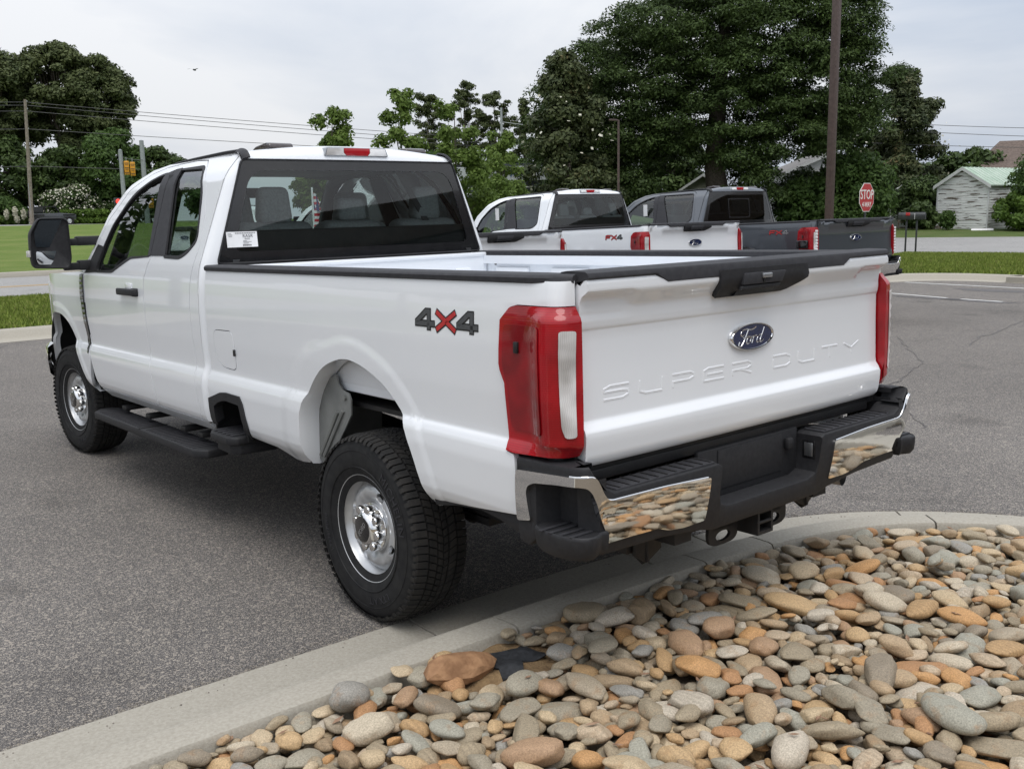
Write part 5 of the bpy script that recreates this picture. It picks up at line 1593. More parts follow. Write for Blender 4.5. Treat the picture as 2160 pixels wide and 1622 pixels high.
for s in sizes:
    best = None
    for t in range(14):
        x = R.uniform(-2.75, 2.35); y = R.uniform(-4.1, -.55)
        vx, vy = x - camxy[0], y - camxy[1]; D = math.hypot(vx, vy)
        bearing = math.degrees(math.atan2(vx, vy))
        if not 6 < bearing < 74 or D < 1.0: continue
        if (x - PATCH[0]) ** 2 / .24 ** 2 + (y - PATCH[1]) ** 2 / .155 ** 2 < 1: continue
        i, j = int((x - gx0) / gs), int((y - gy0) / gs)
        if not (0 <= i < nx and 0 <= j < ny) or HM[i, j] > 5: continue
        lim = BH[i, j]
        h = HM[max(0, i - 2):i + 3, max(0, j - 2):j + 3].mean() - float(lim)
        if best is None or h < best[0]: best = (h, x, y)
    if best is None or best[0] > .048: continue
    _, x, y = best
    a = s * R.uniform(1.05, 1.75); b = s * R.uniform(.78, 1.05); c = s * R.uniform(.38, .70)
    yaw = R.uniform(0, PI)
    zc = place(x, y, a, b, c, yaw, 0, 0)
    if zc is None: continue
    stones.append((x, y, zc, a, b, c, yaw))
# those that show largest are parts of the bed, one by one; the small rest is one part
cz = CAM.z
def shown(s): return (s[3] * s[4]) / ((s[0] - camxy[0]) ** 2 + (s[1] - camxy[1]) ** 2 + (cz - s[2]) ** 2)
def top_h(s):
    i, j = int((s[0] - gx0) / gs), int((s[1] - gy0) / gs); return HM[i, j] - s[2] < s[5] * 1.15
def in_view(s):
    v = Vector((s[0], s[1], s[2])) - CAM; w = v.dot(fw); return abs(v.dot(rt) / w) < .545 and -.41 < v.dot(upv) / w < .41
def open_share(s):
    x, y, z, a, b, c, yaw = s; r = max(a, b)
    i0, i1 = int((x - r - gx0) / gs), int((x + r - gx0) / gs) + 1; j0, j1 = int((y - r - gy0) / gs), int((y + r - gy0) / gs) + 1
    X = XX[i0:i1, j0:j1] - x; Yv = YY[i0:i1, j0:j1] - y
    q = 1 - ((X * math.cos(yaw) + Yv * math.sin(yaw)) / a) ** 2 - ((-X * math.sin(yaw) + Yv * math.cos(yaw)) / b) ** 2
    ok = q > 0
    return ((HM[i0:i1, j0:j1] - (z + np.sqrt(np.clip(q, 0, 1)) * c * .96) < .004) & ok).sum() / max(1, ok.sum())
op = {id(s): open_share(s) for s in stones}
stones = [s for s in stones if op[id(s)] > .015]
vis = sorted([s for s in stones if op[id(s)] > .35 and in_view(s)], key=shown, reverse=True)
keep = set(id(s) for s in vis[:300])
RV, RF = [], []; tot = 0
small = [np.array([tuple(v.co) for v in m.vertices]) for m in STN]
smallF = [np.array([tuple(p.vertices) for p in m.polygons]) for m in STN]
fine = set(id(s) for s in sorted([s for s in stones if in_view(s)], key=shown, reverse=True)[:2200])
LOW_ = [unit_stone(i, 2) for i in range(34)]
lowV = [np.array([tuple(v.co) for v in m.vertices]) for m in LOW_]; lowF = [np.array([tuple(p.vertices) for p in m.polygons]) for m in LOW_]
for m in LOW_: bpy.data.meshes.remove(m)
for k, s in enumerate(stones):
    x, y, z, a, b, c, yaw = s
    mt = Matrix.Translation((x, y, z)) @ Euler((R.normal(0, .16), R.normal(0, .16), yaw)).to_matrix().to_4x4() @ Matrix.Diagonal((a, b, c, 1))
    i = int(R.integers(0, len(STN)))
    if id(s) in keep:
        put('stone', STN[i], bs_, mt)
    else:
        m3 = np.array(mt)[:3]; sv, sf = (small[i], smallF[i]) if id(s) in fine else (lowV[i], lowF[i]); V = sv @ m3[:, :3].T + m3[:, 3]
        RV.append(V); RF.append(sf + tot); tot += len(V)
me = mesh('small_stones', np.vstack(RV), np.vstack(RF), M['stone'], smooth=180)
put('small_stones', me, bs_, kind='stuff')
print('stones', len(stones), 'visible', len(vis))
# torn black liner and bare sand at the corner by the kerb
pf = lambda u, v: np.stack([u, v, .075 + .03 * np.exp(-((u - PATCH[0]) ** 2 + (v - PATCH[1]) ** 2) / .03) + .012 * np.sin(u * 31) * np.sin(v * 37)], -1)
put('bare_sand', pmesh('bare_sand', panel(cr([(-1.2, -.76), (-.95, -.70), (-.72, -.74), (-.66, -.88), (-.74, -1.02), (-.98, -1.08), (-1.18, -.98)], 5, True), pf, .04, hem=.03, sign=1), M['soil']), bs_)
pf2 = lambda u, v: pf(u, v) + np.stack([0 * u, 0 * u, .012 + .010 * np.sin(u * 40 + v * 25)], -1)
put('torn_liner', pmesh('torn_liner', panel([(-1.04, -.86), (-.96, -.80), (-.87, -.82), (-.80, -.80), (-.76, -.88), (-.80, -.95), (-.90, -.93), (-.95, -1.0), (-1.03, -.98), (-1.0, -.92)], pf2, .025, hem=.006, sign=1), M['fabric']), bs_)
rs = MB(); bm = bmesh.new(); bmesh.ops.create_icosphere(bm, subdivisions=2, radius=1)
for v in bm.verts:
    p = v.co; v.co = Vector((p.x * .15 * (1 - .25 * p.y), p.y * .085, p.z * .05 + (.02 if p.x < -.3 else 0)))
bmesh.ops.translate(bm, vec=(-1.13, -.855, .125), verts=bm.verts); rs.bm(bm)
M['rust_stone'] = pm('rust_stone', (.20, .10, .045), (.36, .20, .10), 16, rough=.8, bump=.6, bscale=50, bdist=.01)
put('stone', rs.mesh('stone', M['rust_stone'], 25), bs_, label='flat rust brown angular stone lying against the kerb')

# ================================================================== lawns, roads and markings around the car park
zl = lambda u, v: zfar(u, v)
def blade_mat():
    m, nt, b = base_mat('grass_blade')
    ge = nt.nodes.new('ShaderNodeNewGeometry'); rp = nt.nodes.new('ShaderNodeValToRGB'); e = rp.color_ramp.elements
    e[0].position = 0; e[0].color = (.075, .115, .016, 1); e[1].position = .9; e[1].color = (.22, .275, .050, 1); x = e.new(.98); x.color = (.28, .26, .10, 1)
    nt.links.new(ge.outputs['Random Per Island'], rp.inputs[0]); nt.links.new(rp.outputs[0], b.inputs['Base Color']); b.inputs['Roughness'].default_value = .7; b.inputs['Specular IOR Level'].default_value = .2
    return m
M['blade'] = blade_mat()
# left: kerb, lawn, side road, rising lawn, main road
def strip_kerb(name, path, label=None):
    P = cr(path, 6); G = []
    for i, p in enumerate(P):
        q = np.array(P[min(i + 1, len(P) - 1)]) - np.array(P[max(i - 1, 0)]); q = q / np.linalg.norm(q); n = np.array((-q[1], q[0]))
        G.append([(p[0] + n[0] * o, p[1] + n[1] * o, z) for o, z in ((-.32, -.05), (-.32, .006), (.0, .012), (.03, .03), (.09, .12), (.13, .145), (.26, .15), (.29, .13), (.29, -.05))])
    return put(name, MB().grid(G).mesh(name, M['concrete'], 40), kind='structure')
strip_kerb('kerb_left', [(-45, 12.45), (-10, 12.45), (0, 12.45), (8, 12.45), (12, 12.45), (13.6, 12.15), (15.1, 11.15), (16.3, 9.75), (17.0, 9.25), (18.36, 8.75), (19.3, 8.3), (19.88, 7.35), (19.93, 5.8), (19.88, 2), (19.73, -40)])
lawnf = lambda u, v: .10 + .05 * sms(0, 2.0, v - 12.7)
def lz(u, v): return .11 + .05 * np.sin(u * .35 + 1) * np.sin(v * .5)
lawn1 = [(-45, 12.73), (12, 12.73), (13.8, 12.4), (13.8, 20.3), (8, 20.6), (-45, 20.6)]
sheet('lawn', lawn1, .0, M['grass'], .8, lz)
sheet('side_road', [(-60, 20.9), (30, 20.9), (30, 31.6), (-60, 31.6)], -.02, M['road'])
sheet('road_line', [(-60, 26.25), (30, 26.25), (30, 26.40), (-60, 26.40)], -.016, M['line_yellow'])
sheet('road_line', [(-60, 26.55), (30, 26.55), (30, 26.70), (-60, 26.70)], -.016, M['line_yellow'])
G = [[(x, 31.6, -.04), (x, 31.6, .0), (x, 31.68, .14), (x, 31.85, .15), (x, 31.9, -.04)] for x in np.linspace(-60, 30, 31)]
put('kerb_far', MB().grid(G).mesh('kerb_far', M['concrete'], 40), kind='structure')
def lz2(u, v): return np.maximum(zfar(u, v), .12 * (1 - sms(33, 40, v))) + .03
sheet('bank', [(-60, 31.9), (36, 31.9), (60, 60), (60, 92.2), (-60, 92.2)], .0, M['grass'], 2.2, lz2)
zr_ = lambda u, v: zfar(u, v) * 0 + np.interp(v, [92, 97.5], [1.46, 1.60]) - .010 * np.clip(u - 22, 0, 60)
sheet('main_road', [(-90, 92.0), (75, 88.5), (75, 94.3), (-90, 97.8)], .06, M['road'], 4, zr_)
# right: verge, street, far kerb
def rz(u, v): return .12 + .10 * np.exp(-(((u - 24.5) / 4) ** 2)) 
verge = [(17.15, 9.55), (18.5, 9.05), (19.5, 8.5), (20.15, 7.45), (20.2, 5.8), (20.1, -10), (38, -18), (30.62, 10.6), (29.6, 14.2), (26.0, 24.0), (14.2, 20.3), (14.0, 12.4), (15.4, 11.4)]
sheet('verge', verge, 0, M['grass'], .8, rz)
sheet('street', [(38, -18), (30.7, 10.3), (29.6, 14.0), (24.5, 28.5), (47, 42), (54.9, 28.6), (58.5, 22), (72, -8)], .02, M['road'])
G = []
for x, y in cr([(46.6, 42.3), (54.7, 28.9), (58.3, 22.2), (64, 8), (72, -8)], 6): G.append([(x, y, -.02), (x + .05, y + .03, .16), (x + .35, y + .18, .17), (x + .4, y + .2, -.05)])
put('street_kerb', MB().grid(G).mesh('street_kerb', M['concrete'], 40), kind='structure')
# stall markings
def line(p, q, w, z=.004):
    p, q = np.array(p), np.array(q); t = (q - p) / np.linalg.norm(q - p); n = np.array((-t[1], t[0])) * w / 2
    sheet('stall_line', [tuple(p - n), tuple(q - n), tuple(q + n), tuple(p + n)], z, M['line_white'])
line((18.55, 8.15), (18.15, 4.4), .11); line((15.62, 7.0), (15.2, 5.5), .10); line((15.14, 5.2), (15.05, 4.4), .10)
for k in range(5): line((4.2 + 2.72 * k, 11.9), (3.85 + 2.72 * k, 6.6), .10)

for cx, cy, L, w in ((15.05, 5.72, .9, .16), (14.9, 4.75, .7, .13), (17.4, 5.6, .8, .3)):
    sheet('damp_patch', [(cx + math.sin(a) * w * (1 + .2 * math.sin(3 * a)), cy + math.cos(a) * L * (1 + .15 * math.sin(5 * a))) for a in np.linspace(0, -2 * PI, 26)[:-1]], .003, M['damp'])
# grit gathered along the edge of the asphalt
rng = np.random.default_rng(77); V = []; F = []
for k in range(5200):
    s = rng.uniform(sj[1], sj[-1] - 4); p, nn = kat(s); o = -abs(rng.normal(0, .035)) + (.01 if rng.random() < .95 else .12 * rng.random()); q = p + nn * o
    r_ = rng.uniform(.0015, .0055); n0 = len(V); z = .009 if o > 0 else .001
    V += [(q[0] + r_ * math.cos(a + k), q[1] + r_ * math.sin(a + k), z) for a in (0, 2.1, 4.2)] + [(q[0], q[1], z + r_ * .9)]
    F += [(n0, n0 + 1, n0 + 3), (n0 + 1, n0 + 2, n0 + 3), (n0 + 2, n0, n0 + 3)]
put('grit', mesh('grit', V, F, M['grit']), kind='stuff')
# dry leaf bits and twigs on the stones
rng = np.random.default_rng(78)
for k in range(70):
    s = stones[int(rng.integers(len(stones) // 2, len(stones)))]; x, y = s[0] + rng.normal(0, .02), s[1] + rng.normal(0, .02)
    i, j = int((x - gx0) / gs), int((y - gy0) / gs)
    if not (0 <= i < nx and 0 <= j < ny) or HM[i, j] > 5: continue
    z = HM[i, j] + .004; a = rng.uniform(0, 6.3); L = rng.uniform(.012, .03); c, d = math.cos(a), math.sin(a); w = L * .32
    me_ = mesh('dry_leaf', [(x - c * L, y - d * L, z), (x + d * w, y - c * w, z + .003), (x + c * L, y + d * L, z + .006), (x - d * w, y + c * w, z + .003), (x, y, z - .001)], [(0, 1, 4), (1, 2, 4), (2, 3, 4), (3, 0, 4)], M['dry_leaf'])
    put('dry_leaf', me_, bs_)
# blades over the nearer lawns
def blades(name, poly, n, h, zf, seed):
    rng = np.random.default_rng(seed); P = np.array(poly); lo, hi = P.min(0), P.max(0); out = []
    while sum(len(o) for o in out) < n:
        q = rng.uniform(lo, hi, (n, 2)); out.append(q[inside(q, P)])
    q = np.vstack(out)[:n]; z = zf(q[:, 0], q[:, 1]); a = rng.uniform(0, 2 * PI, n); w = rng.uniform(.008, .02, n); hh_ = h * rng.uniform(.5, 1.2, n)
    c, s = np.cos(a) * w, np.sin(a) * w
    V = np.stack([np.stack([q[:, 0] - c, q[:, 1] - s, z - .01], 1), np.stack([q[:, 0] + c, q[:, 1] + s, z - .01], 1), np.stack([q[:, 0] + rng.normal(0, .03, n), q[:, 1] + rng.normal(0, .03, n), z + hh_], 1)], 1).reshape(-1, 3)
    put(name, mesh(name, V, np.arange(3 * n).reshape(n, 3), M['blade']), kind='stuff')
blades('grass', [(-4, 12.8), (4.4, 12.8), (6.5, 20.5), (-4, 20.5)], 90000, .075, lz, 5)
blades('grass', [(19.6, 8.6), (20.2, 7.4), (20.2, 3.0), (31.6, 6.5), (30.3, 11.5), (29.3, 14.0), (24, 12), (18.6, 9.1)], 90000, .085, rz, 6)

def crack(pts, seed, w=.006):
    rng = np.random.default_rng(seed); P = []
    for a, b in zip(pts[:-1], pts[1:]):
        for k in range(14): P.append(np.array(a) + (np.array(b) - np.array(a)) * k / 14 + rng.normal(0, .022, 2))
    V = []; F = []
    for i, p in enumerate(P):
        t = P[min(i + 1, len(P) - 1)] - P[max(i - 1, 0)]; t /= np.linalg.norm(t); n = np.array((-t[1], t[0])) * w * rng.uniform(.4, 1.4)
        V += [(p[0] + n[0], p[1] + n[1], .0035), (p[0] - n[0], p[1] - n[1], .0035)]
        if i: F.append((2 * i - 2, 2 * i - 1, 2 * i + 1, 2 * i))
    put('asphalt_crack', mesh('asphalt_crack', V, F, M['damp']), kind='structure')
crack([(4.2, .2), (5.6, 1.3), (7.4, 1.9), (9.5, 3.4)], 1); crack([(-2.4, 4.6), (-1.9, 7.4), (-.6, 9.6), (.4, 12.0)], 2, .007); crack([(9.0, 2.2), (12.5, 2.9), (16.5, 4.6)], 3, .008)
# ================================================================== vegetation
def leaf_mat(name, c1, c2, c3=None, trans=.30):
    m = bpy.data.materials.new(name); m.use_nodes = True
    nt = m.node_tree; nt.nodes.clear()
    o = nt.nodes.new('ShaderNodeOutputMaterial')
    ge = nt.nodes.new('ShaderNodeNewGeometry'); tc = nt.nodes.new('ShaderNodeTexCoord')
    nz = _n(nt, 'ShaderNodeTexNoise', Scale=.55, Detail=3.0); nt.links.new(tc.outputs['Object'], nz.inputs['Vector'])
    ad = nt.nodes.new('ShaderNodeMath'); ad.operation = 'MULTIPLY_ADD'; ad.inputs[1].default_value = .55; nt.links.new(ge.outputs['Random Per Island'], ad.inputs[0])
    sb = nt.nodes.new('ShaderNodeMath'); sb.operation = 'MULTIPLY_ADD'; sb.inputs[1].default_value = 1.3; sb.inputs[2].default_value = -.42; nt.links.new(nz.outputs['Fac'], sb.inputs[0]); nt.links.new(sb.outputs[0], ad.inputs[2])
    rp = nt.nodes.new('ShaderNodeValToRGB'); e = rp.color_ramp.elements
    e[0].position = .1; e[0].color = C4(c1); e[1].position = .85; e[1].color = C4(c2)
    if c3: x = e.new(.97); x.color = C4(c3)
    nt.links.new(ad.outputs[0], rp.inputs[0])
    d = nt.nodes.new('ShaderNodeBsdfPrincipled'); d.inputs['Roughness'].default_value = .55; d.inputs['Specular IOR Level'].default_value = .18
    t = nt.nodes.new('ShaderNodeBsdfTranslucent'); mx = nt.nodes.new('ShaderNodeMixShader'); mx.inputs[0].default_value = trans
    nt.links.new(rp.outputs[0], d.inputs['Base Color']); nt.links.new(rp.outputs[0], t.inputs[0])
    nt.links.new(d.outputs[0], mx.inputs[1]); nt.links.new(t.outputs[0], mx.inputs[2]); nt.links.new(mx.outputs[0], o.inputs[0])
    return m
M['leaf_pine'] = leaf_mat('pine_needles', (.038, .056, .020), (.110, .130, .050), None, .15)
M['leaf_dark'] = leaf_mat('dark_leaves', (.024, .042, .013), (.076, .116, .032), None, .18)
M['leaf_mid'] = leaf_mat('mid_leaves', (.040, .075, .020), (.095, .155, .040), None, .30)
M['leaf_light'] = leaf_mat('young_leaves', (.075, .125, .022), (.165, .235, .055), None, .38)
M['leaf_magnolia'] = leaf_mat('magnolia_leaves', (.030, .045, .020), (.085, .100, .040), (.15, .12, .055), .10)
M['leaf_hedge'] = leaf_mat('hedge_leaves', (.055, .10, .018), (.125, .20, .035), None, .25)
M['petal'] = leaf_mat('white_petals', (.55, .52, .40), (.78, .76, .66), None, .3)
M['bark'] = pm('bark', (.060, .048, .038), (.135, .11, .09), 9, rough=.9, bump=.8, bscale=30, bdist=.03)
M['pale_bark'] = pm('pale_bark', (.16, .13, .10), (.26, .22, .18), 7, rough=.9, bump=.8, bscale=25, bdist=.03)

def foliage(blobs, n, size, rng, shell=.45, aspect=1.9, droop=.0, flat=0.0, up=0.25):
    """leaf-sized faces through the volume of a set of ellipsoids (x,y,z,rx,ry,rz)"""
    B = np.array(blobs, float)
    w = (B[:, 3] * B[:, 4] + B[:, 3] * B[:, 5] + B[:, 4] * B[:, 5]); w /= w.sum()
    k = rng.choice(len(B), n, p=w); b = B[k]
    d = rng.normal(size=(n, 3)); d /= np.linalg.norm(d, axis=1, keepdims=True)
    d[:, 2] = np.where((d[:, 2] < -.3) & (rng.random(n) < .55), -d[:, 2], d[:, 2])
    r = rng.random(n) ** shell
    r *= 1 + rng.normal(0, .07, n)
    C = b[:, :3] + d * b[:, 3:6] * r[:, None]
    C[:, 2] -= droop * (np.hypot(d[:, 0], d[:, 1]) * r) ** 2 * b[:, 3]
    N = d * (1 - flat) + rng.normal(0, .55, (n, 3)); N[:, 2] += up + flat
    N /= np.linalg.norm(N, axis=1, keepdims=True)
    t = rng.normal(size=(n, 3)); t[:, 2] -= droop * 1.2
    t -= N * (t * N).sum(1, keepdims=True); t /= np.linalg.norm(t, axis=1, keepdims=True)
    u = np.cross(N, t); s = size * rng.uniform(.6, 1.4, n)
    a = t * (s * aspect * .5)[:, None]; c = u * (s * .5)[:, None]
    V = np.stack([C - a, C + c * .9 - a * .1, C + a, C - c * .9 - a * .1], 1).reshape(-1, 3)
    F = np.arange(n * 4).reshape(n, 4)
    return V, F

def limbs(mb, base, h, r, tips, rng, split=.35, n=7):
    """tapered trunk with limbs to the crown masses"""
    x, y, z = base
    P = [(x + rng.normal(0, r * .5) * (k > 0), y + rng.normal(0, r * .5) * (k > 0), z + h * t) for k, t in enumerate((0, .04, .25, .5, .75, 1.0))]
    mb.tube(P, [r * 1.5, r * 1.1, r * .9, r * .72, r * .5, r * .2], n)
    for q in tips:
        t = rng.uniform(split, .85); s = Vector(P[0]).lerp(Vector(P[-1]), t); e = Vector(q)
        if e.z < s.z + .2: s.z = max(z + .3, e.z - .5)
        m = s.lerp(e, .5); m.z -= .06 * (e - s).length; m += Vector(rng.normal(0, .1, 3))
        mb.tube([s, m, e], [r * .38, r * .25, r * .06], 5, False)

def gz(x, y): return float(zfar(np.array(float(x)), np.array(float(y)))) - .05

def tree(name, label, cat, x, y, h, blobs, n, size, mat, seed, trunk_h=None, r=.2, bark='bark', group=None, core=0, **kw):
    """blobs relative to the foot of the trunk"""
    rng = np.random.default_rng(seed)
    t = thing(name, label, cat, (x, y, gz(x, y)), group=group)
    V, F = foliage(blobs, n, size, rng, **kw)
    put('crown', mesh('crown', V, F, M[mat]), t)
    mb = MB(); limbs(mb, (0, 0, -.2), trunk_h or h * .85, r, [(b[0] * .8, b[1] * .8, b[2]) for b in blobs[:14]], rng)
    put('trunk', mb.mesh('trunk', M[bark], 60), t)
    return t

def dome(rng, n, cx, cy, cz, rx, ry, rz, br, jit=.25, low=-.4):
    """crown masses spread over an ellipsoid"""
    out = []
    for i in range(n):
        k = (i + .5) / n; zz = 1 - k * (1 - low); q = i * 2.39996 + rng.normal(0, .3); rr_ = math.sqrt(max(0, 1 - zz * zz)) * rng.uniform(.7, 1.0)
        s = br * rng.uniform(1 - jit, 1 + jit)
        out.append((cx + rx * rr_ * math.cos(q), cy + ry * rr_ * math.sin(q), cz + rz * zz * rng.uniform(.85, 1.02), s * 1.15, s * 1.15, s * .8))
    return out

# ---- pines behind the main road
rg_ = np.random.default_rng(3)
PINES = [(17.5, 113, 17.0, 3.9, 'tall pine with a broad dense crown farthest from the traffic light'),
         (23.2, 111.5, 18.3, 4.0, 'tall broad pine behind the wooden utility pole'),
         (29.4, 110.5, 19.4, 4.2, 'tallest round topped pine of the dense grove'),
         (33.2, 108.8, 17.9, 3.3, 'tall pine with ragged boughs at the edge of the dense grove'),
         (27.0, 118, 17.2, 4.2, 'tall pine half hidden behind the tallest pine of the grove')]
for i, (x, y, h, r_, lb) in enumerate(PINES):
    B = dome(rg_, 54, 0, 0, h * .73, r_ * 1.02, r_ * 1.02, h * .235, 1.02, .5, low=-.85)
    B += [(rg_.normal(0, 1.0), rg_.normal(0, 1.0), h * rg_.uniform(.45, .75), 1.5, 1.5, .8) for _ in range(7)]
    if i == 3: B += [(2.3, -.5, 13.3, 1.3, 1.2, .5), (2.9, -.3, 11.9, 1.3, 1.2, .5), (1.8, 0, 14.6, 1.2, 1.1, .6)]
    tree('pine_tree', lb, 'tree', x, y, h, B, 36000, .225, 'leaf_pine', 20 + i, h * .93, .32, 'bark', 'pines behind the main road', shell=.6, aspect=1.8, up=.3)
LOW = [(36.4, 102.5, 8.6, 3.4, 'leaf_dark', 'dark broadleaf tree reaching out beyond the grey signal pole'),
       (31.6, 101.0, 9.6, 3.8, 'leaf_mid', 'mid green broadleaf tree behind the yellow traffic signals'),
       (27.4, 104.0, 8.2, 3.4, 'leaf_dark', 'dark leafy tree rising behind the flowering shrub'),
       (22.6, 106.0, 9.4, 3.8, 'leaf_dark', 'dark leafy tree between the tall pine trunks'),
       (17.4, 104.5, 8.2, 3.8, 'leaf_dark', 'dark leafy tree behind the white yucca spikes'),
       (34.4, 99.2, 5.4, 2.6, 'leaf_mid', 'small bushy tree behind the wooden roadside fence')]
for i, (x, y, h, r_, mt, lb) in enumerate(LOW):
    B = dome(rg_, 24, 0, 0, h * .52, r_ * .8, r_ * .8, h * .40, 1.15, low=-.9)
    tree('leafy_tree', lb, 'tree', x, y, h, B, 17000, .22, mt, 40 + i, h * .7, .18, 'bark', 'broadleaf trees under the pines', shell=.5)
# shrubs along the far pavement
def shrub(name, label, cat, x, y, h, w, dpt, n, size, mat, seed, petals=0, group=None, boxy=False):
    rng = np.random.default_rng(seed)
    t = thing(name, label, cat, (x, y, gz(x, y)), group=group)
    B = dome(rng, 14, 0, 0, h * .45, w * .42, dpt * .42, h * .42, h * .28, low=-.8) if not boxy else [(u * w * .44, v * dpt * .3, h * q, w * .13, dpt * .3, h * .26) for u in (-1, -.6, -.2, .2, .6, 1) for v in (-1, 1) for q in (.3, .72)]
    V, F = foliage(B, n, size, rng, shell=.5)
    put('foliage', mesh('foliage', V, F, M[mat]), t)
    mb = MB(); limbs(mb, (0, 0, -.1), h * .5, .05, [(b[0] * .7, b[1] * .7, b[2]) for b in B[:8]], rng, .1, 5)
    put('stems', mb.mesh('stems', M['bark'], 60), t)
    if petals:
        Bp = [(b[0], b[1], b[2] + .05, b[3] * 1.06, b[4] * 1.06, b[5] * 1.06) for b in B if b[2] > h * .3]
        V, F = foliage(Bp, petals, .17, rng, shell=.08, aspect=1.1, up=.6)
        put('blossom', mesh('blossom', V, F, M['petal']), t)
    return t
shrub('flowering_shrub', 'large shrub covered in white blossom beside the utility pole', 'shrub', 26.6, 98.6, 3.7, 5.2, 3.0, 9000, .20, 'leaf_dark', 61, 1500)
shrub('flowering_shrub', 'smaller white flowering shrub beside the red signal light', 'shrub', 30.6, 99.4, 2.4, 2.2, 1.8, 3000, .20, 'leaf_dark', 62, 260)
shrub('hedge', 'clipped bright green hedge behind the dark off-road car', 'hedge', 27.2, 96.9, 1.55, 4.2, 1.4, 8000, .16, 'leaf_hedge', 63, boxy=True)
shrub('bush', 'dark bush beneath the pines beside the yucca spikes', 'bush', 20.2, 100.4, 2.9, 5.5, 2.6, 9000, .22, 'leaf_mid', 64)
shrub('bush', 'low dark bush behind the parked off-road car', 'bush', 22.8, 98.4, 1.5, 3.0, 2.0, 4000, .20, 'leaf_dark', 65)
shrub('bush', 'pale green low bush at the edge of the photo by the road', 'bush', 18.9, 97.6, 1.2, 2.2, 1.6, 3000, .18, 'leaf_light', 66)
for i, (x, zc, hh_, lb) in enumerate(((20.55, 2.55, .95, 'tallest white yucca flower spike at the end of the row'), (21.28, 2.75, 1.05, 'white yucca flower spike with a second spike just below it'), (21.34, 2.05, .75, 'short white yucca spike tucked below a taller one'), (21.95, 2.55, 1.0, 'white yucca flower spike with bushes on both sides'), (22.52, 2.2, .9, 'white yucca flower spike nearest the utility pole'))):
    y = 97.75 - .1 * i; z0 = gz(x, y); t = thing('yucca', lb, 'plant', (x, y, z0), group='yucca spikes by the main road')
    rng = np.random.default_rng(70 + i)
    V, F = foliage([(0, 0, zc - z0, .20, .20, hh_ * .5)], 260, .14, rng, shell=.3)
    put('flower_spike', mesh('flower_spike', V, F, M['petal']), t)
    put('stalk', MB().tube([(0, 0, 0), (0, 0, zc - z0)], .03, 5).mesh('stalk', M['leaf_hedge'], 60), t)
    V = []; F = []
    for k in range(26):
        a = rng.uniform(0, 2 * PI); e = rng.uniform(.3, 1.2); L = .75; d = np.array((math.cos(a) * math.cos(e), math.sin(a) * math.cos(e), math.sin(e))); s = np.array((-math.sin(a), math.cos(a), 0)) * .03
        n0 = len(V); V += [tuple(-s + (0, 0, .1)), tuple(s + (0, 0, .1)), tuple(d * L + (0, 0, .1))]; F.append((n0, n0 + 1, n0 + 2))
    put('leaf_rosette', mesh('leaf_rosette', V, F, M['leaf_mid']), t)

# ---- young trees in the car park islands
def sapling(x, y, h, r_, seed, label, n=2600, mat='leaf_light', base=.9, size=.078, sprig=True):
    rng = np.random.default_rng(seed); B = []
    for i in range(34):
        k = rng.uniform(0, 1); rr_ = r_ * (1 - .72 * k) * rng.uniform(.35, 1.05); q = rng.uniform(0, 2 * PI)
        s = .20 + .22 * (1 - k)
        B.append((rr_ * math.cos(q), rr_ * math.sin(q), base + (h - base) * (.12 + .80 * k), s * 1.3, s * 1.3, s))
    t = tree('young_tree', label, 'tree', x, y, h, B, n, size, mat, seed, h * .9, .055, 'bark', 'young trees in the car park islands', shell=.6, droop=.15)
    return t
sapling(11.95, 22.5, 5.25, 1.35, 81, 'young tree with a compact round crown seen above the cab roof', 15000)
sapling(14.75, 23.1, 6.0, 1.45, 82, 'young loose crowned tree with a bare whip at its top', 13000)
sapling(17.3, 23.7, 6.0, 1.45, 83, 'young tree with horizontal tiers of light leaves', 12000)
sapling(22.3, 27.4, 5.2, 1.4, 84, 'young slender tree in front of the pale office building', 11000)
sapling(19.9, 25.0, 4.1, .9, 85, 'young thin tree beside the cab corner', 4500)
# ---- sparse pines in the middle distance
for i, (x, y, h, lb) in enumerate(((57.8, 82.2, 12.9, 'thin pine with a sparse crown behind the young trees'), (60.8, 79.9, 14.3, 'tallest of the sparse pines in the middle distance'), (63.2, 78.0, 13.0, 'sparse pine with bare lower trunk behind the offices'),
                            (65.6, 76.0, 12.4, 'sparse leaning pine behind the offices'), (67.2, 74.6, 13.4, 'thin pine close to the dark magnolia'), (69.2, 73.0, 14.2, 'thin tall pine partly behind the magnolia'))):
    rng = np.random.default_rng(90 + i); B = []
    for k in range(120):
        zz = rng.uniform(.34, .99); q = rng.uniform(0, 2 * PI); rr_ = (.5 + 1.9 * max(0, 1 - abs(zz - .70) / .36)) * rng.uniform(.05, 1.15)
        s_ = rng.uniform(.22, .52)
        B.append((rr_ * math.cos(q), rr_ * math.sin(q), h * zz, s_ * 1.15, s_ * 1.15, s_ * .85))
    tree('pine_tree', lb, 'tree', x, y, h, B, 16000, .125, 'leaf_pine', 90 + i, h * .95, .15, 'pale_bark', 'sparse pines in the middle distance', shell=.6)
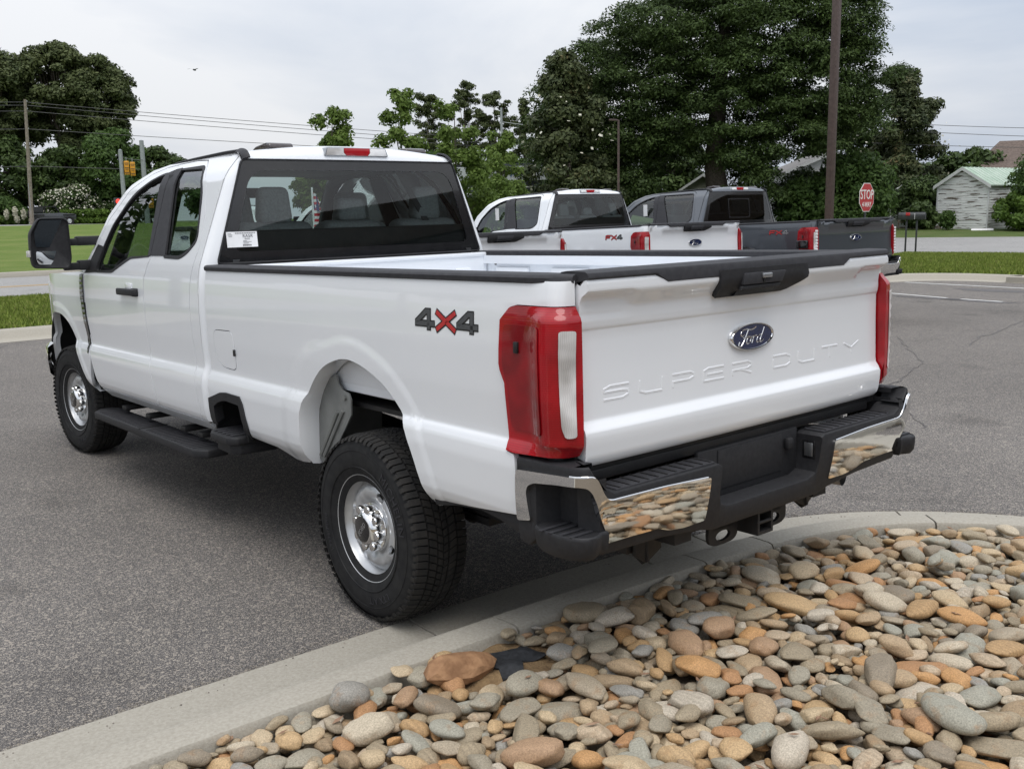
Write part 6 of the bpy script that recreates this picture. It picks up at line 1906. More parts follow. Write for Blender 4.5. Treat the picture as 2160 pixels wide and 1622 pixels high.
for i, (x, y, h, lb) in enumerate(((52.0, 76.0, 4.5, 'low leafy tree beneath the sparse pines'), (57.0, 70.0, 4.2, 'low leafy tree behind the office building'), (46.0, 84.0, 5.0, 'low leafy tree far beyond the cab roof'), (38.0, 92.0, 5.0, 'leafy tree by the main road seen through the cab'), (62.0, 66.0, 4.6, 'low leafy tree beside the dark magnolia'), (49.5, 80.0, 6.5, 'taller leafy tree beyond the young trees'), (54.0, 74.0, 6.8, 'taller leafy tree behind the office fascia'), (58.5, 68.5, 6.0, 'round leafy tree beside the thin grey pole'))):
    B = dome(rg_, 14, 0, 0, h * .5, 2.6, 2.6, h * .42, 1.0, low=-.9)
    tree('leafy_tree', lb, 'tree', x, y, h, B, 6000, .26, 'leaf_mid', 100 + i, h * .6, .14, 'bark', 'low trees in the middle distance', shell=.5)
# ---- magnolias and the great dark tree
def big_masses(rng, rows):
    out = []
    for (x, z, rx, rz, dep) in rows:
        for k in range(dep):
            q = rng.uniform(-1, 1)
            out.append((x + rng.normal(0, rx * .25), q * 3.4 * (1 - .2 * abs(x) / 5), z + rng.normal(0, rz * .25), rx * rng.uniform(.75, 1.15), rx * rng.uniform(.8, 1.2), rz * rng.uniform(.8, 1.2)))
    return out
# local x runs along the picture: built in a frame turned to the camera, outline from image pixels
def turned(B, ang):
    c, s = math.cos(ang), math.sin(ang)
    return [(c * b[0] - s * b[1], s * b[0] + c * b[1]) + tuple(b[2:]) for b in B]
rng = np.random.default_rng(120)
rows = []
for z in np.arange(2.2, 20.5, .80):
    lo_x = float(np.interp(z, [2, 6.6, 9, 10.8, 12.8, 14.4, 16.2, 18, 20.5], [-11.6, -12.6, -12.0, -11.0, -8.3, -5.6, -2.6, -1.2, .5]))
    hi_x = float(np.interp(z, [2, 4.5, 6.6, 9, 10.8, 14.4, 16.2, 18, 20.5], [8.2, 9.4, 9.8, 9.7, 9.5, 9.2, 8.8, 7.8, 5.5]))
    m = int((hi_x - lo_x) / 1.25) + 1
    for x in np.linspace(lo_x + .7, hi_x - .7, m): rows.append((x, z + rng.normal(0, .25), 1.28, .55, 3 if rng.random() < .5 else 4))
def wide_masses(rows):
    out = []
    for x, z, rx, rz, dep in rows:
        if rng.random() < .02 or (x > 3.8 and z < 6.2 and rng.random() < .85) or (-4.2 < x < .2 and z < 4.6 and rng.random() < .8): continue
        half = 5.2 * math.sqrt(max(.12, 1 - ((x + 1.2) / 12.6) ** 2)) * (1.0 if z < 14 else .7)
        for k in range(dep):
            q = -1 + 2 * (k + rng.random()) / dep
            out.append((x + rng.normal(0, .45), q * half, z + rng.normal(0, .22) - .35 * abs(q), rx * rng.uniform(.65, 1.25), rx * rng.uniform(.8, 1.2), rz * rng.uniform(.7, 1.25)))
    return out
B = wide_masses(rows)
tree('spreading_tree', 'huge dark green tree with drooping layered boughs towering over the parked pickups', 'tree', 50.4, 38.6, 20.0, turned(B, rad(-52)), 420000, .098, 'leaf_dark', 121, 17.0, .75, 'bark', None, shell=.62, droop=.26, flat=.30, aspect=2.3)
rng = np.random.default_rng(130)
def magnolia(x, y, h, w, seed, label, n, top=None, flowers=60):
    rng = np.random.default_rng(seed); B = []
    for k in range(64):
        zz = rng.uniform(.08, 1.0); rr_ = w * (1 - zz ** 1.8 * .82) * rng.uniform(.3, 1.0); q = rng.uniform(0, 2 * PI)
        B.append((rr_ * math.cos(q), rr_ * math.sin(q), h * zz * .97, .9, .9, .66))
    t = tree('magnolia_tree', label, 'tree', x, y, h, B, n, .16, 'leaf_magnolia', seed, h * .9, .22, 'bark', 'magnolia trees', shell=.5, aspect=1.7)
    V, F = foliage([(0, 0, h * .42, w * .95, w * .95, h * .40)], flowers * 4, .20, rng, shell=.08, aspect=1.0, up=.5)
    keep = np.repeat(rng.random(len(F)) < .3, 1); put('blossom', mesh('blossom', V, F[keep], M['petal']), t)
magnolia(39.6, 41.8, 11.2, 3.1, 131, 'magnolia with white blooms left of the big dark tree'.replace('left of', 'beside the sparse pines next to'), 34000)
magnolia(68.8, 36.0, 11.9, 4.3, 132, 'magnolia with white blooms between the big dark tree and the green roofed shed', 42000)  # placed and sized by scaling about the camera, like the bushes below
def bushy(x, y, h, w, mat, seed, label, n=14000, size=.15, name='bush', cat='bush', group=None):
    B = dome(np.random.default_rng(seed), 22, 0, 0, h * .48, w, w * .8, h * .44, h * .24, low=-.9)
    return tree(name, label, cat, x, y, h, B, n, size, mat, seed, h * .6, .07, 'bark', group, shell=.5)
bushy(55.2, 31.9, 4.9, 2.1, 'leaf_mid', 140, 'bright green bushy tree right behind the stop sign'.replace('right behind', 'just behind'), 22000, .15, 'leafy_tree', 'tree')
bushy(53.6, 34.0, 3.5, 1.8, 'leaf_mid', 141, 'green bush at the foot of the brown light pole', 7000)
bushy(56.3, 36.4, 3.9, 1.3, 'leaf_dark', 142, 'dark creeper bush climbing the weathered house wall', 8000)
bushy(61.6, 30.5, 3.4, 1.3, 'leaf_dark', 143, 'dark shrub between the stop sign and the porch', 8000)
bushy(60.6, 22.0, 4.3, 1.9, 'leaf_mid', 144, 'tall loose green bush in front of the green roofed shed', 18000, .14)
bushy(59.6, 22.6, 2.2, 2.2, 'leaf_hedge', 145, 'low spreading green bush beside the shed corner', 15000, .14)
bushy(60.3, 20.9, 3.0, 2.4, 'leaf_mid', 146, 'dense green bush at the far edge beside the shed', 15000, .14)
bushy(58.6, 28.9, 1.7, 1.0, 'leaf_dark', 147, 'small dark bush by the rail fence', 4000, .16)
bushy(58.2, 26.9, 1.15, .32, 'leaf_mid', 148, 'small bush against the peeling shed wall', 1800, .10)
for i, (x, y, h, lb) in enumerate(((82.5, 37.4, 6.2, 'far green tree beside the brown roofed house'), (98.0, 40.0, 5.2, 'far low tree behind the brown roofed house'), (79.5, 41.5, 5.4, 'far tree behind the second magnolia'), (73.0, 43.5, 9.0, 'dark tree behind the white house'), (65.0, 55.5, 8.5, 'dark tree behind the gabled house'), (52.5, 53.0, 8.0, 'dark tree between the magnolia and the big tree'))):
    B = dome(rg_, 18, 0, 0, h * .5, 3.0, 3.0, h * .42, 1.1, low=-.9)
    tree('leafy_tree', lb, 'tree', x, y, h, B, 9000, .28, 'leaf_dark', 150 + i, h * .6, .16, 'bark', 'far trees behind the houses', shell=.5)

# island trees ahead of the truck, mirrored in its side glass
for i, (x, y, h, lb) in enumerate(((-6.8, 17.2, 8.2, 'full round lawn tree ahead of the white pickup'), (-13.5, 18.4, 7.6, 'round lawn tree further along the verge'))):
    B = dome(np.random.default_rng(170 + i), 26, 0, 0, h * .60, 2.5, 2.5, h * .36, 1.0, low=-.9)
    tree('lawn_tree', lb, 'tree', x, y, h, B, 12000, .20, 'leaf_mid', 170 + i, h * .8, .14, 'bark', 'lawn trees by the side road', shell=.5)
# the wood carries on past the street beyond the sheds
for i, (x, y, h, lb) in enumerate(((76.0, 16.0, 7.5, 'broad dark tree past the shed down the street'), (82.0, 6.0, 8.2, 'broad dark tree further down the street'), (80.0, -4.0, 6.8, 'lower dark tree further down the street'), (86.0, -14.0, 8.6, 'tall dark tree at the far bend of the street'), (88.0, 20.0, 8.0, 'dark tree behind the brown roofed house garden'))):
    if i == 0:
        B = dome(rg_, 22, 0, 0, h * .5, 4.2, 4.2, h * .42, 1.5, low=-.9)
        first_ = tree('leafy_tree', lb, 'tree', x, y, h, B, 9000, .36, 'leaf_dark', 180, h * .6, .18, 'bark', 'trees down the street', shell=.5)
    else:
        c = copy_tree(first_); c.location = (x, y, gz(x, y)); c.scale = (h / 7.5,) * 3; c.rotation_euler = (0, 0, i * 1.3); c['label'] = lb
# ================================================================== other pickups in the row
cw = build_truck('white_crew_pickup', 'white four door pickup with a red off road badge beside the dark grey pickup', 'pickups in the dealer lot', 'crew', False)
build_cab(cw, False)
decal(cw, 'FX4', -.40, -.78, 1.30, 1.37, ['decal_red', 'decal_red', 'decal_grey'])
rb = cw[0]
rb.location = (8.325, 7.038, .0); rb.rotation_euler = (-.018, 0, -.0862)
def copy_pick(src, loc, rot, label):
    c = copy_tree(src); c.location = loc; c.rotation_euler = rot; c['label'] = label
    return c
copy_pick(rb, (4.90, 7.25, -.05), (-.012, 0, -.085), 'white pickup with only the top of its tailgate showing beside the cab corner')
copy_pick(rb, (8.2, 20.0 + 3.0, .02), (0, 0, -.9), 'white pickup by the side road seen through the cab glass')
cg = build_truck('grey_crew_pickup', 'dark grey four door pickup with red tail lights nearest the stop sign', 'pickups in the dealer lot', 'crew', False, 'grey_paint')
_, rgg, bkg, _, _ = build_cab(cg, False, rear_glass='dark_glass')
M['frost'] = pm('badge_light', (.35, .36, .37), (.42, .43, .44), 30, rough=.3, metal=.6)
decal(cg, 'FX4', -.40, -.78, 1.30, 1.37, ['decal_red', 'decal_red', 'frost'])
rc_ = cg[0]
rc_.location = (10.870, 6.002, .012); rc_.rotation_euler = (-.014, 0, -.0966)
fr = round_poly([(-.30, 1.60), (.22, 1.60), (.22, 1.93), (-.30, 1.93)], .03, 3)
put('sliding_pane_frame', pmesh('sliding_pane_frame', panel(fr, bkg, .08, [[(c[0] * .93 - .003, 1.765 + (c[1] - 1.765) * .88) for c in fr]], hem=.006, bstep=.06, sign=1, offset=.003), M['gloss_black']), rgg)
for o in rc_.children:                                               # its lamps have a dark middle band and a lit-looking white edge
    if o.name.startswith('tail_light'):
        s = -1 if sum(v.co.x for v in o.data.vertices) < 0 else 1
        put('lamp_band', MB().rbox((s * 1.0, -1.075, 1.15), (.085, .20, .12), .012).mesh('lamp_band', M['gloss_black'], 40), o)
        for k in range(9): put('lamp_cell', MB().rbox((s * .945, -1.272, 1.34 - .045 * k), (.045, .02, .030), .005).mesh('lamp_cell', M['white_plastic'], 40), o)
copy_pick(rb, (-10.2, 7.4, 0), (0, 0, .55), 'white pickup across the car park, mirrored in the flank of the truck')
c_ = copy_tree(rc_); c_.location = (-12.4, 3.2, 0); c_.rotation_euler = (0, 0, .55); c_['label'] = 'dark grey pickup across the car park facing the kerb'
# windscreen papers
for tr, x in ((cw, .35), (cg, -.45)):
    Yc = tr[6]
    put('window_sticker', MB().rbox((-.88, Yc(2.62), 1.80), (.004, .10, .20), .001).mesh('window_sticker', M['paper'], 0), tr[0], TILT)
# ================================================================== street furniture
M['pole_brown'] = pm('pole_brown', (.060, .038, .032), (.085, .056, .048), 12, rough=.55)
M['pole_grey'] = pm('pole_grey', (.26, .28, .29), (.34, .36, .37), 8, rough=.6, metal=.3)
M['pole_wood'] = pm('pole_wood', (.155, .130, .105), (.26, .225, .185), 5, rough=.9, bump=.6, bscale=40, bdist=.02)
M['signal_yellow'] = pm('signal_yellow', (.55, .24, .010), (.66, .31, .02), 5, rough=.5)
M['sign_red'] = pm('sign_red', (.40, .022, .026), (.47, .032, .034), 5, rough=.45)
M['sign_white'] = pm('sign_white', (.74, .74, .73), (.80, .80, .79), 8, rough=.5)
M['post_metal'] = pm('post_metal', (.035, .038, .040), (.06, .064, .066), 9, rough=.5, metal=.5)
M['wire'] = pm('wire', (.05, .05, .052), (.07, .07, .072), 5, rough=.6)
t = thing('lamp_post', 'tall square brown lamp post standing beside the grey pickup', 'lamp post', (17.22, 9.36, 0))
put('pole', MB().rbox((0, 0, 4.6), (.155, .155, 8.4), .02).mesh('pole', M['pole_brown'], 40), t)
put('base', MB().lathe([(0, 0.001), (0, .30), (.62, .30), (.65, .27), (.65, .001)], 24, 'z').rbox((0, 0, .67), (.30, .30, .04), .01).mesh('base', M['concrete'], 40), t)
put('lamp_head', MB().rbox((.35, 0, 8.85), (.75, .38, .16), .04).rbox((-.35, 0, 8.85), (.75, .38, .16), .04).mesh('lamp_head', M['pole_brown'], 40), t)
t = thing('lamp_post', 'slim brown lamp post with a short arm in front of the big dark tree', 'lamp post', (28.65, 27.03, .05))
put('pole', MB().tube([(0, 0, 0), (0, 0, 5.6)], [.055, .045], 8).mesh('pole', M['pole_brown'], 40), t)
put('lamp_head', MB().rbox((-.16, .15, 5.6), (.42, .16, .07), .02, mtx=Matrix.Rotation(0, 4, 'Z')).mesh('lamp_head', M['pole_brown'], 40), t)
t = thing('lamp_post', 'thin grey pole rising behind the white four door pickup', 'lamp post', (35.1, 42.8, gz(35.1, 42.8)))
put('pole', MB().tube([(0, 0, -.2), (0, 0, 7.7)], [.095, .07], 8).mesh('pole', M['pole_grey'], 40), t)
put('cross_arm', MB().tube([(-.05, .05, 6.9), (.9, -.9, 6.7)], .02, 5).mesh('cross_arm', M['pole_grey'], 40), t)
t = thing('utility_pole', 'weathered leaning wooden utility pole carrying the overhead wires', 'pole', (21.6, 93.4, gz(21.6, 93.4)))
put('pole', MB().tube([(-.05, 0, -.3), (.18, -.03, 5.5), (.39, -.08, 11.1)], [.20, .165, .125], 8).mesh('pole', M['pole_wood'], 40), t)
ins_ = MB()
for z in (10.95, 10.3, 8.6, 5.3): ins_.lathe([(-.08, .02), (-.06, .06), (.06, .06), (.08, .02)], 8, 'z', mtx=Matrix.Translation((.36 - (11 - z) * .036 + .15, -.1, z)))
put('insulators', ins_.mesh('insulators', M['pole_grey'], 40), t)
put('guard_strip', MB().box((-.16 + .1, -.16, 2.2), (.05, .02, 3.2)).mesh('guard_strip', M['pole_grey'], 0), t)
for x, y, h, r_, lb in ((24.37, 77.0, 7.25, .165, 'grey steel signal pole holding the pair of yellow traffic signals'), (28.27, 83.0, 8.5, .20, 'taller grey steel signal pole nearer the cab')):
    t = thing('signal_pole', lb, 'pole', (x, y, gz(x, y)))
    put('pole', MB().tube([(0, 0, -.2), (0, 0, h - gz(x, y))], [r_ * 1.1, r_ * .9], 10).mesh('pole', M['pole_grey'], 40), t)
    put('pole_cap', MB().lathe([(h - gz(x, y), r_), (h - gz(x, y) + .08, .001)], 10, 'z').mesh('pole_cap', M['pole_grey'], 40), t)
def signal(x, y, z, n, label, ang):
    t = thing('traffic_signal', label, 'traffic signal', (x, y, z), ang, 'traffic signals at the crossing')
    mb = MB().rbox((0, 0, -.18 * n), (.36, .22, .36 * n), .03); put('housing', mb.mesh('housing', M['signal_yellow'], 40), t)
    v = MB()
    for k in range(n): v.lathe([(.10, .15), (.34, .15)], 12, 'y', PI * 1.2, mtx=Matrix.Translation((0, 0, -.18 - .36 * k)) @ Matrix.Rotation(-.3, 4, 'Y'))
    put('visors', v.mesh('visors', M['signal_yellow'], 40), t)
    put('bracket', MB().tube([(0, 0, -.02), (0, 0, .30)], .03, 6).mesh('bracket', M['pole_grey'], 40), t)
    L = MB()
    for k in range(n): L.box((0, -.115, -.18 - .36 * k), (.30, .012, .05)); L.box((0, -.115, -.30 - .36 * k), (.24, .012, .03))
    put('back_louvres', L.mesh('back_louvres', M['post_metal'], 0), t)
signal(24.72, 76.85, 6.42, 3, 'yellow traffic signal hanging close to the grey pole', rad(-15))
signal(25.14, 76.72, 6.34, 3, 'yellow traffic signal hanging a little lower and further from the pole', rad(-15))
signal(24.5, 71.6, 3.4, 2, 'yellow signal head seen through the driver window', rad(-15))
M['red_lamp'] = base_mat('red_lamp')[0]
_b = M['red_lamp'].node_tree.nodes['Principled BSDF']; _b.inputs['Base Color'].default_value = (.5, .02, .02, 1); _b.inputs['Emission Color'].default_value = (1, .06, .04, 1); _b.inputs['Emission Strength'].default_value = 1.2
t = thing('stop_light', 'small lit red signal light beside the bushes', 'traffic light', (22.34, 72.37, gz(22.3, 72.4)))
put('post', MB().tube([(0, 0, -.1), (0, 0, 2.6 - gz(22.3, 72.4))], .06, 8).mesh('post', M['pole_grey'], 40), t)
put('housing', MB().rbox((0, .12, 3.15 - gz(22.3, 72.4)), (.50, .22, .62), .03).mesh('housing', M['post_metal'], 40), t)
put('red_lamp', MB().lathe([(-.02, .18), (-.05, .15), (-.06, .001)], 16, 'y', mtx=Matrix.Translation((0, 0, 3.2 - gz(22.3, 72.4)))).mesh('red_lamp', M['red_lamp'], 40), t)
def wire(p, q, sag, r_, label, group='overhead wires'):
    P = [Vector(p).lerp(Vector(q), k / 24) + Vector((0, 0, -sag * 4 * (k / 24) * (1 - k / 24))) for k in range(25)]
    o = put('overhead_wire', MB().tube(P, r_, 5).mesh('overhead_wire', M['wire'], 60), label=label, cat='wire', group=group)
A0 = Vector((22.0, 93.35, 0)); dl = Vector((21.8, -8.5, 0))
for z0, z1, lb in ((12.32, 10.65, 'topmost overhead wire running from the wooden pole across the sky'), (12.05, 10.28, 'second overhead wire just under the topmost one'), (11.55, 9.85, 'third overhead wire between the upper pair and the thick cable'), (10.0, 8.75, 'fourth overhead wire crossing the lower sky'), (6.75, 6.15, 'lowest thick cable passing the yellow traffic signals')):
    wire((22.0, 93.35, z0), (22.0 + dl.x * 2.2, 93.35 + dl.y * 2.2, z0 + (z1 - z0) * 2.0), .15, .026, lb)
    wire((22.0, 93.35, z0), (22.0 - dl.x * 1.6, 93.35 - dl.y * 1.6, z0 + .15), .25, .026, lb.replace('overhead wire', 'overhead wire span').replace('thick cable', 'thick cable span') + ' beyond the pole')
for z0, z1, lb in ((7.62, 7.02, 'upper wire in the open sky behind the sheds'), (7.12, 6.42, 'lower wire in the open sky behind the sheds'), (6.1, 5.8, 'faint lowest wire above the far house')):
    wire((66.2, 37.0, z0 + .4), (73.2, 22.0, z1 - .4), .1, .020, lb)
wire((24.37, 77.0, 6.75), (28.27, 83.0, 6.9), .1, .03, 'span wire holding the yellow signals between two grey poles')
# stop sign
t = thing('stop_sign', 'red octagonal stop sign reading STOP and 4-WAY on a dark post', 'stop sign', (28.41, 15.02, -.05), rad(2)); t.scale = (1.14, 1.14, 1.14)
oc = [(.46 * math.cos(rad(22.5 + 45 * k)), 1.86 + .46 * math.sin(rad(22.5 + 45 * k))) for k in range(8)]
oi = [(.438 * math.cos(rad(22.5 + 45 * k)), 1.86 + .438 * math.sin(rad(22.5 + 45 * k))) for k in range(8)]
put('sign_plate', MB().prism(oc, -.004, .004, 'y').mesh('sign_plate', M['sign_white'], 0), t)
put('sign_face', MB().prism(oi, -.008, -.002, 'y').mesh('sign_face', M['sign_red'], 0), t)
for s, sz, dz in (('STOP', .40, .07), ('4-WAY', .21, -.22)):
    V, F = text_mesh(s, sz, 0.0015, .002, 1.0)
    put('lettering', MB().add([(x * .80, -.011 - z, 1.86 + dz + y) for x, y, z in V], F).mesh('lettering', M['sign_white'], 0), t)
put('post', MB().rbox((0, .03, .86), (.06, .05, 2.1), .008).mesh('post', M['post_metal'], 40), t)
# mail boxes on twin posts
for (x, y, lb, red) in ((29.33, 14.02, 'dark mail box with a red flag on a thin post by the street', 1), (29.47, 13.72, 'dark mail box on the second thin post by the street', 0)):
    t = thing('mailbox', lb, 'mailbox', (x, y, .12), rad(20), 'mail boxes by the street')
    mb = MB(); pr = [(-.11, 1.17), (.11, 1.17), (.11, 1.32)] + [(.11 * math.cos(a), 1.32 + .10 * math.sin(a)) for a in np.linspace(.3, PI - .3, 6)] + [(-.11, 1.32)]
    mb.prism(pr, -.26, .26, 'y', .006); put('box', mb.mesh('box', M['post_metal'], 30), t)
    put('post', MB().rbox((0, 0, .58), (.055, .055, 1.18), .006).mesh('post', M['post_metal'], 40), t)
    put('door', MB().rbox((0, -.265, 1.28), (.20, .012, .20), .004).mesh('door', M['paper'] if red else M['post_metal'], 40), t)
    if red: put('flag', MB().rbox((-.125, -.05, 1.36), (.012, .14, .10), .003).mesh('flag', M['sign_red'], 40), t)
# small flag on a stick in front of the truck
M['flag_cloth'] = base_mat('flag_cloth')[0]
_nt = M['flag_cloth'].node_tree; _b = _nt.nodes['Principled BSDF']; _b.inputs['Roughness'].default_value = .85
_tc = _nt.nodes.new('ShaderNodeTexCoord'); _sx = _nt.nodes.new('ShaderNodeSeparateXYZ'); _nt.links.new(_tc.outputs['Object'], _sx.inputs[0])
_mu = _nt.nodes.new('ShaderNodeMath'); _mu.operation = 'MULTIPLY'; _mu.inputs[1].default_value = 13.0; _nt.links.new(_sx.outputs[2], _mu.inputs[0])
_fr = _nt.nodes.new('ShaderNodeMath'); _fr.operation = 'FRACT'; _nt.links.new(_mu.outputs[0], _fr.inputs[0])
_gt = _nt.nodes.new('ShaderNodeMath'); _gt.operation = 'GREATER_THAN'; _gt.inputs[1].default_value = .5; _nt.links.new(_fr.outputs[0], _gt.inputs[0])
_mx = _nt.nodes.new('ShaderNodeMix'); _mx.data_type = 'RGBA'; _mx.inputs[6].default_value = (.72, .72, .72, 1); _mx.inputs[7].default_value = (.50, .03, .05, 1)
_nt.links.new(_gt.outputs[0], _mx.inputs['Factor']); _nt.links.new(_mx.outputs[2], _b.inputs['Base Color'])
M['flag_blue'] = pm('flag_blue', (.02, .03, .12), (.03, .04, .16), 20, rough=.85)
t = thing('flag', 'small striped flag drooping on a white stick, seen through the cab', 'flag', (3.70, 8.80, 0))
put('stick', MB().tube([(0, 0, 0), (-.02, 0, 2.12)], .013, 8).mesh('stick', M['white_plastic'], 40), t)
G = []
for i in range(15):
    k = i / 14; w = .20 * (.45 + .55 * k) if k < .8 else .20
    G.append([(-.02 + w * j / 7 - .1 * k * 0, .025 * math.sin(j * 1.3 + k * 4), 2.08 - .52 * k - .10 * j / 7) for j in range(8)])
put('cloth', MB().grid(G).mesh('cloth', M['flag_cloth'], 180), t)
G = [[(-.02 + .11 * (.45 + .55 * i / 6) * j / 4, .025 * math.sin(j * 1.1 + i * .4) - .006, 2.08 - .24 * i / 6 - .07 * j / 4) for j in range(5)] for i in range(7)]
put('canton', MB().grid(G).mesh('canton', M['flag_blue'], 180), t)
# ---- dark open off-road car on the main road
M['car_dark'] = pm('car_dark', (.030, .033, .038), (.042, .046, .052), 60, rough=.35, coat=.7)
t = thing('offroad_car', 'dark open topped off-road car driving on the main road', 'car', (24.0, 95.2, 1.50), rad(-13))
mb = MB().prism([(-1.95, .55), (-1.95, 1.08), (-.15, 1.10), (.45, 1.12), (1.70, 1.02), (1.85, .92), (1.85, .52), (1.45, .45), (-1.5, .45)], -.78, .78, 'y', .05)
put('body', mb.mesh('body', M['car_dark'], 40), t)
put('fenders', MB().rbox((1.25, -.86, .95), (1.0, .16, .10), .03).rbox((-1.30, -.86, .95), (.95, .16, .10), .03).rbox((1.25, .86, .95), (1.0, .16, .10), .03).rbox((-1.30, .86, .95), (.95, .16, .10), .03).mesh('fenders', M['black_plastic'], 40), t)
mb = MB()
for s in (-.70, .70): mb.tube([(.50, s, 1.10), (.15, s, 1.66), (-.75, s, 1.72), (-1.75, s, 1.66), (-1.85, s, 1.08)], .035, 6); mb.tube([(-.75, s, 1.08), (-.75, s, 1.72)], .035, 6)
for x, z in ((.15, 1.66), (-.75, 1.72), (-1.75, 1.66)): mb.tube([(x, -.70, z), (x, .70, z)], .035, 6)
put('roll_cage', mb.mesh('roll_cage', M['black_plastic'], 50), t)
put('windscreen', MB().prism([(.52, 1.12), (.18, 1.64), (.20, 1.64), (.54, 1.12)], -.68, .68, 'y').mesh('windscreen', M['dark_glass'], 0), t)
put('soft_top', MB().rbox((-1.35, 0, 1.40), (.95, 1.40, .58), .06).mesh('soft_top', M['interior'], 40), t)
put('spare_wheel', MB().lathe([(-.11, .20), (-.11, .36), (.11, .36), (.11, .20)], 20, 'x', mtx=Matrix.Translation((-2.08, 0, 1.0))).mesh('spare_wheel', M['rubber'], 40), t)
for x in (1.25, -1.30):
    for s in (-1, 1):
        wl = put('wheel', MB().lathe([(-.12, .20), (-.12, .36), (-.08, .39), (.08, .39), (.12, .36), (.12, .20)], 24, 'y').mesh('wheel', M['rubber'], 40), t, Matrix.Translation((x, s * .80, .39)))
        put('rim', MB().lathe([(-.10, .21), (-.06, .17), (-.09, .06), (-.09, .001), (.09, .001), (.09, .06), (.06, .17), (.10, .21)], 20, 'y').mesh('rim', M['silver'], 40), wl)
# roadside fence with pickets
t = thing('picket_fence', 'low weathered wooden fence beside the hedge', 'fence', (29.0, 99.4, gz(29.0, 99.4)), rad(-16))
for k in range(22): put('picket', MB().box((k * .13, 0, .55), (.10, .02, 1.1 - .05 * (k % 3))).mesh('picket', M['pole_wood'], 0), t)
put('rail', MB().box((1.4, .03, .3), (2.9, .03, .08)).box((1.4, .03, .85), (2.9, .03, .08)).mesh('rail', M['pole_wood'], 0), t)
t = thing('marker_post', 'short pale wooden post at the end of the roadside fence', 'post', (29.75, 96.4, gz(29.75, 96.4)))
put('post', MB().rbox((0, 0, .65), (.12, .12, 1.5), .02).mesh('post', M['sign_white'], 40), t)
# ================================================================== buildings
def peel(name):
    m, nt, b = base_mat(name)
    tc = nt.nodes.new('ShaderNodeTexCoord'); mp = nt.nodes.new('ShaderNodeMapping'); mp.inputs['Scale'].default_value = (.42, .42, 6.0); nt.links.new(tc.outputs['Object'], mp.inputs[0])
    n = _n(nt, 'ShaderNodeTexNoise', Scale=1.7, Detail=6.0, Roughness=.62); nt.links.new(mp.outputs[0], n.inputs['Vector'])
    r = nt.nodes.new('ShaderNodeValToRGB'); r.color_ramp.elements[0].position = .545; r.color_ramp.elements[0].color = (.76, .77, .75, 1); r.color_ramp.elements[1].position = .575; r.color_ramp.elements[1].color = (.13, .108, .085, 1)
    nt.links.new(n.outputs['Fac'], r.inputs[0]); nt.links.new(r.outputs[0], b.inputs['Base Color']); b.inputs['Roughness'].default_value = .85
    return m
M['peeling'] = peel('peeling_white_paint')
M['siding'] = pm('white_siding', (.56, .57, .57), (.66, .67, .66), 3, rough=.7)
M['green_roof'] = pm('green_metal_roof', (.33, .43, .34), (.42, .50, .42), 1.2, rough=.5)
M['brown_roof'] = pm('brown_shingles', (.095, .070, .058), (.15, .115, .095), 6, rough=.9, bump=.5, bscale=40, bdist=.02)
M['grey_roof'] = pm('grey_shingles', (.14, .135, .13), (.20, .19, .185), 6, rough=.9, bump=.5, bscale=40, bdist=.02)
M['olive_wall'] = pm('olive_wall', (.16, .165, .125), (.21, .21, .165), 3, rough=.85)
M['win_dark'] = pm('window_dark', (.015, .018, .02), (.03, .034, .037), 3, rough=.08, coat=.5)
M['office_wall'] = pm('office_wall', (.34, .36, .38), (.40, .42, .44), .8, rough=.5)
M['office_dark'] = pm('office_dark', (.022, .026, .03), (.04, .045, .05), 2, rough=.15, coat=.4)
M['blue_sign'] = pm('blue_sign', (.02, .06, .30), (.03, .08, .38), 8, rough=.4)
def lap_wall(a, b, h, gable=0.0, step=.16):
    """overlapping boards from a to b (local xy), as stepped boards; gable adds a triangle"""
    mb = MB(); a = Vector((*a, 0)); b = Vector((*b, 0)); t = (b - a); n = Vector((t.y, -t.x, 0)).normalized(); z = 0
    while z < h + gable - .02:
        k0 = max(0, (z - h) / gable * .5) if gable else 0; k1 = max(0, (z + step - h) / gable * .5) if gable else 0
        z1 = min(z + step, h + gable)
        k0, k1 = min(k0, .499), min(k1, .4995)
        p, q, r_, s = a + t * k0, b - t * k0, b - t * k1, a + t * k1
        o = n * .03
        V = [tuple(p + o + Vector((0, 0, z))), tuple(q + o + Vector((0, 0, z))), tuple(r_ + Vector((0, 0, z1))), tuple(s + Vector((0, 0, z1))), tuple(p + Vector((0, 0, z))), tuple(q + Vector((0, 0, z)))]
        mb.add(V, [(0, 1, 2, 3), (4, 5, 1, 0)]); z += step
    return mb
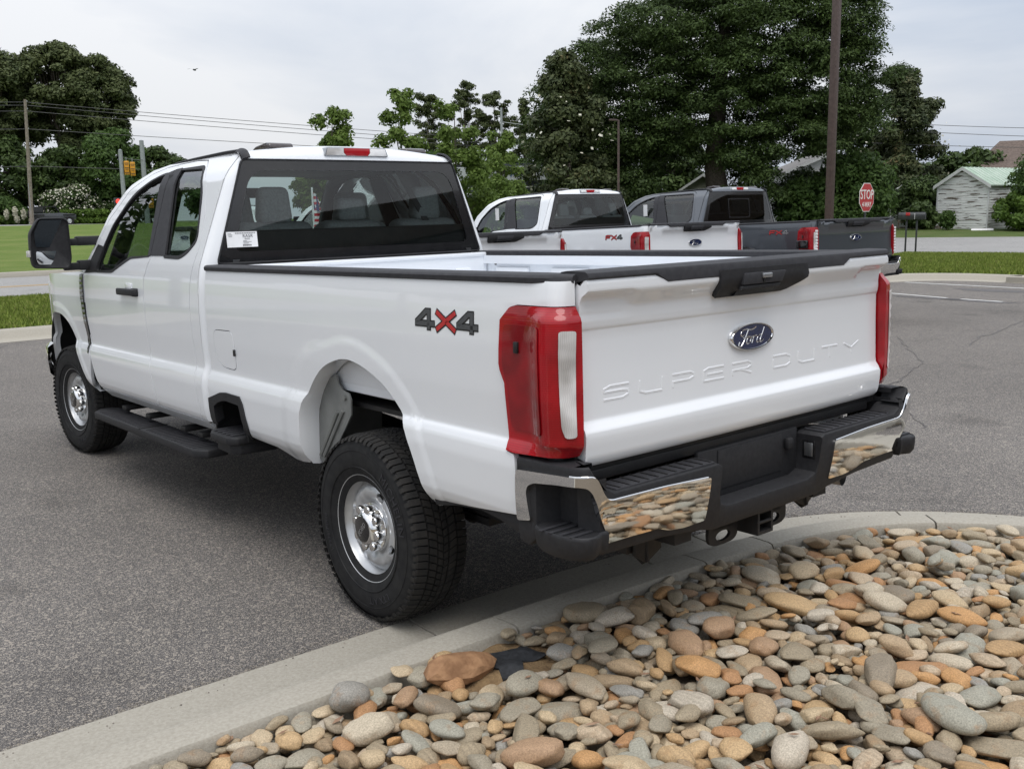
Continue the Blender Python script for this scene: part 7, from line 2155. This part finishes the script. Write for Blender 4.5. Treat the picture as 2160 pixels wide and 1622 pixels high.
def house(name, label, cat, foot, yaw, w, d, h, gable, wallm, roofm, over=.35, parts=(), ribs=0, base=0.0):
    """gable end faces local -y; ridge along y"""
    t = thing(name, label, cat, foot, yaw)
    for i, (a, b, g) in enumerate((((-w / 2, 0), (w / 2, 0), gable), ((w / 2, 0), (w / 2, d), 0), ((w / 2, d), (-w / 2, d), gable), ((-w / 2, d), (-w / 2, 0), 0))):
        put('wall', lap_wall(a, b, h, g).mesh('wall', M[wallm], 0), t)
    for s in (-1, 1):
        mb = MB(); L = math.hypot(w / 2, gable); ux, uz = (w / 2) / L, -gable / L
        e = L + over
        V = [(0, -over, h + gable + .03), (s * ux * e, -over, h + gable + .03 + uz * e), (s * ux * e, d + over, h + gable + .03 + uz * e), (0, d + over, h + gable + .03)]
        V += [(x, y, z + .07) for x, y, z in V]
        mb.add(V, [(0, 1, 2, 3), (7, 6, 5, 4), (0, 4, 5, 1), (1, 5, 6, 2), (2, 6, 7, 3), (3, 7, 4, 0)])
        r_ = put('roof', mb.mesh('roof', M[roofm], 0), t)
        if ribs:
            rm = MB(); nn = int((d + 2 * over) / .45)
            for k in range(nn + 1):
                y = -over + (d + 2 * over) * k / nn
                rm.add([(0, y - .02, h + gable + .10), (s * ux * e, y - .02, h + gable + .10 + uz * e), (s * ux * e, y + .02, h + gable + .10 + uz * e), (0, y + .02, h + gable + .10), (0, y, h + gable + .14), (s * ux * e, y, h + gable + .14 + uz * e)], [(0, 1, 5, 4), (4, 5, 2, 3)])
            put('roof_ribs', rm.mesh('roof_ribs', M[roofm], 0), r_)
        put('barge_board', MB().add([(0, -over - .02, h + gable - .10), (s * ux * e, -over - .02, h + gable - .10 + uz * e), (s * ux * e, -over - .02, h + gable + .10 + uz * e), (0, -over - .02, h + gable + .10), (0, -over + .02, h + gable - .10), (s * ux * e, -over + .02, h + gable - .10 + uz * e), (s * ux * e, -over + .02, h + gable + .10 + uz * e), (0, -over + .02, h + gable + .10)], [(0, 1, 2, 3), (7, 6, 5, 4), (0, 4, 5, 1), (1, 5, 6, 2), (3, 2, 6, 7)]).mesh('barge_board', M['siding'], 0), t)
    return t
# gable end of the shed looks back at the car park
yaw_s = rad(-95)
t = house('garden_shed', 'small shed with peeling white boards and a pale green metal roof', 'shed', (60.0, 26.9, .02), yaw_s, 3.5, 8.0, 3.0, 1.05, 'peeling', 'green_roof', .22, ribs=1)
put('foundation', MB().box((0, 4.0, .06), (3.45, 7.9, .30)).mesh('foundation', M['concrete'], 0), t)
for x, z in ((-1.72, 1.5), (1.72, 1.5)): put('corner_board', MB().box((x, -.02, z), (.10, .06, 3.0)).mesh('corner_board', M['siding'], 0), t)
t = thing('porch', 'white gabled porch on posts between the bushes and the shed', 'porch', (63.7, 32.7, -.02), rad(-58))
put('gable', lap_wall((-1.1, 0), (1.1, 0), .01, .75, .14).mesh('gable', M['siding'], 0), t, Matrix.Translation((0, 0, 2.55)))
for s in (-1, 0, 1): put('post', MB().rbox((s * 1.0, .05, 1.28), (.10, .10, 2.56), .01).mesh('post', M['siding'], 0), t)
for s in (-1, 1): put('roof', MB().add([(0, -.25, 3.42), (s * 1.35, -.25, 2.52), (s * 1.35, 2.2, 2.52), (0, 2.2, 3.42), (0, -.25, 3.50), (s * 1.35, -.25, 2.60), (s * 1.35, 2.2, 2.60), (0, 2.2, 3.50)], [(0, 1, 2, 3), (7, 6, 5, 4), (0, 4, 5, 1), (1, 5, 6, 2), (2, 6, 7, 3)]).mesh('roof', M['siding'], 0), t)
put('rail', MB().box((0, .05, .95), (2.0, .05, .07)).box((0, .05, .30), (2.0, .05, .07)).mesh('rail', M['siding'], 0), t)
put('back_wall', lap_wall((-1.1, 2.0), (1.1, 2.0), 2.5).mesh('back_wall', M['siding'], 0), t)
t = house('white_house', 'white two storey house half hidden behind the drooping boughs', 'house', (64.8, 39.4, .0), rad(-40), 6.5, 7.0, 4.6, 1.3, 'siding', 'grey_roof', .4)
for x in (-2.2, -.4, 1.6): put('window', MB().box((x, -.05, 4.0), (.8, .06, 1.0)).mesh('window', M['win_dark'], 0), t)
put('porch_roof', MB().box((0, -.8, 3.15), (6.4, 1.6, .14)).mesh('porch_roof', M['brown_roof'], 0), t)
t = house('weathered_annex', 'weathered white board house wall overgrown with creeper by the lamp post', 'house', (57.4, 35.9, .10), rad(-72), 1.6, 4.0, 3.0, .55, 'peeling', 'grey_roof', .15)
put('door', MB().box((-.45, -.05, .75), (.5, .06, 1.6)).mesh('door', M['win_dark'], 0), t)
t = house('gabled_house', 'olive gabled house roof showing under the big tree', 'house', (59.0, 47.1, .4), rad(-52), 4.6, 8.0, 2.6, 1.5, 'olive_wall', 'grey_roof', .3)
put('window', MB().box((0, -.05, 1.6), (.9, .06, 1.1)).mesh('window', M['win_dark'], 0), t)
t = thing('brown_roofed_house', 'far house with a large brown hipped roof', 'house', (82.9, 32.0, .9), rad(-60))
put('wall', MB().box((0, 4, 1.7), (9, 8, 3.4)).mesh('wall', M['siding'], 0), t)
put('roof', MB().add([(-5, -.5, 3.4), (5, -.5, 3.4), (5, 8.5, 3.4), (-5, 8.5, 3.4), (-2.4, 4, 6.3), (2.4, 4, 6.3)], [(0, 1, 5, 4), (1, 2, 5), (2, 3, 4, 5), (3, 0, 4), (0, 3, 2, 1)]).mesh('roof', M['brown_roof'], 0), t)
for x in (-2.5, 2.5): put('window', MB().box((x, -.03, 1.9), (1.1, .06, 1.2)).mesh('window', M['win_dark'], 0), t)
t = thing('rail_fence', 'low grey wooden rail fence between the porch and the shed', 'fence', (58.4, 30.3, .06), rad(-62))
for k in range(4): put('post', MB().box((k * .85, 0, .42), (.10, .10, .9)).mesh('post', M['pole_wood'], 0), t)
for z in (.35, .72): put('rail', MB().box((1.27, -.06, z), (2.6, .04, .12)).mesh('rail', M['pole_wood'], 0), t)
t = thing('culvert_pipe', 'pale pipe lying on the ground in front of the shed', 'pipe', (58.45, 25.5, .18), rad(-65))
put('pipe', MB().lathe([(0, .12), (0, .16), (1.25, .16), (1.25, .12), (0, .12)], 16, 'x').mesh('pipe', M['sign_white'], 40), t)
# office with a pale fascia and a parking deck below it
t = thing('office_building', 'distant pale grey office building with blue lettering and white deck rails', 'building', (42.4, 56.6, gz(43, 56)), rad(-41))
z0 = gz(43, 56)
put('wall', MB().box((2.6, 3.0, 2.3), (7.6, 5, 4.6)).mesh('wall', M['office_dark'], 0), t)
put('fascia', MB().rbox((2.6, .40, 4.2 - z0 + .55), (7.8, .5, 1.05), .03).mesh('fascia', M['office_wall'], 0), t)
put('roof_slab', MB().box((.4, 2.6, 5.55 - z0), (3.0, 5, .16)).mesh('roof_slab', M['siding'], 0), t)
for k in range(6): put('deck_rail', MB().box((2.6, .46 - .02 * k, 3.75 - z0 - .46 * k), (7.6, .12, .07)).mesh('deck_rail', M['siding'], 0), t)
for k in range(6): put('column', MB().box((-1.0 + 1.45 * k, .55, 1.9 - z0 * .5), (.16, .16, 3.9)).mesh('column', M['office_wall'], 0), t)
V, F = text_mesh('RS', .80, .02)
put('lettering', MB().add([(x + 4.1, .12 - z, 4.2 - z0 + .55 + y) for x, y, z in V], F).mesh('lettering', M['blue_sign'], 0), t)
# showroom behind the camera, mirrored in the glass and chrome
t = thing('showroom', 'long dark fronted showroom across the car park', 'building', (13.8, -20.6, 0), rad(32))
put('wall', MB().box((0, -4.2, 2.9), (44, 8, 5.8)).mesh('wall', M['office_dark'], 0), t)
put('fascia', MB().rbox((0, -.15, 5.45), (44.6, .5, 1.3), .03).mesh('fascia', M['brown_roof'], 0), t)
for k in range(14):
    w_ = put('window', MB().box((-19.6 + 3.0 * k, -.18, 2.2), (2.7, .06, 3.9)).mesh('window', M['win_dark'], 0), t)
    put('frame', MB().box((-19.6 + 3.0 * k, -.13, 4.2), (2.8, .08, .08)).box((-19.6 + 3.0 * k, -.13, .22), (2.8, .08, .08)).mesh('frame', M['pole_grey'], 0), w_)
# bird
t = thing('bird', 'small dark bird gliding high in the pale sky', 'bird', (20.26, 51.8, 10.02), rad(40))
put('body', MB().lathe([(-.18, .001), (-.10, .045), (.05, .05), (.14, .03), (.2, .001)], 8, 'x').mesh('body', M['post_metal'], 60), t)
for s in (-1, 1): put('wing', MB().add([(.06, 0, 0), (-.08, 0, 0), (-.10, s * .22, .06), (.02, s * .24, .07), (-.10, s * .42, .03), (.06, 0, .012), (-.08, 0, .012)], [(0, 1, 2, 3), (3, 2, 4), (5, 3, 2, 6)]).mesh('wing', M['post_metal'], 0), t)
